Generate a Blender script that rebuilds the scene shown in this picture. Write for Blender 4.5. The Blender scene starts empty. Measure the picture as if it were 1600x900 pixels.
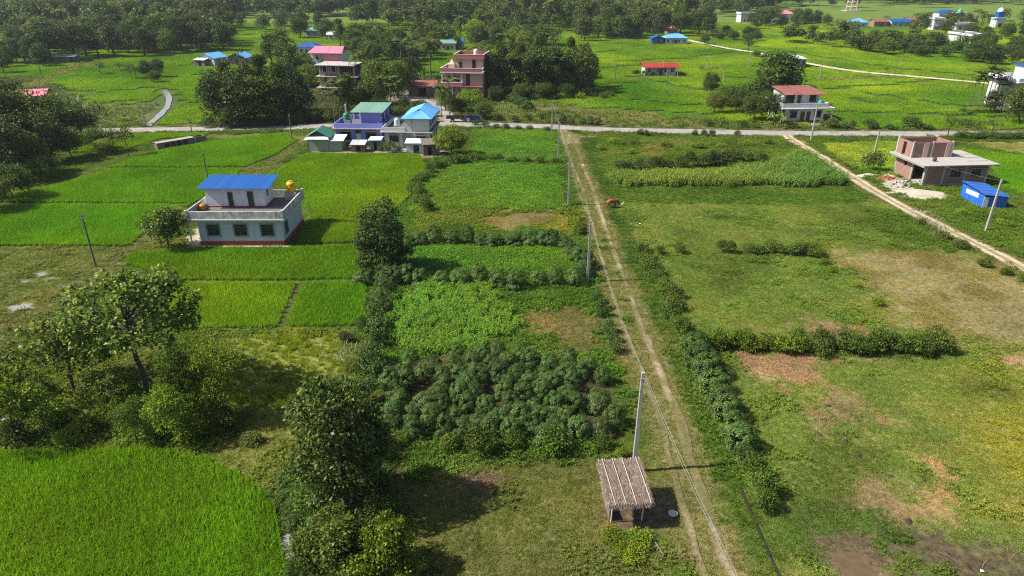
import bpy, math, random
import numpy as np
from mathutils import Vector, Matrix

# ------------------------------------------------------------------ camera, sky, sun, exposure
scene = bpy.context.scene
CAM_H = 30.0                                  # a drone thirty metres up
FPX = 1600 * 24 / 36
PITCH = math.atan(500 / FPX)
cam = bpy.data.cameras.new('camera')
cam.lens = 24; cam.sensor_width = 36; cam.clip_start = 0.5; cam.clip_end = 9000
cam_o = bpy.data.objects.new('camera', cam)
scene.collection.objects.link(cam_o)
cam_o.location = (0, 0, CAM_H)
cam_o.rotation_euler = (math.pi / 2 - PITCH, 0, 0)
scene.camera = cam_o

SUN_EL, SUN_AZ = math.radians(47), math.radians(6)       # light travels to +X and a little to +Y
world = bpy.data.worlds.new('World'); scene.world = world
world.use_nodes = True
wn = world.node_tree.nodes; wl = world.node_tree.links
sky = wn.new('ShaderNodeTexSky'); sky.sky_type = 'NISHITA'; sky.sun_disc = False
sky.sun_elevation = SUN_EL; sky.sun_rotation = math.radians(270) - SUN_AZ
sky.air_density = 1.0; sky.dust_density = 2.0; sky.ozone_density = 1.0
wl.new(sky.outputs[0], wn['Background'].inputs[0])
wn['Background'].inputs[1].default_value = 0.076
sun = bpy.data.lights.new('sun', 'SUN'); sun.energy = 5.0; sun.angle = math.radians(0.5); sun.color = (1.0, 0.94, 0.84)
sun_o = bpy.data.objects.new('sun', sun); scene.collection.objects.link(sun_o)
sun_o.rotation_euler = Vector((math.cos(SUN_AZ) * math.cos(SUN_EL), math.sin(SUN_AZ) * math.cos(SUN_EL), -math.sin(SUN_EL))).to_track_quat('-Z', 'Y').to_euler()
vs = scene.view_settings
vs.view_transform = 'Standard'; vs.look = 'None'; vs.gamma = 1.0; vs.exposure = 0.8; vs.use_curve_mapping = False
cy = scene.cycles
cy.max_bounces = 5; cy.diffuse_bounces = 2; cy.glossy_bounces = 2; cy.transmission_bounces = 3
cy.transparent_max_bounces = 4; cy.volume_bounces = 0; cy.use_denoising = False
cy.filter_width = 1.15
cy.caustics_reflective = False; cy.caustics_refractive = False

# ------------------------------------------------------------------ helpers
rng = np.random.default_rng(11)
random.seed(5)
COL = scene.collection

def G(px, py, z=0.0):
    """point of the ground (or of height z) where the photograph's pixel stands"""
    u = (px - 800) / FPX; v = (450 - py) / FPX
    dy = math.cos(PITCH) + v * math.sin(PITCH); dz = -math.sin(PITCH) + v * math.cos(PITCH)
    t = (z - CAM_H) / dz
    return (u * t, dy * t)

def height_at(px, py, top):
    X, Y = G(px, py); v = (450 - top) / FPX
    dy = math.cos(PITCH) + v * math.sin(PITCH); dz = -math.sin(PITCH) + v * math.cos(PITCH)
    return CAM_H + Y / dy * dz

def ppm(Y):                                    # pixels of the 1600-wide photograph per metre
    return FPX / (Y * math.cos(PITCH) + CAM_H * math.sin(PITCH))

def tag(o, label=None, cat=None, group=None, kind=None):
    if label: o['label'] = label
    if cat: o['category'] = cat
    if group: o['group'] = group
    if kind: o['kind'] = kind
    return o

def empty(name, loc=(0, 0, 0), rz=0.0):
    o = bpy.data.objects.new(name, None); COL.objects.link(o)
    o.location = loc; o.rotation_euler = (0, 0, rz); o.empty_display_size = 0.2
    return o

def link(name, mesh, parent=None, loc=None):
    o = bpy.data.objects.new(name, mesh); COL.objects.link(o)
    if parent is not None: o.parent = parent
    if loc is not None: o.location = loc
    return o

def mesh_np(name, V, F, mat=None, smooth=False):
    """V (n,3), F (m,k) with one k for all faces"""
    V = np.asarray(V, np.float32); F = np.asarray(F, np.int32)
    me = bpy.data.meshes.new(name)
    m, k = F.shape
    me.vertices.add(len(V)); me.vertices.foreach_set('co', V.ravel())
    me.loops.add(m * k); me.loops.foreach_set('vertex_index', F.ravel())
    me.polygons.add(m)
    me.polygons.foreach_set('loop_start', np.arange(m, dtype=np.int32) * k)
    me.polygons.foreach_set('loop_total', np.full(m, k, np.int32))
    if smooth: me.polygons.foreach_set('use_smooth', np.ones(m, bool))
    me.update(calc_edges=True)
    if mat is not None: me.materials.append(mat)
    return me

class MB:
    """collects boxes, bars and tubes into one mesh"""
    def __init__(self): self.v = []; self.f = []
    def add(self, vs, fs):
        n = len(self.v); self.v += [tuple(p) for p in vs]; self.f += [tuple(i + n for i in f) for f in fs]; return self
    def box(self, x0, x1, y0, y1, z0, z1):
        return self.add([(x0, y0, z0), (x1, y0, z0), (x1, y1, z0), (x0, y1, z0), (x0, y0, z1), (x1, y0, z1), (x1, y1, z1), (x0, y1, z1)],
                        [(3, 2, 1, 0), (4, 5, 6, 7), (0, 1, 5, 4), (1, 2, 6, 5), (2, 3, 7, 6), (3, 0, 4, 7)])
    def tube(self, a, b, r0, r1=None, n=8, cap=True):
        r1 = r0 if r1 is None else r1
        a = Vector(a); b = Vector(b); d = (b - a).normalized()
        s = d.orthogonal().normalized(); t = d.cross(s)
        vs = []
        for p, r in ((a, r0), (b, r1)):
            for i in range(n):
                w = 2 * math.pi * i / n; vs.append(p + s * (r * math.cos(w)) + t * (r * math.sin(w)))
        fs = [(i, (i + 1) % n, n + (i + 1) % n, n + i) for i in range(n)]
        if cap: fs += [tuple(range(n))[::-1], tuple(range(n, 2 * n))]
        return self.add(vs, fs)
    def path(self, pts, rad, n=8):
        for i in range(len(pts) - 1): self.tube(pts[i], pts[i + 1], rad[i], rad[i + 1], n, cap=(i == len(pts) - 2))
        return self
    def lathe(self, prof, n=16, c=(0, 0, 0)):
        vs = []; k = len(prof)
        for (r, z) in prof:
            for i in range(n):
                w = 2 * math.pi * i / n; vs.append((c[0] + r * math.cos(w), c[1] + r * math.sin(w), c[2] + z))
        fs = []
        for j in range(k - 1):
            for i in range(n): fs.append((j * n + i, j * n + (i + 1) % n, (j + 1) * n + (i + 1) % n, (j + 1) * n + i))
        fs.append(tuple(range((k - 1) * n, k * n)))
        return self.add(vs, fs)
    def prism(self, poly, y0, y1):               # poly of (x, z), pushed along y
        n = len(poly)
        vs = [(x, y0, z) for x, z in poly] + [(x, y1, z) for x, z in poly]
        return self.add(vs, [tuple(range(n)), tuple(range(n, 2 * n))[::-1]] + [(i, n + i, n + (i + 1) % n, (i + 1) % n) for i in range(n)])
    def mesh(self, name, mat, smooth=False):
        me = bpy.data.meshes.new(name); me.from_pydata(self.v, [], self.f); me.materials.append(mat)
        if smooth:
            for p in me.polygons: p.use_smooth = True
        me.update(); return me
    def build(self, name, mat, parent=None, smooth=False): return link(name, self.mesh(name, mat, smooth), parent)

# value noise in world metres
def vnoise(x, y, s, seed=0):
    x = np.asarray(x, float) / s + seed * 17.31; y = np.asarray(y, float) / s - seed * 9.77
    xi = np.floor(x).astype(np.int64); yi = np.floor(y).astype(np.int64); fx = x - xi; fy = y - yi
    fx = fx * fx * (3 - 2 * fx); fy = fy * fy * (3 - 2 * fy)
    def h(a, b):
        n = (a * 374761393 + b * 668265263 + seed * 1442695041) & 0xffffffff
        n = ((n ^ (n >> 13)) * 1274126177) & 0xffffffff
        return ((n ^ (n >> 16)) & 0xffff) / 65535.0
    return (h(xi, yi) * (1 - fx) + h(xi + 1, yi) * fx) * (1 - fy) + (h(xi, yi + 1) * (1 - fx) + h(xi + 1, yi + 1) * fx) * fy
def fbm(x, y, s, seed=0, o=3):
    t = 0; a = 1; w = 0
    for i in range(o): t = t + a * vnoise(x, y, s / 2 ** i, seed + i); w += a; a *= 0.55
    return t / w
def inpoly(X, Y, poly):
    X = np.asarray(X); Y = np.asarray(Y); r = np.zeros(X.shape, bool); n = len(poly)
    for i in range(n):
        x0, y0 = poly[i]; x1, y1 = poly[(i + 1) % n]
        if y0 == y1: continue
        c = (y0 > Y) != (y1 > Y)
        r ^= c & (X < (x1 - x0) * (Y - y0) / (y1 - y0) + x0)
    return r
def line_dist(X, Y, pts):
    d = np.full(np.shape(X), 1e9)
    for (x0, y0), (x1, y1) in zip(pts[:-1], pts[1:]):
        dx, dy = x1 - x0, y1 - y0; L = dx * dx + dy * dy + 1e-9
        t = np.clip(((X - x0) * dx + (Y - y0) * dy) / L, 0, 1)
        d = np.minimum(d, np.hypot(X - x0 - t * dx, Y - y0 - t * dy))
    return d
def W(pts): return [G(*p) for p in pts]
def smooth_line(pts, step=1.0):
    P = [Vector((p[0], p[1], 0)) for p in pts]; P = [P[0] * 2 - P[1]] + P + [P[-1] * 2 - P[-2]]; out = []
    for i in range(1, len(P) - 2):
        n = max(1, int((P[i + 1] - P[i]).length / step))
        for k in range(n):
            t = k / n; a, b, c, d = P[i - 1], P[i], P[i + 1], P[i + 2]
            q = 0.5 * ((2 * b) + (c - a) * t + (2 * a - 5 * b + 4 * c - d) * t * t + (3 * b - a - 3 * c + d) * t ** 3)
            out.append((q.x, q.y))
    out.append((P[-2].x, P[-2].y)); return out

def ordinal(n):
    a = ['first', 'second', 'third', 'fourth', 'fifth', 'sixth', 'seventh', 'eighth', 'ninth', 'tenth', 'eleventh', 'twelfth', 'thirteenth', 'fourteenth', 'fifteenth', 'sixteenth', 'seventeenth', 'eighteenth', 'nineteenth', 'twentieth']
    return a[n] if n < 20 else ['twenty', 'thirty', 'forty', 'fifty', 'sixty'][(n + 1) // 10 - 2] + ('-' + a[(n + 1) % 10 - 1] if (n + 1) % 10 else 'th')
# ------------------------------------------------------------------ materials
def new_mat(name):
    m = bpy.data.materials.new(name); m.use_nodes = True
    nt = m.node_tree; b = nt.nodes['Principled BSDF']
    return m, nt, b
def N(nt, t, **kw):
    n = nt.nodes.new(t)
    for k, v in kw.items(): setattr(n, k, v)
    return n
def noise(nt, scale, detail=4, rough=0.6, coord=None):
    n = N(nt, 'ShaderNodeTexNoise'); n.inputs['Scale'].default_value = scale; n.inputs['Detail'].default_value = detail; n.inputs['Roughness'].default_value = rough
    if coord is not None: nt.links.new(coord, n.inputs['Vector'])
    return n
def ramp(nt, fac, stops):
    r = N(nt, 'ShaderNodeValToRGB'); e = r.color_ramp.elements
    while len(e) < len(stops): e.new(0.5)
    for el, (p, c) in zip(e, stops): el.position = p; el.color = (*c, 1) if len(c) == 3 else c
    nt.links.new(fac, r.inputs[0]); return r
def mix(nt, a, b, fac, blend='MIX'):
    m = N(nt, 'ShaderNodeMix', data_type='RGBA', blend_type=blend)
    for sock, v in ((m.inputs[0], fac), (m.inputs[6], a), (m.inputs[7], b)):
        if isinstance(v, (int, float)): sock.default_value = v
        elif isinstance(v, tuple): sock.default_value = (*v, 1) if len(v) == 3 else v
        else: nt.links.new(v, sock)
    return m.outputs[2]
def bump(nt, b, h, strength=0.3, dist=0.02):
    n = N(nt, 'ShaderNodeBump'); n.inputs['Strength'].default_value = strength; n.inputs['Distance'].default_value = dist
    nt.links.new(h, n.inputs['Height']); nt.links.new(n.outputs[0], b.inputs['Normal'])

def paint(name, col, dirt=(0.12, 0.11, 0.09), amount=0.35, rough=0.7, scale=1.3, streak=True, spec=0.3):
    """painted or plastered surface with stains, streaks and grain"""
    m, nt, b = new_mat(name)
    tc = N(nt, 'ShaderNodeTexCoord')
    n1 = noise(nt, scale, 5, 0.65, tc.outputs['Object'])
    if streak:
        mp = N(nt, 'ShaderNodeMapping'); mp.inputs['Scale'].default_value = (2.2, 2.2, 0.35); nt.links.new(tc.outputs['Object'], mp.inputs[0])
        n2 = noise(nt, 1.6, 4, 0.6, mp.outputs[0])
    else: n2 = noise(nt, scale * 3.1, 3, 0.6, tc.outputs['Object'])
    r1 = ramp(nt, n1.outputs[0], [(0.42, (0, 0, 0)), (0.78, (1, 1, 1))])
    r2 = ramp(nt, n2.outputs[0], [(0.45, (0, 0, 0)), (0.8, (1, 1, 1))])
    f = N(nt, 'ShaderNodeMath', operation='MAXIMUM'); nt.links.new(r1.outputs[0], f.inputs[0]); nt.links.new(r2.outputs[0], f.inputs[1])
    g = N(nt, 'ShaderNodeMath', operation='MULTIPLY'); nt.links.new(f.outputs[0], g.inputs[0]); g.inputs[1].default_value = amount
    oi = N(nt, 'ShaderNodeObjectInfo'); mr = N(nt, 'ShaderNodeMapRange'); nt.links.new(oi.outputs['Random'], mr.inputs[0]); mr.inputs[3].default_value = .9; mr.inputs[4].default_value = 1.1
    hs = N(nt, 'ShaderNodeHueSaturation'); nt.links.new(mr.outputs[0], hs.inputs['Value'])
    nt.links.new(mix(nt, tuple(col), tuple(dirt), g.outputs[0]), hs.inputs['Color']); nt.links.new(hs.outputs[0], b.inputs['Base Color'])
    b.inputs['Roughness'].default_value = rough; b.inputs['Specular IOR Level'].default_value = spec
    bump(nt, b, n1.outputs[0], 0.25, 0.02)
    return m

def leafy(name, cols, trans=0.3, rough=0.6, instancer=False, spread=0.5, spec=0.14, hue=0.02):
    """leaf surface: each leaf takes its own tone; the plant as a whole shifts a little too"""
    m, nt, b = new_mat(name)
    geo = N(nt, 'ShaderNodeNewGeometry')
    if instancer:
        at = N(nt, 'ShaderNodeAttribute', attribute_type='INSTANCER', attribute_name='tint'); base = at.outputs['Color']
        r = ramp(nt, geo.outputs['Random Per Island'], [(0.0, (1 - spread, 1 - spread, 1 - spread)), (0.6, (1, 1, 1)), (1.0, (1 + spread * 1.2, 1 + spread * 0.9, 1 + spread * 0.6))])
        c = mix(nt, base, r.outputs[0], 1.0, 'MULTIPLY')
    else:
        k = len(cols)
        r = ramp(nt, geo.outputs['Random Per Island'], [(i / (k - 1), cols[i]) for i in range(k)])
        oi = N(nt, 'ShaderNodeObjectInfo')
        hs = N(nt, 'ShaderNodeHueSaturation'); nt.links.new(r.outputs[0], hs.inputs['Color'])
        mh = N(nt, 'ShaderNodeMapRange'); nt.links.new(oi.outputs['Random'], mh.inputs[0]); mh.inputs[3].default_value = 0.5 - hue; mh.inputs[4].default_value = 0.5 + hue * 0.6
        nt.links.new(mh.outputs[0], hs.inputs['Hue'])
        mv = N(nt, 'ShaderNodeMath', operation='MULTIPLY_ADD'); mv.inputs[1].default_value = 7.31; nt.links.new(oi.outputs['Random'], mv.inputs[0]); mv.inputs[2].default_value = 0.13
        fr = N(nt, 'ShaderNodeMath', operation='FRACT'); nt.links.new(mv.outputs[0], fr.inputs[0])
        mr = N(nt, 'ShaderNodeMapRange'); nt.links.new(fr.outputs[0], mr.inputs[0]); mr.inputs[3].default_value = 0.72; mr.inputs[4].default_value = 1.28
        nt.links.new(mr.outputs[0], hs.inputs['Value'])
        c = hs.outputs[0]
    nt.links.new(c, b.inputs['Base Color']); b.inputs['Roughness'].default_value = rough; b.inputs['Specular IOR Level'].default_value = spec
    if trans > 0:
        t = N(nt, 'ShaderNodeBsdfTranslucent')
        nt.links.new(mix(nt, c, (1.0, 1.25, 0.55), 1.0, 'MULTIPLY'), t.inputs[0])
        ms = N(nt, 'ShaderNodeMixShader'); ms.inputs[0].default_value = trans
        nt.links.new(b.outputs[0], ms.inputs[1]); nt.links.new(t.outputs[0], ms.inputs[2])
        nt.links.new(ms.outputs[0], nt.nodes['Material Output'].inputs[0])
    return m

MAT = {}
MAT['stuff_leaf'] = leafy('field plants', None, 0.3, 0.6, instancer=True, spread=0.5)
MAT['bark'] = paint('bark', (0.075, 0.06, 0.045), (0.16, 0.14, 0.11), 0.6, 0.9, 3.0)
MAT['pale_bark'] = paint('pale bark', (0.13, 0.115, 0.09), (0.1, 0.09, 0.07), 0.6, 0.9, 3.0)
MAT['teak'] = leafy('broad bright leaves', [(0.035, 0.06, 0.009), (0.065, 0.105, 0.013), (0.13, 0.18, 0.018), (0.27, 0.31, 0.045)], 0.3, 0.5, spec=.25)
MAT['dark'] = leafy('dark leaves', [(0.026, 0.044, 0.011), (0.043, 0.072, 0.016), (0.064, 0.1, 0.018), (0.11, 0.15, 0.03)], 0.22, 0.5)
MAT['mid'] = leafy('mid green leaves', [(0.038, 0.066, 0.011), (0.062, 0.105, 0.015), (0.096, 0.15, 0.018), (0.155, 0.205, 0.03)], 0.28, 0.5)
MAT['glossy'] = leafy('glossy dark leaves', [(0.028, 0.052, 0.011), (0.048, 0.084, 0.014), (0.08, 0.125, 0.017), (0.22, 0.27, 0.05)], 0.25, 0.45, spec=.3)
MAT['bright'] = leafy('bright green leaves', [(0.06, 0.10, 0.009), (0.105, 0.165, 0.011), (0.16, 0.225, 0.015), (0.25, 0.3, 0.03)], 0.3, 0.5)
MAT['olive'] = leafy('olive leaves', [(0.05, 0.07, 0.014), (0.08, 0.105, 0.02), (0.115, 0.14, 0.028), (0.17, 0.19, 0.045)], 0.25, 0.55)
MAT['cassava'] = leafy('cassava leaves', [(0.024, 0.05, 0.011), (0.04, 0.08, 0.016), (0.062, 0.115, 0.023), (0.115, 0.185, 0.045)], 0.18, 0.55, hue=0.014)
MAT['palm'] = leafy('palm leaves', [(0.05, 0.08, 0.014), (0.085, 0.125, 0.02), (0.13, 0.165, 0.035), (0.2, 0.215, 0.06)], 0.25, 0.5)
MAT['banana'] = leafy('banana leaves', [(0.06, 0.12, 0.02), (0.09, 0.17, 0.025), (0.14, 0.22, 0.04)], 0.35, 0.45)
MAT['concrete'] = paint('concrete', (0.36, 0.35, 0.32), (0.13, 0.125, 0.11), 0.55, 0.85, 1.5)
MAT['pole'] = paint('weathered concrete pole', (0.33, 0.32, 0.29), (0.15, 0.14, 0.12), 0.5, 0.85, 2.5)
MAT['dark_pole'] = paint('dark wooden pole', (0.10, 0.09, 0.075), (0.2, 0.18, 0.15), 0.5, 0.9, 2.5)
MAT['steel'] = paint('galvanised steel', (0.4, 0.41, 0.42), (0.18, 0.15, 0.12), 0.4, 0.45, 3.0)
MAT['wire'] = paint('bare aluminium wire', (0.3, 0.3, 0.29), (0.2, 0.2, 0.19), 0.4, 0.5, 3.0)
# ------------------------------------------------------------------ plant shapes (numpy)
def unit(a): return a / (np.linalg.norm(a, axis=-1, keepdims=True) + 1e-9)
def kites(p, axis, nrm, L, Wd, fold=0.0, wide=0.5):
    """one folded four-cornered leaf per row of p"""
    p = np.asarray(p, float); n = len(p); axis = unit(axis); side = unit(np.cross(axis, nrm)); up = unit(np.cross(side, axis))
    L = np.broadcast_to(np.asarray(L, float), (n,))[:, None]; Wd = np.broadcast_to(np.asarray(Wd, float), (n,))[:, None]
    mid = p + axis * L * wide + up * L * fold
    V = np.stack([p, mid + side * Wd * 0.5, p + axis * L, mid - side * Wd * 0.5], 1).reshape(-1, 3)
    return V, np.arange(n * 4).reshape(-1, 4)
def join(parts):
    Vs, Fs, k = [], [], 0
    for V, F in parts: Vs.append(V); Fs.append(F + k); k += len(V)
    return np.concatenate(Vs), np.concatenate(Fs)
def rdirs(r, n, zmin=-1.0):
    z = r.uniform(zmin, 1, n); a = r.uniform(0, 2 * np.pi, n); s = np.sqrt(1 - z * z)
    return np.stack([s * np.cos(a), s * np.sin(a), z], 1)

def blades(r, base, h, width, lean, fold=0.06):
    n = len(base); a = r.uniform(0, 2 * np.pi, n); t = np.radians(lean)
    ax = np.stack([np.sin(t) * np.cos(a), np.sin(t) * np.sin(a), np.cos(t)], 1)
    nr = np.stack([-np.sin(a + r.normal(0, .6, n)), np.cos(a), r.normal(0, .2, n)], 1); nr = np.cross(ax, nr)
    return kites(base, ax, nr, h, width, fold, 0.45)

def rice_patch(seed, size, step, per, width, h=0.5):
    r = np.random.default_rng(seed); n = int(round(size / step))
    g = (np.arange(n) + 0.5) * step - size / 2
    X, Y = np.meshgrid(g, g); c = np.stack([X.ravel(), Y.ravel(), np.zeros(n * n)], 1); c[:, :2] += r.normal(0, step * 0.12, (n * n, 2))
    hh = np.repeat(r.normal(1, .09, n * n), per)
    b = np.repeat(c, per, 0); b[:, :2] += r.normal(0, 0.03, (len(b), 2)); m = len(b)
    return blades(r, b, h * hh * r.uniform(.75, 1.15, m), width * r.uniform(.7, 1.3, m), np.abs(r.normal(14, 11, m)), 0.10)
def turf_patch(seed, size=1.2, n=520):
    r = np.random.default_rng(seed); p = np.zeros((n, 3)); p[:, :2] = r.uniform(-size / 2, size / 2, (n, 2))
    c = r.uniform(-size / 2, size / 2, (14, 2)); k = r.random(n) < .55
    p[k, :2] = c[r.integers(0, 14, k.sum())] + r.normal(0, .09, (k.sum(), 2))
    h = r.uniform(.035, .10, n) * np.where(k, 1.7, .8)
    a = blades(r, p, h, r.uniform(.015, .035, n), r.uniform(10, 75, n))
    q = p[:120].copy(); q[:, 2] = r.uniform(.01, .05, 120)
    d = rdirs(r, 120); d[:, 2] = np.abs(d[:, 2]) * .3
    return join([a, kites(q, d, np.tile([0, 0, 1.0], (120, 1)) + r.normal(0, .3, (120, 3)), r.uniform(.04, .09, 120), r.uniform(.03, .05, 120), .05)])
def weed_patch(seed, size=1.2, plants=13, hmax=0.38, leaf=0.15):
    r = np.random.default_rng(seed); parts = []
    for i in range(plants):
        n = r.integers(9, 18); c = np.array([*r.uniform(-size / 2, size / 2, 2), 0]); H = r.uniform(.35, 1) * hmax
        z = r.uniform(.25, 1, n) * H; d = rdirs(r, n, -.2); d[:, 2] = d[:, 2] * .5 + .15
        p = c + np.stack([d[:, 0] * .05, d[:, 1] * .05, z], 1)
        parts.append(kites(p, d, np.tile([0, 0, 1.0], (n, 1)) + r.normal(0, .25, (n, 3)), r.uniform(.6, 1.2, n) * leaf, r.uniform(.4, .6, n) * leaf, .06))
    n = 110; p = np.zeros((n, 3)); p[:, :2] = r.uniform(-size / 2, size / 2, (n, 2))
    parts.append(blades(r, p, r.uniform(.08, .32, n), r.uniform(.015, .03, n), np.abs(r.normal(25, 15, n))))
    return join(parts)
def bean_patch(seed, size=1.2, n=330, h=.34):
    r = np.random.default_rng(seed); p = np.zeros((n, 3)); p[:, :2] = r.uniform(-size / 2, size / 2, (n, 2))
    p[:, 2] = h * r.uniform(.45, 1, n) * (0.7 + .5 * vnoise(p[:, 0] + 5, p[:, 1] + 5, .4, seed))
    d = rdirs(r, n); d[:, 2] = d[:, 2] * .35 - .1
    return kites(p, d, np.tile([0, 0, 1.0], (n, 1)) + r.normal(0, .35, (n, 3)), r.uniform(.09, .17, n), r.uniform(.07, .11, n), .05)
def arching(r, base, az, L, rise, droop, wd):
    """long leaf of three quads that rises and then hangs"""
    n = len(base); o = np.stack([np.cos(az), np.sin(az), np.zeros(n)], 1); s = np.stack([-np.sin(az), np.cos(az), np.zeros(n)], 1); u = np.array([0, 0, 1.0])
    ts = [0, .35, .7, 1.0]; ws = [.5, 1, .8, .05]; rows = []
    for t, w in zip(ts, ws):
        c = base + o * (L * (t * .85))[:, None] + u * (L * (rise * t - droop * t * t))[:, None]
        rows += [c + s * (wd * w * .5)[:, None], c - s * (wd * w * .5)[:, None]]
    V = np.stack(rows, 1).reshape(-1, 3); k = np.arange(n)[:, None] * 8
    F = np.concatenate([k + np.array([2 * i, 2 * i + 1, 2 * i + 3, 2 * i + 2]) for i in range(3)], 0)
    return V, F
def maize_patch(seed, size=1.2, plants=12, H=1.3, wd=.08, lf=9):
    r = np.random.default_rng(seed); n = plants * lf
    c = np.zeros((plants, 3)); c[:, :2] = r.uniform(-size / 2, size / 2, (plants, 2)); hh = r.uniform(.7, 1.1, plants) * H
    b = np.repeat(c, lf, 0); b[:, 2] = np.repeat(hh, lf) * np.tile(np.linspace(.15, .85, lf), plants)
    a = arching(r, b, r.uniform(0, 2 * np.pi, n), r.uniform(.5, .95, n) * H * .62, r.uniform(.7, 1.5, n), r.uniform(.7, 1.5, n), r.uniform(.7, 1.2, n) * wd)
    st = blades(r, c, hh, .05 * np.ones(plants), np.abs(r.normal(4, 3, plants)))
    return join([a, st])
def tallgrass_patch(seed, size=1.2, n=260, h=.55):
    r = np.random.default_rng(seed); c = r.uniform(-size / 2, size / 2, (16, 2)); p = np.zeros((n, 3)); p[:, :2] = c[r.integers(0, 16, n)] + r.normal(0, .09, (n, 2))
    return join([blades(r, p, r.uniform(.5, 1.1, n) * h, r.uniform(.02, .045, n), np.abs(r.normal(24, 14, n)), .12), ])
def straw_patch(seed, size=1.2, n=120):
    r = np.random.default_rng(seed); p = np.zeros((n, 3)); p[:, :2] = r.uniform(-size / 2, size / 2, (n, 2)); p[:, 2] = .01
    return blades(r, p, r.uniform(.06, .3, n), r.uniform(.008, .022, n), r.uniform(60, 89, n), .02)

PROTO = {}
def proto_set(key, meshes):
    c = bpy.data.collections.new('patches_' + key)      # kept out of the scene: only a source of shapes
    for i, me in enumerate(meshes):
        o = bpy.data.objects.new('patch_%s_%02d' % (key, i), me); c.objects.link(o)
    PROTO[key] = (c, len(meshes))
def patch_mesh(key, VF): return mesh_np('patch_' + key, VF[0], VF[1], MAT['stuff_leaf'])
proto_set('rice', [patch_mesh('rice', rice_patch(i, 1.0, .2, 12, .032)) for i in range(5)])
proto_set('rice_edge', [patch_mesh('rice_edge', rice_patch(10 + i, 1 / 3, 1 / 6, 12, .032)) for i in range(4)])
proto_set('rice_far', [patch_mesh('rice_far', rice_patch(20 + i, 3.0, .25, 7, .075, .5)) for i in range(4)])
proto_set('turf', [patch_mesh('turf', turf_patch(40 + i)) for i in range(5)])
proto_set('weed', [patch_mesh('weed', weed_patch(60 + i)) for i in range(5)])
proto_set('bean', [patch_mesh('bean', bean_patch(80 + i)) for i in range(4)])
proto_set('maize', [patch_mesh('maize', maize_patch(90 + i)) for i in range(4)])
proto_set('tall', [patch_mesh('tall', tallgrass_patch(100 + i)) for i in range(4)])
proto_set('straw', [patch_mesh('straw', straw_patch(110 + i)) for i in range(3)])

GN = {}
def scatter_group(key):
    if key in GN: return GN[key]
    ng = bpy.data.node_groups.new('scatter_' + key, 'GeometryNodeTree')
    ng.interface.new_socket(name='Geometry', in_out='INPUT', socket_type='NodeSocketGeometry')
    ng.interface.new_socket(name='Geometry', in_out='OUTPUT', socket_type='NodeSocketGeometry')
    gi = ng.nodes.new('NodeGroupInput'); go = ng.nodes.new('NodeGroupOutput')
    iop = ng.nodes.new('GeometryNodeInstanceOnPoints'); ci = ng.nodes.new('GeometryNodeCollectionInfo')
    ci.inputs['Collection'].default_value = PROTO[key][0]; ci.inputs['Separate Children'].default_value = True; ci.inputs['Reset Children'].default_value = True
    def attr(name, t):
        a = ng.nodes.new('GeometryNodeInputNamedAttribute'); a.data_type = t; a.inputs['Name'].default_value = name
        return [s for s in a.outputs if s.enabled and s.name == 'Attribute'][0]
    L = ng.links.new
    L(gi.outputs[0], iop.inputs['Points']); L(ci.outputs[0], iop.inputs['Instance']); iop.inputs['Pick Instance'].default_value = True
    L(attr('pick', 'INT'), iop.inputs['Instance Index'])
    er = ng.nodes.new('FunctionNodeEulerToRotation'); L(attr('spin', 'FLOAT_VECTOR'), er.inputs[0]); L(er.outputs[0], iop.inputs['Rotation'])
    L(attr('size', 'FLOAT_VECTOR'), iop.inputs['Scale'])
    L(iop.outputs[0], go.inputs[0])
    GN[key] = ng; return ng
def scatter(name, key, P, size, tint, label, cat, spin=None, r=None):
    n = len(P)
    if n == 0: return None
    r = r or np.random.default_rng(n)
    me = bpy.data.meshes.new(name); me.vertices.add(n); me.vertices.foreach_set('co', np.asarray(P, np.float32).ravel())
    def at(nm, t, v, fld):
        a = me.attributes.new(nm, t, 'POINT'); a.data.foreach_set(fld, np.ascontiguousarray(v).ravel())
    if spin is None: spin = r.uniform(0, 2 * np.pi, n)
    sp = np.zeros((n, 3), np.float32); sp[:, 2] = spin
    size = np.asarray(size, np.float32)
    if size.ndim < 2: size = np.repeat(np.broadcast_to(size, (n,))[:, None], 3, 1)
    at('pick', 'INT', r.integers(0, PROTO[key][1], n).astype(np.int32), 'value')
    at('spin', 'FLOAT_VECTOR', sp, 'vector'); at('size', 'FLOAT_VECTOR', size.astype(np.float32), 'vector')
    at('tint', 'FLOAT_VECTOR', np.asarray(tint, np.float32), 'vector')
    o = link(name, me); md = o.modifiers.new('scatter', 'NODES'); md.node_group = scatter_group(key)
    tag(o, label, cat, None, 'stuff'); return o
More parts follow.
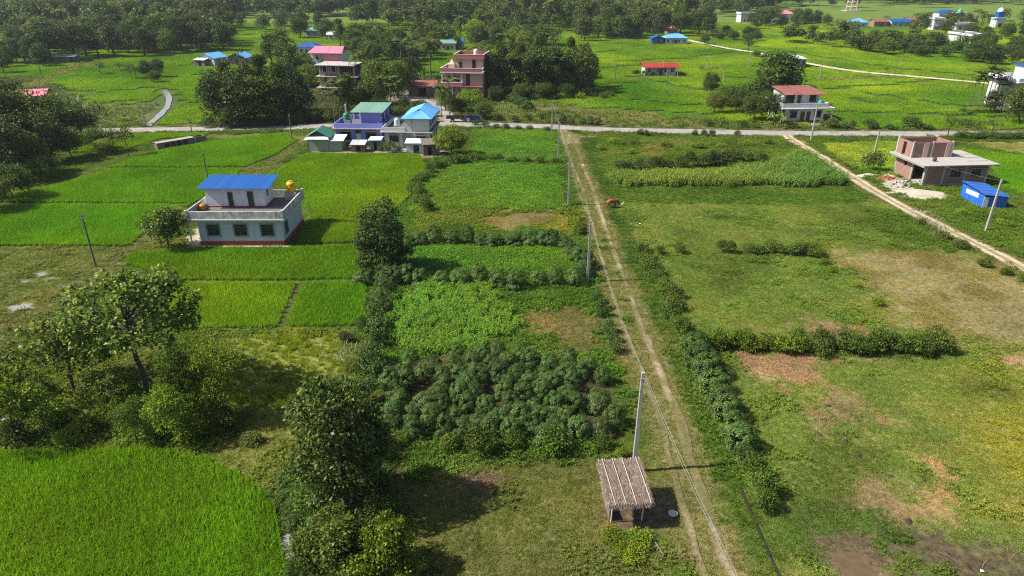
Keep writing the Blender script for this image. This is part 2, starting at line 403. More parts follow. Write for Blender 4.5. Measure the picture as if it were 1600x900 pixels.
# ------------------------------------------------------------------ where what grows
ROAD = smooth_line(W([(-420, 214), (-150, 209), (0, 206), (155, 203.7), (300, 202), (420, 200), (525, 196.5), (640, 194.5), (740, 194.8), (850, 197.5), (930, 202), (1040, 204.7), (1240, 208.3), (1400, 209), (1600, 209.3), (1850, 210), (2100, 211)]), 2.5)
SIDE = smooth_line(W([(716, 194), (703, 186), (686, 172), (664, 160), (640, 152), (600, 147)]), 1.5)
RUT_R = smooth_line(W([(884, 201), (886, 207), (901, 231), (913, 264), (925, 291), (932.5, 312), (941.5, 342), (953.5, 378), (967, 414), (983, 457), (1003, 510), (1020, 553), (1035, 593), (1050, 630), (1065, 666), (1076, 707), (1091, 749), (1103, 787), (1118, 832), (1129, 870), (1148, 905), (1180, 985)]), 0.5)
RUT_L = smooth_line(W([(878, 202), (880, 209), (889, 240), (902, 276), (913, 303), (919, 330), (928, 360), (937, 393), (949, 429), (960, 470), (977, 520), (993, 558), (1008, 595), (1020, 628), (1035, 666), (1044, 707), (1056, 749), (1066, 787), (1079, 832), (1089, 870), (1103, 905), (1125, 985)]), 0.5)
TRACK = [((a[0] + b[0]) / 2, (a[1] + b[1]) / 2) for a, b in zip(smooth_line(RUT_L, 1.0)[::2], [min(RUT_R, key=lambda q: abs(q[1] - p[1])) for p in smooth_line(RUT_L, 1.0)[::2]])]
TRACK2 = smooth_line(W([(1228, 211), (1236, 217), (1250, 226), (1280, 243), (1300, 256), (1320, 270), (1340, 282), (1360, 295), (1400, 318), (1440, 339), (1480, 359), (1520, 379), (1560, 399), (1600, 420), (1700, 475)]), 1.0)
FARPATH = smooth_line(W([(1075, 63), (1090, 67), (1140, 77), (1185, 84), (1260, 100), (1340, 113), (1430, 121), (1515, 129), (1600, 137), (1750, 150)]), 3.0)
GRASSPATH = smooth_line(W([(478, 218), (405, 268), (300, 326), (237, 368), (190, 398), (150, 424), (100, 456), (50, 487), (0, 518), (-120, 585)]), 1.0)
FARGRASS = smooth_line(W([(50, 134), (95, 115), (135, 100), (170, 90)]), 3.0)
STREAM = smooth_line(W([(255, 142), (262, 149), (264, 160), (258, 172), (248, 182), (238, 191), (231, 198)]), 1.0)

RICE_A = (0.228, 0.375, 0.009); RICE_B = (0.198, 0.35, 0.009); RICE_C = (0.25, 0.4, 0.014); RICE_F = (0.228, 0.372, 0.017)
ZONES = []       # (class, plant tint, soil colour, polygon, edge raggedness in metres)
def zone(cls, tint, soil, pts, warp=0.6): ZONES.append((cls, tint, soil, W(pts), warp))
SOIL = (0.085, 0.075, 0.035); WET = (0.08, 0.11, 0.015)
# pastures and weeds on this side of the road
zone('turf', (0.135, 0.185, 0.035), (0.10, 0.11, 0.035), [(-400, 386), (215, 386), (300, 380), (200, 420), (120, 470), (50, 530), (0, 590), (-400, 720)])
zone('weed', (0.115, 0.19, 0.022), (0.07, 0.08, 0.025), [(-400, 560), (0, 560), (60, 510), (180, 430), (280, 512), (560, 512), (575, 600), (480, 700), (400, 762), (330, 716), (250, 700), (0, 702), (-400, 720)], 1.2)
zone('tall', (0.215, 0.285, 0.018), (0.135, 0.15, 0.034), [(360, 522), (430, 517), (545, 516), (560, 560), (500, 620), (420, 660), (370, 640)], 1.0)
zone('turf', (0.15, 0.205, 0.028), (0.115, 0.125, 0.04), [(380, 660), (470, 640), (500, 690), (420, 770), (395, 740), (340, 715)], 1.0)
zone('weed', (0.075, 0.15, 0.028), (0.06, 0.065, 0.025), [(420, 775), (470, 700), (600, 700), (650, 900), (650, 980), (470, 980), (455, 900), (445, 820)], 0.8)
zone('turf', (0.125, 0.165, 0.032), (0.105, 0.10, 0.038), [(590, 690), (720, 705), (960, 705), (1000, 720), (1070, 980), (640, 980), (620, 800)], 0.8)
zone('weed', (0.10, 0.185, 0.025), (0.07, 0.07, 0.025), [(620, 690), (740, 700), (960, 705), (960, 722), (760, 730), (640, 745)], 0.7)
# the road side plots
zone('weed', (0.085, 0.19, 0.018), (0.07, 0.075, 0.025), [(560, 225), (868, 203), (905, 300), (960, 440), (1000, 580), (980, 710), (600, 690), (575, 510), (570, 440), (590, 380), (650, 300), (665, 245)], 0.5)
zone('bean', (0.105, 0.215, 0.016), (0.06, 0.08, 0.02), [(725, 203), (868, 203), (874, 252), (735, 250), (715, 228)], 0.5)
zone('bean', (0.09, 0.205, 0.014), (0.05, 0.075, 0.018), [(655, 264), (720, 258), (872, 259), (886, 328), (830, 332), (650, 328), (646, 300)], 0.5)
zone('weed', (0.13, 0.20, 0.02), (0.10, 0.10, 0.03), [(648, 328), (888, 326), (898, 362), (640, 362)], 0.5)
zone('straw', (0.17, 0.165, 0.06), (0.115, 0.10, 0.042), [(752, 352), (800, 328), (868, 328), (880, 340), (840, 358), (790, 362)], 1.2)
zone('tall', (0.26, 0.27, 0.015), (0.14, 0.12, 0.03), [(838, 358), (868, 345), (900, 328), (908, 350), (890, 366)], 0.8)
zone('bean', (0.078, 0.185, 0.013), (0.045, 0.07, 0.018), [(618, 388), (890, 382), (906, 412), (880, 424), (606, 426)], 0.5)
zone('maize_low', (0.125, 0.235, 0.022), (0.07, 0.08, 0.025), [(618, 468), (680, 448), (760, 455), (795, 500), (770, 545), (700, 560), (620, 552)], 1.0)
zone('turf', (0.15, 0.165, 0.045), (0.105, 0.095, 0.042), [(812, 486), (905, 476), (935, 500), (945, 545), (880, 552), (820, 510)], 0.8)
zone('turf', (0.12, 0.18, 0.03), (0.10, 0.10, 0.035), [(940, 446), (985, 560), (990, 720), (965, 720), (975, 600), (930, 470)], 0.6)
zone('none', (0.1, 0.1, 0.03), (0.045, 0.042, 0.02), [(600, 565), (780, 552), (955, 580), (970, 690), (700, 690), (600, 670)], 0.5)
# right of the track
zone('turf', (0.138, 0.222, 0.03), (0.112, 0.135, 0.038), [(905, 212), (1240, 216), (1330, 290), (1500, 380), (1700, 490), (2000, 650), (2100, 1000), (1180, 1000), (1100, 780), (1000, 480)], 0.5)
zone('tall_low', (0.075, 0.165, 0.018), (0.06, 0.075, 0.022), [(905, 215), (930, 215), (965, 330), (1000, 385), (1060, 510), (1100, 590), (1150, 720), (1230, 905), (1262, 985), (1195, 985), (1130, 830), (1085, 690), (1020, 520), (955, 350), (925, 270)], 0.5)
zone('weed', (0.115, 0.20, 0.022), (0.08, 0.085, 0.028), [(930, 212), (1236, 216), (1330, 290), (960, 292), (938, 250)], 0.6)
zone('turf', (0.17, 0.19, 0.04), (0.15, 0.12, 0.05), [(1000, 225), (1040, 222), (1040, 245), (1000, 245)], 1.0)
zone('maize', (0.125, 0.21, 0.035), (0.07, 0.07, 0.025), [(958, 277), (1100, 276), (1200, 262), (1255, 240), (1270, 244), (1322, 284), (1322, 291), (965, 291)], 0.4)
zone('tall', (0.12, 0.21, 0.02), (0.08, 0.085, 0.03), [(1180, 216), (1236, 218), (1245, 230), (1185, 236), (1160, 226)], 0.8)
zone('tall_low', (0.095, 0.185, 0.018), (0.075, 0.10, 0.026), [(942, 292), (1328, 292), (1370, 312), (1300, 320), (1100, 318), (960, 318)], 0.8)
zone('turf', (0.125, 0.215, 0.028), (0.11, 0.125, 0.034), [(1040, 398), (1120, 402), (1290, 398), (1340, 450), (1390, 500), (1260, 500), (1120, 495), (1075, 480)], 0.8)
zone('weed', (0.10, 0.19, 0.02), (0.08, 0.09, 0.03), [(1360, 335), (1400, 325), (1470, 365), (1530, 395), (1480, 392), (1420, 378), (1370, 352)], 1.0)
zone('straw', (0.18, 0.185, 0.06), (0.165, 0.142, 0.072), [(1290, 398), (1400, 388), (1530, 398), (1660, 440), (1700, 560), (1500, 530), (1395, 500), (1345, 440)], 1.0)
zone('turf', (0.185, 0.235, 0.03), (0.14, 0.145, 0.042), [(1460, 590), (1560, 560), (1800, 620), (1850, 800), (1560, 830), (1500, 720)], 1.5)
zone('tall_low', (0.26, 0.29, 0.03), (0.16, 0.14, 0.04), [(1540, 650), (1640, 630), (1700, 740), (1620, 760), (1560, 710)], 1.5)
zone('turf', (0.08, 0.165, 0.02), (0.07, 0.085, 0.025), [(1195, 770), (1330, 790), (1440, 820), (1400, 860), (1300, 850), (1250, 900)], 1.2)
zone('straw', (0.30, 0.215, 0.13), (0.21, 0.145, 0.09), [(1148, 552), (1230, 545), (1292, 560), (1268, 590), (1205, 602), (1156, 590)], 0.8)
zone('straw', (0.28, 0.22, 0.125), (0.17, 0.125, 0.075), [(1300, 636), (1350, 628), (1402, 655), (1380, 672), (1310, 664)], 1.4)
zone('straw', (0.28, 0.24, 0.13), (0.15, 0.12, 0.06), [(1240, 620), (1300, 612), (1330, 640), (1290, 668)], 1.4)
zone('straw', (0.30, 0.23, 0.13), (0.185, 0.135, 0.075), [(1330, 782), (1380, 752), (1420, 748), (1488, 798), (1462, 812), (1340, 806)], 1.0)
zone('straw', (0.30, 0.23, 0.13), (0.185, 0.135, 0.075), [(1415, 712), (1450, 708), (1475, 732), (1440, 735)], 0.8)
zone('straw', (0.36, 0.25, 0.16), (0.28, 0.18, 0.12), [(1562, 552), (1640, 548), (1640, 580), (1590, 575)], 0.8)
zone('straw', (0.26, 0.18, 0.12), (0.19, 0.13, 0.085), [(1230, 498), (1330, 508), (1365, 560), (1340, 572), (1310, 548)], 1.0)
zone('none', (0.2, 0.16, 0.1), (0.075, 0.055, 0.04), [(1410, 845), (1470, 826), (1530, 850), (1600, 840), (1700, 850), (1750, 1000), (1440, 930)], 2.6)
zone('none', (0.2, 0.16, 0.1), (0.085, 0.062, 0.042), [(1262, 838), (1340, 832), (1400, 865), (1420, 940), (1300, 940)], 1.0)
zone('straw', (0.17, 0.12, 0.085), (0.085, 0.058, 0.045), [(944, 770), (1000, 755), (1045, 765), (1062, 795), (1055, 822), (1000, 838), (952, 836), (940, 800)], 0.35)
zone('straw', (0.22, 0.14, 0.11), (0.14, 0.095, 0.07), [(712, 752), (745, 732), (785, 738), (775, 762), (730, 772)], 0.6)
# by the brick house
zone('weed', (0.095, 0.185, 0.018), (0.075, 0.085, 0.03), [(1250, 214), (1700, 214), (1900, 330), (1900, 500), (1620, 425), (1500, 365), (1350, 285)], 0.6)
zone('bean', (0.225, 0.30, 0.026), (0.13, 0.14, 0.03), [(1288, 226), (1412, 222), (1405, 276), (1352, 268), (1310, 248)], 0.5)
zone('rice', RICE_B, WET, [(1475, 232), (1600, 246), (1800, 300), (1800, 345), (1640, 318), (1560, 292), (1548, 255)], 0.3)
zone('turf', (0.24, 0.26, 0.07), (0.2, 0.19, 0.07), [(1490, 222), (1700, 222), (1850, 258), (1620, 246)], 0.6)
zone('none', (0.2, 0.16, 0.1), (0.33, 0.29, 0.24), [(1395, 272), (1432, 295), (1475, 300), (1480, 310), (1440, 312), (1395, 300), (1375, 285), (1380, 268)], 0.6)
# yards of the houses by the road
zone('weed', (0.09, 0.16, 0.02), (0.12, 0.105, 0.07), [(470, 240), (480, 225), (530, 212), (740, 198), (740, 235), (700, 248), (670, 245), (560, 236)], 0.5)
zone('none', (0.1, 0.1, 0.03), (0.20, 0.165, 0.12), [(640, 240), (680, 232), (700, 243), (668, 250), (650, 247)], 0.5)
zone('none', (0.1, 0.1, 0.03), (0.22, 0.18, 0.13), [(484, 238), (490, 226), (600, 232), (700, 228), (695, 238), (600, 241)], 0.4)
zone('none', (0.1, 0.1, 0.03), (0.34, 0.30, 0.25), [(292, 374), (306, 356), (318, 350), (322, 378), (306, 388), (292, 386)], 0.5)
# rice
P_NEAR = [(-300, 706), (100, 709), (180, 702), (250, 704), (330, 721), (400, 756), (434, 800), (441, 850), (452, 905), (470, 990), (-300, 990)]
zone('rice', RICE_A, WET, P_NEAR, 0.15)
zone('rice', (0.195,0.345,0.009), WET, [(205, 396), (300, 389), (450, 389), (566, 385), (569, 436), (470, 440), (285, 440), (250, 432), (195, 412)], 0.15)
zone('rice', (0.235,0.385,0.009), WET, [(270, 443), (466, 443), (436, 511), (290, 516), (262, 480)], 0.15)
zone('rice', (0.195,0.345,0.009), WET, [(472, 443), (570, 440), (576, 508), (520, 510), (441, 512)], 0.15)
zone('rice', RICE_A, WET, [(414, 278), (480, 241), (655, 243), (664, 262), (650, 298), (612, 332), (570, 348), (482, 345), (474, 318)], 0.15)
zone('rice', (0.17,0.315,0.009), WET, [(472, 352), (482, 349), (566, 352), (566, 380), (466, 382)], 0.15)
zone('rice', RICE_A, WET, [(-300, 322), (265, 322), (290, 330), (226, 376), (205, 385), (-300, 385)], 0.15)
zone('rice', (0.212,0.362,0.009), WET, [(-200, 317), (70, 296), (180, 265), (376, 265), (365, 285), (292, 326), (268, 318)], 0.15)
zone('rice', (0.222,0.372,0.009), WET, [(170, 262), (250, 236), (330, 222), (454, 208), (465, 219), (430, 242), (380, 262)], 0.15)
zone('rice', RICE_B, WET, [(120, 209), (325, 206), (322, 212), (250, 218), (190, 236), (110, 240)], 0.15)
CLS = ['none', 'turf', 'weed', 'bean', 'maize', 'tall', 'straw', 'rice', 'maize_low', 'tall_low']
# far side of the road: rice as far as the woods
FARZ = [('turf', (0.125, 0.20, 0.03), (0.10, 0.11, 0.04), [(150, 162), (250, 163), (248, 176), (232, 194), (120, 197)]),
        ('weed', (0.115, 0.195, 0.022), (0.11, 0.10, 0.04), [(760, 160), (800, 156), (850, 158), (1000, 182), (1120, 188), (1230, 192), (1300, 200), (1300, 203), (900, 196), (740, 190)]),
        ('none', (0.1, 0.1, 0.03), (0.27, 0.21, 0.14), [(765, 162), (785, 160), (788, 167), (768, 168)]),
        ('turf', (0.17, 0.19, 0.04), (0.15, 0.13, 0.05), [(955, 176), (1010, 174), (1040, 182), (985, 186)]),
        ('weed', (0.075, 0.115, 0.02), (0.075, 0.07, 0.035), [(420, 150), (540, 120), (770, 118), (790, 158), (740, 190), (480, 192), (430, 185)]),
        ('none', (0.1, 0.1, 0.03), (0.24, 0.21, 0.17), [(600, 145), (650, 140), (690, 165), (660, 168), (610, 160)]),
        ('weed', (0.09, 0.14, 0.02), (0.06, 0.07, 0.03), [(-400, 120), (60, 120), (160, 165), (150, 197), (-400, 203)]),
        ('turf', (0.20, 0.25, 0.05), (0.17, 0.18, 0.06), [(1280, 122), (1440, 117), (1445, 121), (1290, 128)]),
        ('turf', (0.20, 0.25, 0.05), (0.17, 0.18, 0.06), [(1095, 108), (1140, 103), (1145, 106), (1100, 112)])]
FARZ = [(c, t, s, W(p), 1.2) for c, t, s, p in FARZ]
BUNDS = [W(p) for p in (
    [(960, 98), (1040, 93), (1070, 92), (1140, 83)], [(980, 120), (1080, 140), (1130, 146)], [(990, 158), (1040, 163), (1120, 168)],
    [(1380, 135), (1450, 127)], [(1360, 148), (1480, 166), (1600, 172)], [(1335, 157), (1365, 162)], [(1150, 176), (1240, 172)],
    [(160, 163), (200, 160), (256, 163)], [(60, 142), (150, 146), (245, 138)], [(300, 118), (420, 112)], [(850, 170), (960, 172), (1120, 182)],
    [(930, 108), (990, 104)], [(1290, 176), (1440, 180), (1560, 184)], [(1180, 74), (1400, 108), (1550, 122)], [(1260, 62), (1420, 92)], [(880, 90), (960, 80)], [(1130, 120), (1200, 128)],
    [(900, 140), (985, 130)], [(340, 60), (460, 62)], [(1300, 140), (1360, 134)], [(260, 160), (330, 163)])]
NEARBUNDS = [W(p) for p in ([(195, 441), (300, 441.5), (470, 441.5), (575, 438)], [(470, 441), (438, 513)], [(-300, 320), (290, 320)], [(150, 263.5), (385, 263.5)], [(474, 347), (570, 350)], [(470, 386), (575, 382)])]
PUDDLES = [(*G(62, 428), .9, .5), (*G(78, 435), 1.0, .5), (*G(38, 439), .8, .45), (*G(96, 447), .5, .3), (*G(30, 480), 1.3, .85), (*G(55, 505), .7, .3), (*G(28, 618), .9, 1.0), (*G(1330, 872), 1.35, .75), (*G(1345, 900), 1.0, .8), (*G(8, 655), .6, .6), (*G(444, 845), .35, 1.2), (*G(452, 868), .35, .8)]

def classify(X, Y, soft=0.0, seed=1):
    """class index, plant tint and soil colour of every point"""
    n = X.shape
    wx = (fbm(X, Y, 2.6, 3, 5) - .5) * 2.4; wy = (fbm(X, Y, 2.6, 7, 5) - .5) * 2.4
    if soft: rj = np.random.default_rng(seed); wx = wx + rj.normal(0, soft, n); wy = wy + rj.normal(0, soft, n)
    c1 = fbm(X, Y, 5.0, 21, 3)[..., None]; c2 = fbm(X, Y, 22.0, 31, 2)[..., None]
    rd = line_dist(X, Y, ROAD[::3])
    rx = np.interp(X.ravel(), [p[0] for p in ROAD], [p[1] for p in ROAD]).reshape(n)
    far = Y > rx
    cls = np.where(far, CLS.index('rice'), CLS.index('turf'))
    tint = np.where(far[..., None], np.array(RICE_F) * (0.72 + .56 * c2), np.array((0.105, 0.185, 0.022)))
    soil = np.where(far[..., None], np.array((0.055, 0.10, 0.016)), np.array((0.075, 0.095, 0.025)))
    soil = np.where((Y > 425)[..., None], np.array((.105, .165, .025)), soil)
    for zs, side in ((ZONES, ~far), (FARZ, far)):
        for c, t, s, poly, warp in zs:
            xs = [p[0] for p in poly]; ys = [p[1] for p in poly]
            box = side & (X > min(xs) - 3) & (X < max(xs) + 3) & (Y > min(ys) - 3) & (Y < max(ys) + 3)
            if not box.any(): continue
            warp = warp * (1.9 if c == 'straw' else 1.0)
            idx = np.nonzero(box); m = inpoly(X[idx] + wx[idx] * warp, Y[idx] + wy[idx] * warp, poly)
            idx = tuple(i[m] for i in idx)
            cls[idx] = CLS.index(c); tint[idx] = t; soil[idx] = s
    v = (rd < 5.0 + wx) & (cls != 0); cls[v] = CLS.index('weed'); tint[v] = (0.10, 0.175, 0.022); soil[v] = (0.11, 0.105, 0.045)
    for b_ in NEARBUNDS: v = line_dist(X, Y, b_) < .42; soil[v] = (.045, .06, .015); cls[v] = 0  # bund soil painted dark: green bund grass plus the shade of the gap
    # patchy growth: greener and drier spots in turf and weeds
    dry = np.clip((c1 - .52) * 4, 0, 1); lush = np.clip((.46 - c1) * 4, 0, 1)
    tf = np.isin(cls, [CLS.index('turf'), CLS.index('weed'), CLS.index('tall'), CLS.index('tall_low')])[..., None]
    tint = np.where(tf, tint * (1 - .35 * lush) + dry * np.array((0.045, 0.01, 0.012)), tint * (0.70 + .6 * c1) * (1 + (c2 - .5) * np.array((.9, .2, 0))))
    soil = np.where(tf, soil * (1 - .3 * lush) + dry * np.array((0.05, 0.02, 0.012)), soil * (0.8 + .4 * c1))
    gp = line_dist(X, Y, GRASSPATH[::2]); v = (gp < 1.0 + wx * .5); soil[v] = np.array((0.15, 0.125, 0.06)); cls[v] = CLS.index('turf'); tint[v] = (0.16, 0.18, 0.05)
    gp = line_dist(X, Y, FARGRASS); v = gp < 2.5; soil[v] = np.array((0.16, 0.15, 0.06)); cls[v] = CLS.index('turf'); tint[v] = (0.18, 0.21, 0.05)
    tp = np.minimum(line_dist(X, Y, RUT_R[::3]), line_dist(X, Y, RUT_L[::3])); v = (tp < 1.1 + wx * .5) & ~far
    cls[v] = CLS.index('turf'); tint[v] = (0.165, 0.18, 0.052); soil[v] = (0.155, 0.138, 0.068)
    v = line_dist(X, Y, TRACK2[::2]) < 2.0 + wx * .6; cls[v & ~far] = CLS.index('turf'); tint[v & ~far] = (0.14, 0.17, 0.04); soil[v & ~far] = (0.14, 0.12, 0.06)
    tint = np.where((cls == CLS.index('rice'))[..., None], tint, tint * np.array((1.3, 1.22, 1.1))); soil = np.where(far[..., None], soil, soil * np.array((1.3, 1.3, 1.2)))
    return cls, tint, soil, far, rd

def ground_z(X, Y):
    z = (fbm(X, Y, 3.0, 51, 3) - .5) * 0.09
    for px, py, a, b in PUDDLES:
        if True:
            q = ((X - px) / a) ** 2 + ((Y - py) / b) ** 2
            z = z - 0.11 * np.exp(-q * 1.3)
    return z

# ------------------------------------------------------------------ ground sheet
def axis_steps(lo, hi, f):
    out = [lo]
    while out[-1] < hi: out.append(out[-1] + f(out[-1]))
    return np.array(out)
gy = axis_steps(14, 6500, lambda y: max(.3, .012 * y) if y < 150 else .035 * y)
gxp = axis_steps(0, 6500, lambda x: .62 if x < 125 else .62 + .05 * (x - 125))
gx = np.concatenate([-gxp[::-1][:-1], gxp])
GX, GY = np.meshgrid(gx, gy)
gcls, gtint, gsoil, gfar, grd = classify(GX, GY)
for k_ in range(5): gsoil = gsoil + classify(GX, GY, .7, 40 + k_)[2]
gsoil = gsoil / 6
GZ = ground_z(GX, GY) * np.clip(1.2 - GY / 300, 0, 1)
GZ = np.where(grd < 4.5, np.minimum(GZ, -.02), GZ)
nr, nc = GX.shape
V = np.stack([GX, GY, GZ], -1).reshape(-1, 3)
ii = np.arange(nr * nc).reshape(nr, nc)
F = np.stack([ii[:-1, :-1], ii[:-1, 1:], ii[1:, 1:], ii[1:, :-1]], -1).reshape(-1, 4)

def soil_material(name, bump_s=0.5, contrast=0.5):
    m, nt, b = new_mat(name)
    a = N(nt, 'ShaderNodeAttribute', attribute_name='soil')
    tc = N(nt, 'ShaderNodeTexCoord')
    n1 = noise(nt, 2.3, 6, 0.7, tc.outputs['Object']); n2 = noise(nt, 14, 4, 0.7, tc.outputs['Object']); n3 = noise(nt, .35, 3, .6, tc.outputs['Object'])
    lo, hi = 1 - contrast, 1 + contrast
    r1 = ramp(nt, n1.outputs[0], [(0.32, (lo, lo, lo)), (0.68, (hi, hi, hi))]); r2 = ramp(nt, n2.outputs[0], [(0.3, (lo, lo, lo)), (0.72, (hi, hi, hi))])
    r3 = ramp(nt, n3.outputs[0], [(0.35, (.85, .9, .85)), (0.65, (1.15, 1.08, 1.0))])
    c = mix(nt, mix(nt, mix(nt, a.outputs['Color'], r1.outputs[0], 1.0, 'MULTIPLY'), r2.outputs[0], 1.0, 'MULTIPLY'), r3.outputs[0], 1.0, 'MULTIPLY')
    nt.links.new(c, b.inputs['Base Color']); b.inputs['Roughness'].default_value = .95; b.inputs['Specular IOR Level'].default_value = .15
    ad = N(nt, 'ShaderNodeMath', operation='ADD'); nt.links.new(n1.outputs[0], ad.inputs[0]); nt.links.new(n2.outputs[0], ad.inputs[1])
    bump(nt, b, ad.outputs[0], bump_s, .12)
    return m
MAT['soil'] = soil_material('earth with thin growth', .8, .6); MAT['dirt'] = soil_material('bare rutted earth', .4, .3)
def set_soil(me, c):
    a = me.attributes.new('soil', 'FLOAT_COLOR', 'POINT'); d = np.ones((len(c), 4), np.float32); d[:, :3] = c; a.data.foreach_set('color', d.ravel())
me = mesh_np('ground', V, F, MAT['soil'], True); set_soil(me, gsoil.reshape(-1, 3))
tag(link('ground', me), kind='structure')

# ------------------------------------------------------------------ road, tracks, water
def strip(name, line, half, cross, zf, mat, colf=None, kind='structure', wob=0.0, seed=0):
    P = np.array(line); T = np.gradient(P, axis=0); T = unit(T); Nn = np.stack([-T[:, 1], T[:, 0]], 1)
    u = np.linspace(-1, 1, cross)
    wl_ = 1 + wob * (vnoise(np.arange(len(P)) * .8, np.zeros(len(P)), 3.0, seed) - .5) * 2; wr_ = 1 + wob * (vnoise(np.arange(len(P)) * .8, np.zeros(len(P)) + 40, 3.0, seed) - .5) * 2
    wd = np.where(u[None, :] < 0, wl_[:, None], wr_[:, None]) * half
    XY = P[:, None, :] + Nn[:, None, :] * (u[None, :, None] * wd[..., None])
    Z = np.broadcast_to(zf(u)[None, :], XY.shape[:2]) if callable(zf) else np.full(XY.shape[:2], zf)
    Vv = np.concatenate([XY, Z[..., None]], -1); n, k = Vv.shape[:2]; i = np.arange(n * k).reshape(n, k)
    Ff = np.stack([i[:-1, :-1], i[1:, :-1], i[1:, 1:], i[:-1, 1:]], -1).reshape(-1, 4)
    me = mesh_np(name, Vv.reshape(-1, 3), Ff, mat, True)
    if colf is not None: set_soil(me, colf(XY[..., 0], XY[..., 1], np.broadcast_to(u, XY.shape[:2])).reshape(-1, 3))
    return tag(link(name, me), kind=kind)
def road_mat():
    m, nt, b = new_mat('worn pale asphalt'); tc = N(nt, 'ShaderNodeTexCoord')
    n1 = noise(nt, .5, 5, .65, tc.outputs['Object']); n2 = noise(nt, 6, 3, .6, tc.outputs['Object'])
    r = ramp(nt, n1.outputs[0], [(.3, (.16, .15, .138)), (.5, (.25, .237, .22)), (.72, (.34, .318, .29))])
    r2 = ramp(nt, n2.outputs[0], [(.3, (.85, .85, .85)), (.7, (1.1, 1.1, 1.1))])
    nt.links.new(mix(nt, r.outputs[0], r2.outputs[0], 1.0, 'MULTIPLY'), b.inputs['Base Color']); b.inputs['Roughness'].default_value = .9; bump(nt, b, n2.outputs[0], .2, .02); return m
MAT['road'] = road_mat()
strip('road', ROAD, 2.15, 9, lambda u: np.where(np.abs(u) > .99, -.1, .16 - .05 * u * u), MAT['road'], None, wob=.05)
strip('side_road', SIDE, 2.0, 5, lambda u: .10 - .03 * u * u, MAT['road'], None, wob=.1, seed=3)
def rut_col(amt):
    def f(X, Y, u):
        s = classify(X, Y)[2]; e = np.clip(1.35 - np.abs(u) * 1.35 + (fbm(X, Y, .9, 5, 2) - .5) * 1.4, 0, 1)[..., None] * np.clip((fbm(X, Y, 2.0, 8, 4) - .42) * 4.5, .0, 1)[..., None]
        return s * .7 * (1 - e * amt) + np.array((.34, .275, .22)) * (e * amt)  # soil base darkened to paint in the shade of the surrounding grass
    return f
strip('dirt_track', RUT_R, .30, 9, .05, MAT['dirt'], rut_col(.72), wob=.5, seed=1)
strip('dirt_track', RUT_L, .2, 7, .05, MAT['dirt'], rut_col(.36), wob=.5, seed=2)
def t2col(X, Y, u):
    e = np.clip(1.3 - np.abs(np.abs(u) - .5) * 3.0 + (fbm(X, Y, 1.0, 6, 2) - .5) * .8, .12, 1)[..., None]
    return np.array((.17, .15, .075)) * (1 - e) + np.array((.46, .38, .28)) * e
strip('dirt_track', TRACK2, 1.15, 15, .055, MAT['dirt'], t2col, wob=.12, seed=4)
strip('dirt_path', FARPATH, 1.5, 5, .3, MAT['dirt'], lambda X, Y, u: np.full(X.shape + (3,), 1.0) * np.array((.46, .40, .31)) * (.8 + .4 * fbm(X, Y, 6, 3, 2))[..., None], wob=.15, seed=5)
def water_mat(name, col, rough=.06):
    m, nt, b = new_mat(name); tc = N(nt, 'ShaderNodeTexCoord'); n1 = noise(nt, 2.0, 3, .5, tc.outputs['Object'])
    r = ramp(nt, n1.outputs[0], [(.3, tuple(c * .8 for c in col)), (.7, tuple(c * 1.15 for c in col))]); nt.links.new(r.outputs[0], b.inputs['Base Color'])
    b.inputs['Roughness'].default_value = rough; b.inputs['IOR'].default_value = 1.33; bump(nt, b, n1.outputs[0], .04, .02); return m
MAT['mud_water'] = water_mat('muddy water', (.11, .076, .042), .1); MAT['pale_water'] = water_mat('pale silty water', (.24, .23, .21), .1)
strip('stream_water', STREAM, .7, 5, .12, MAT['pale_water'], None, wob=.35, seed=6)
for i, (px, py, a, b_) in enumerate(PUDDLES):
    mb = MB(); k = 18; z = -.045 - .004 * (i % 4)
    ring = [(math.cos(2 * math.pi * j / k) * a * 1.25, math.sin(2 * math.pi * j / k) * b_ * 1.25, 0) for j in range(k)]
    mb.add(ring, [tuple(range(k))])
    o = mb.build('puddle_water', MAT['mud_water'] if px > 5 else MAT['pale_water']); o.location = (px, py, z); tag(o, kind='structure')

# ------------------------------------------------------------------ ground plants
FOOT = []                                             # footprints kept clear: (x0, x1, y0, y1)
FOOT += [(-38.5, -26.6, 75.3, 84.4), (-33.2, -23.2, 125.5, 137.5), (-24, -13.2, 123, 136.5), (-37.2, -30.5, 121.6, 127.0), (61.7, 73.0, 100.2, 108.6), (58.0, 67.5, 146.5, 155), (5.2, 9.0, 30.6, 34.0), (-50, -38, 180, 190), (-17, -6, 174, 186), (-67, -53, 228, 241), (38, 54, 214, 226), (92, 101, 234, 242), (-111, -90, 238, 254)]
def clear(X, Y):
    k = np.ones(X.shape, bool)
    for x0, x1, y0, y1 in FOOT: k &= ~((X > x0) & (X < x1) & (Y > y0) & (Y < y1))
    return k
def in_view(X, Y, m=6):
    u = X / (Y * math.cos(PITCH) + CAM_H * math.sin(PITCH)) * FPX
    return (np.abs(u) < 800 + 130) & (Y > 23)
def jgrid(step, y0, y1, xm, jit=.45, seed=1):
    r = np.random.default_rng(seed)
    X, Y = np.meshgrid(np.arange(-xm, xm, step), np.arange(y0, y1, step)); X = X + r.uniform(-jit, jit, X.shape) * step; Y = Y + r.uniform(-jit, jit, Y.shape) * step
    X = X.ravel(); Y = Y.ravel(); k = in_view(X, Y); return X[k], Y[k]
X, Y = jgrid(.85, 23, 144, 130, .15, 2)
cls, tint, soil, far, rd = classify(X, Y, .45)
wet = np.zeros(X.shape, bool)
for px, py, a, b_ in PUDDLES: wet |= ((X - px) / (a * 1.15)) ** 2 + ((Y - py) / (b_ * 1.15)) ** 2 < 1
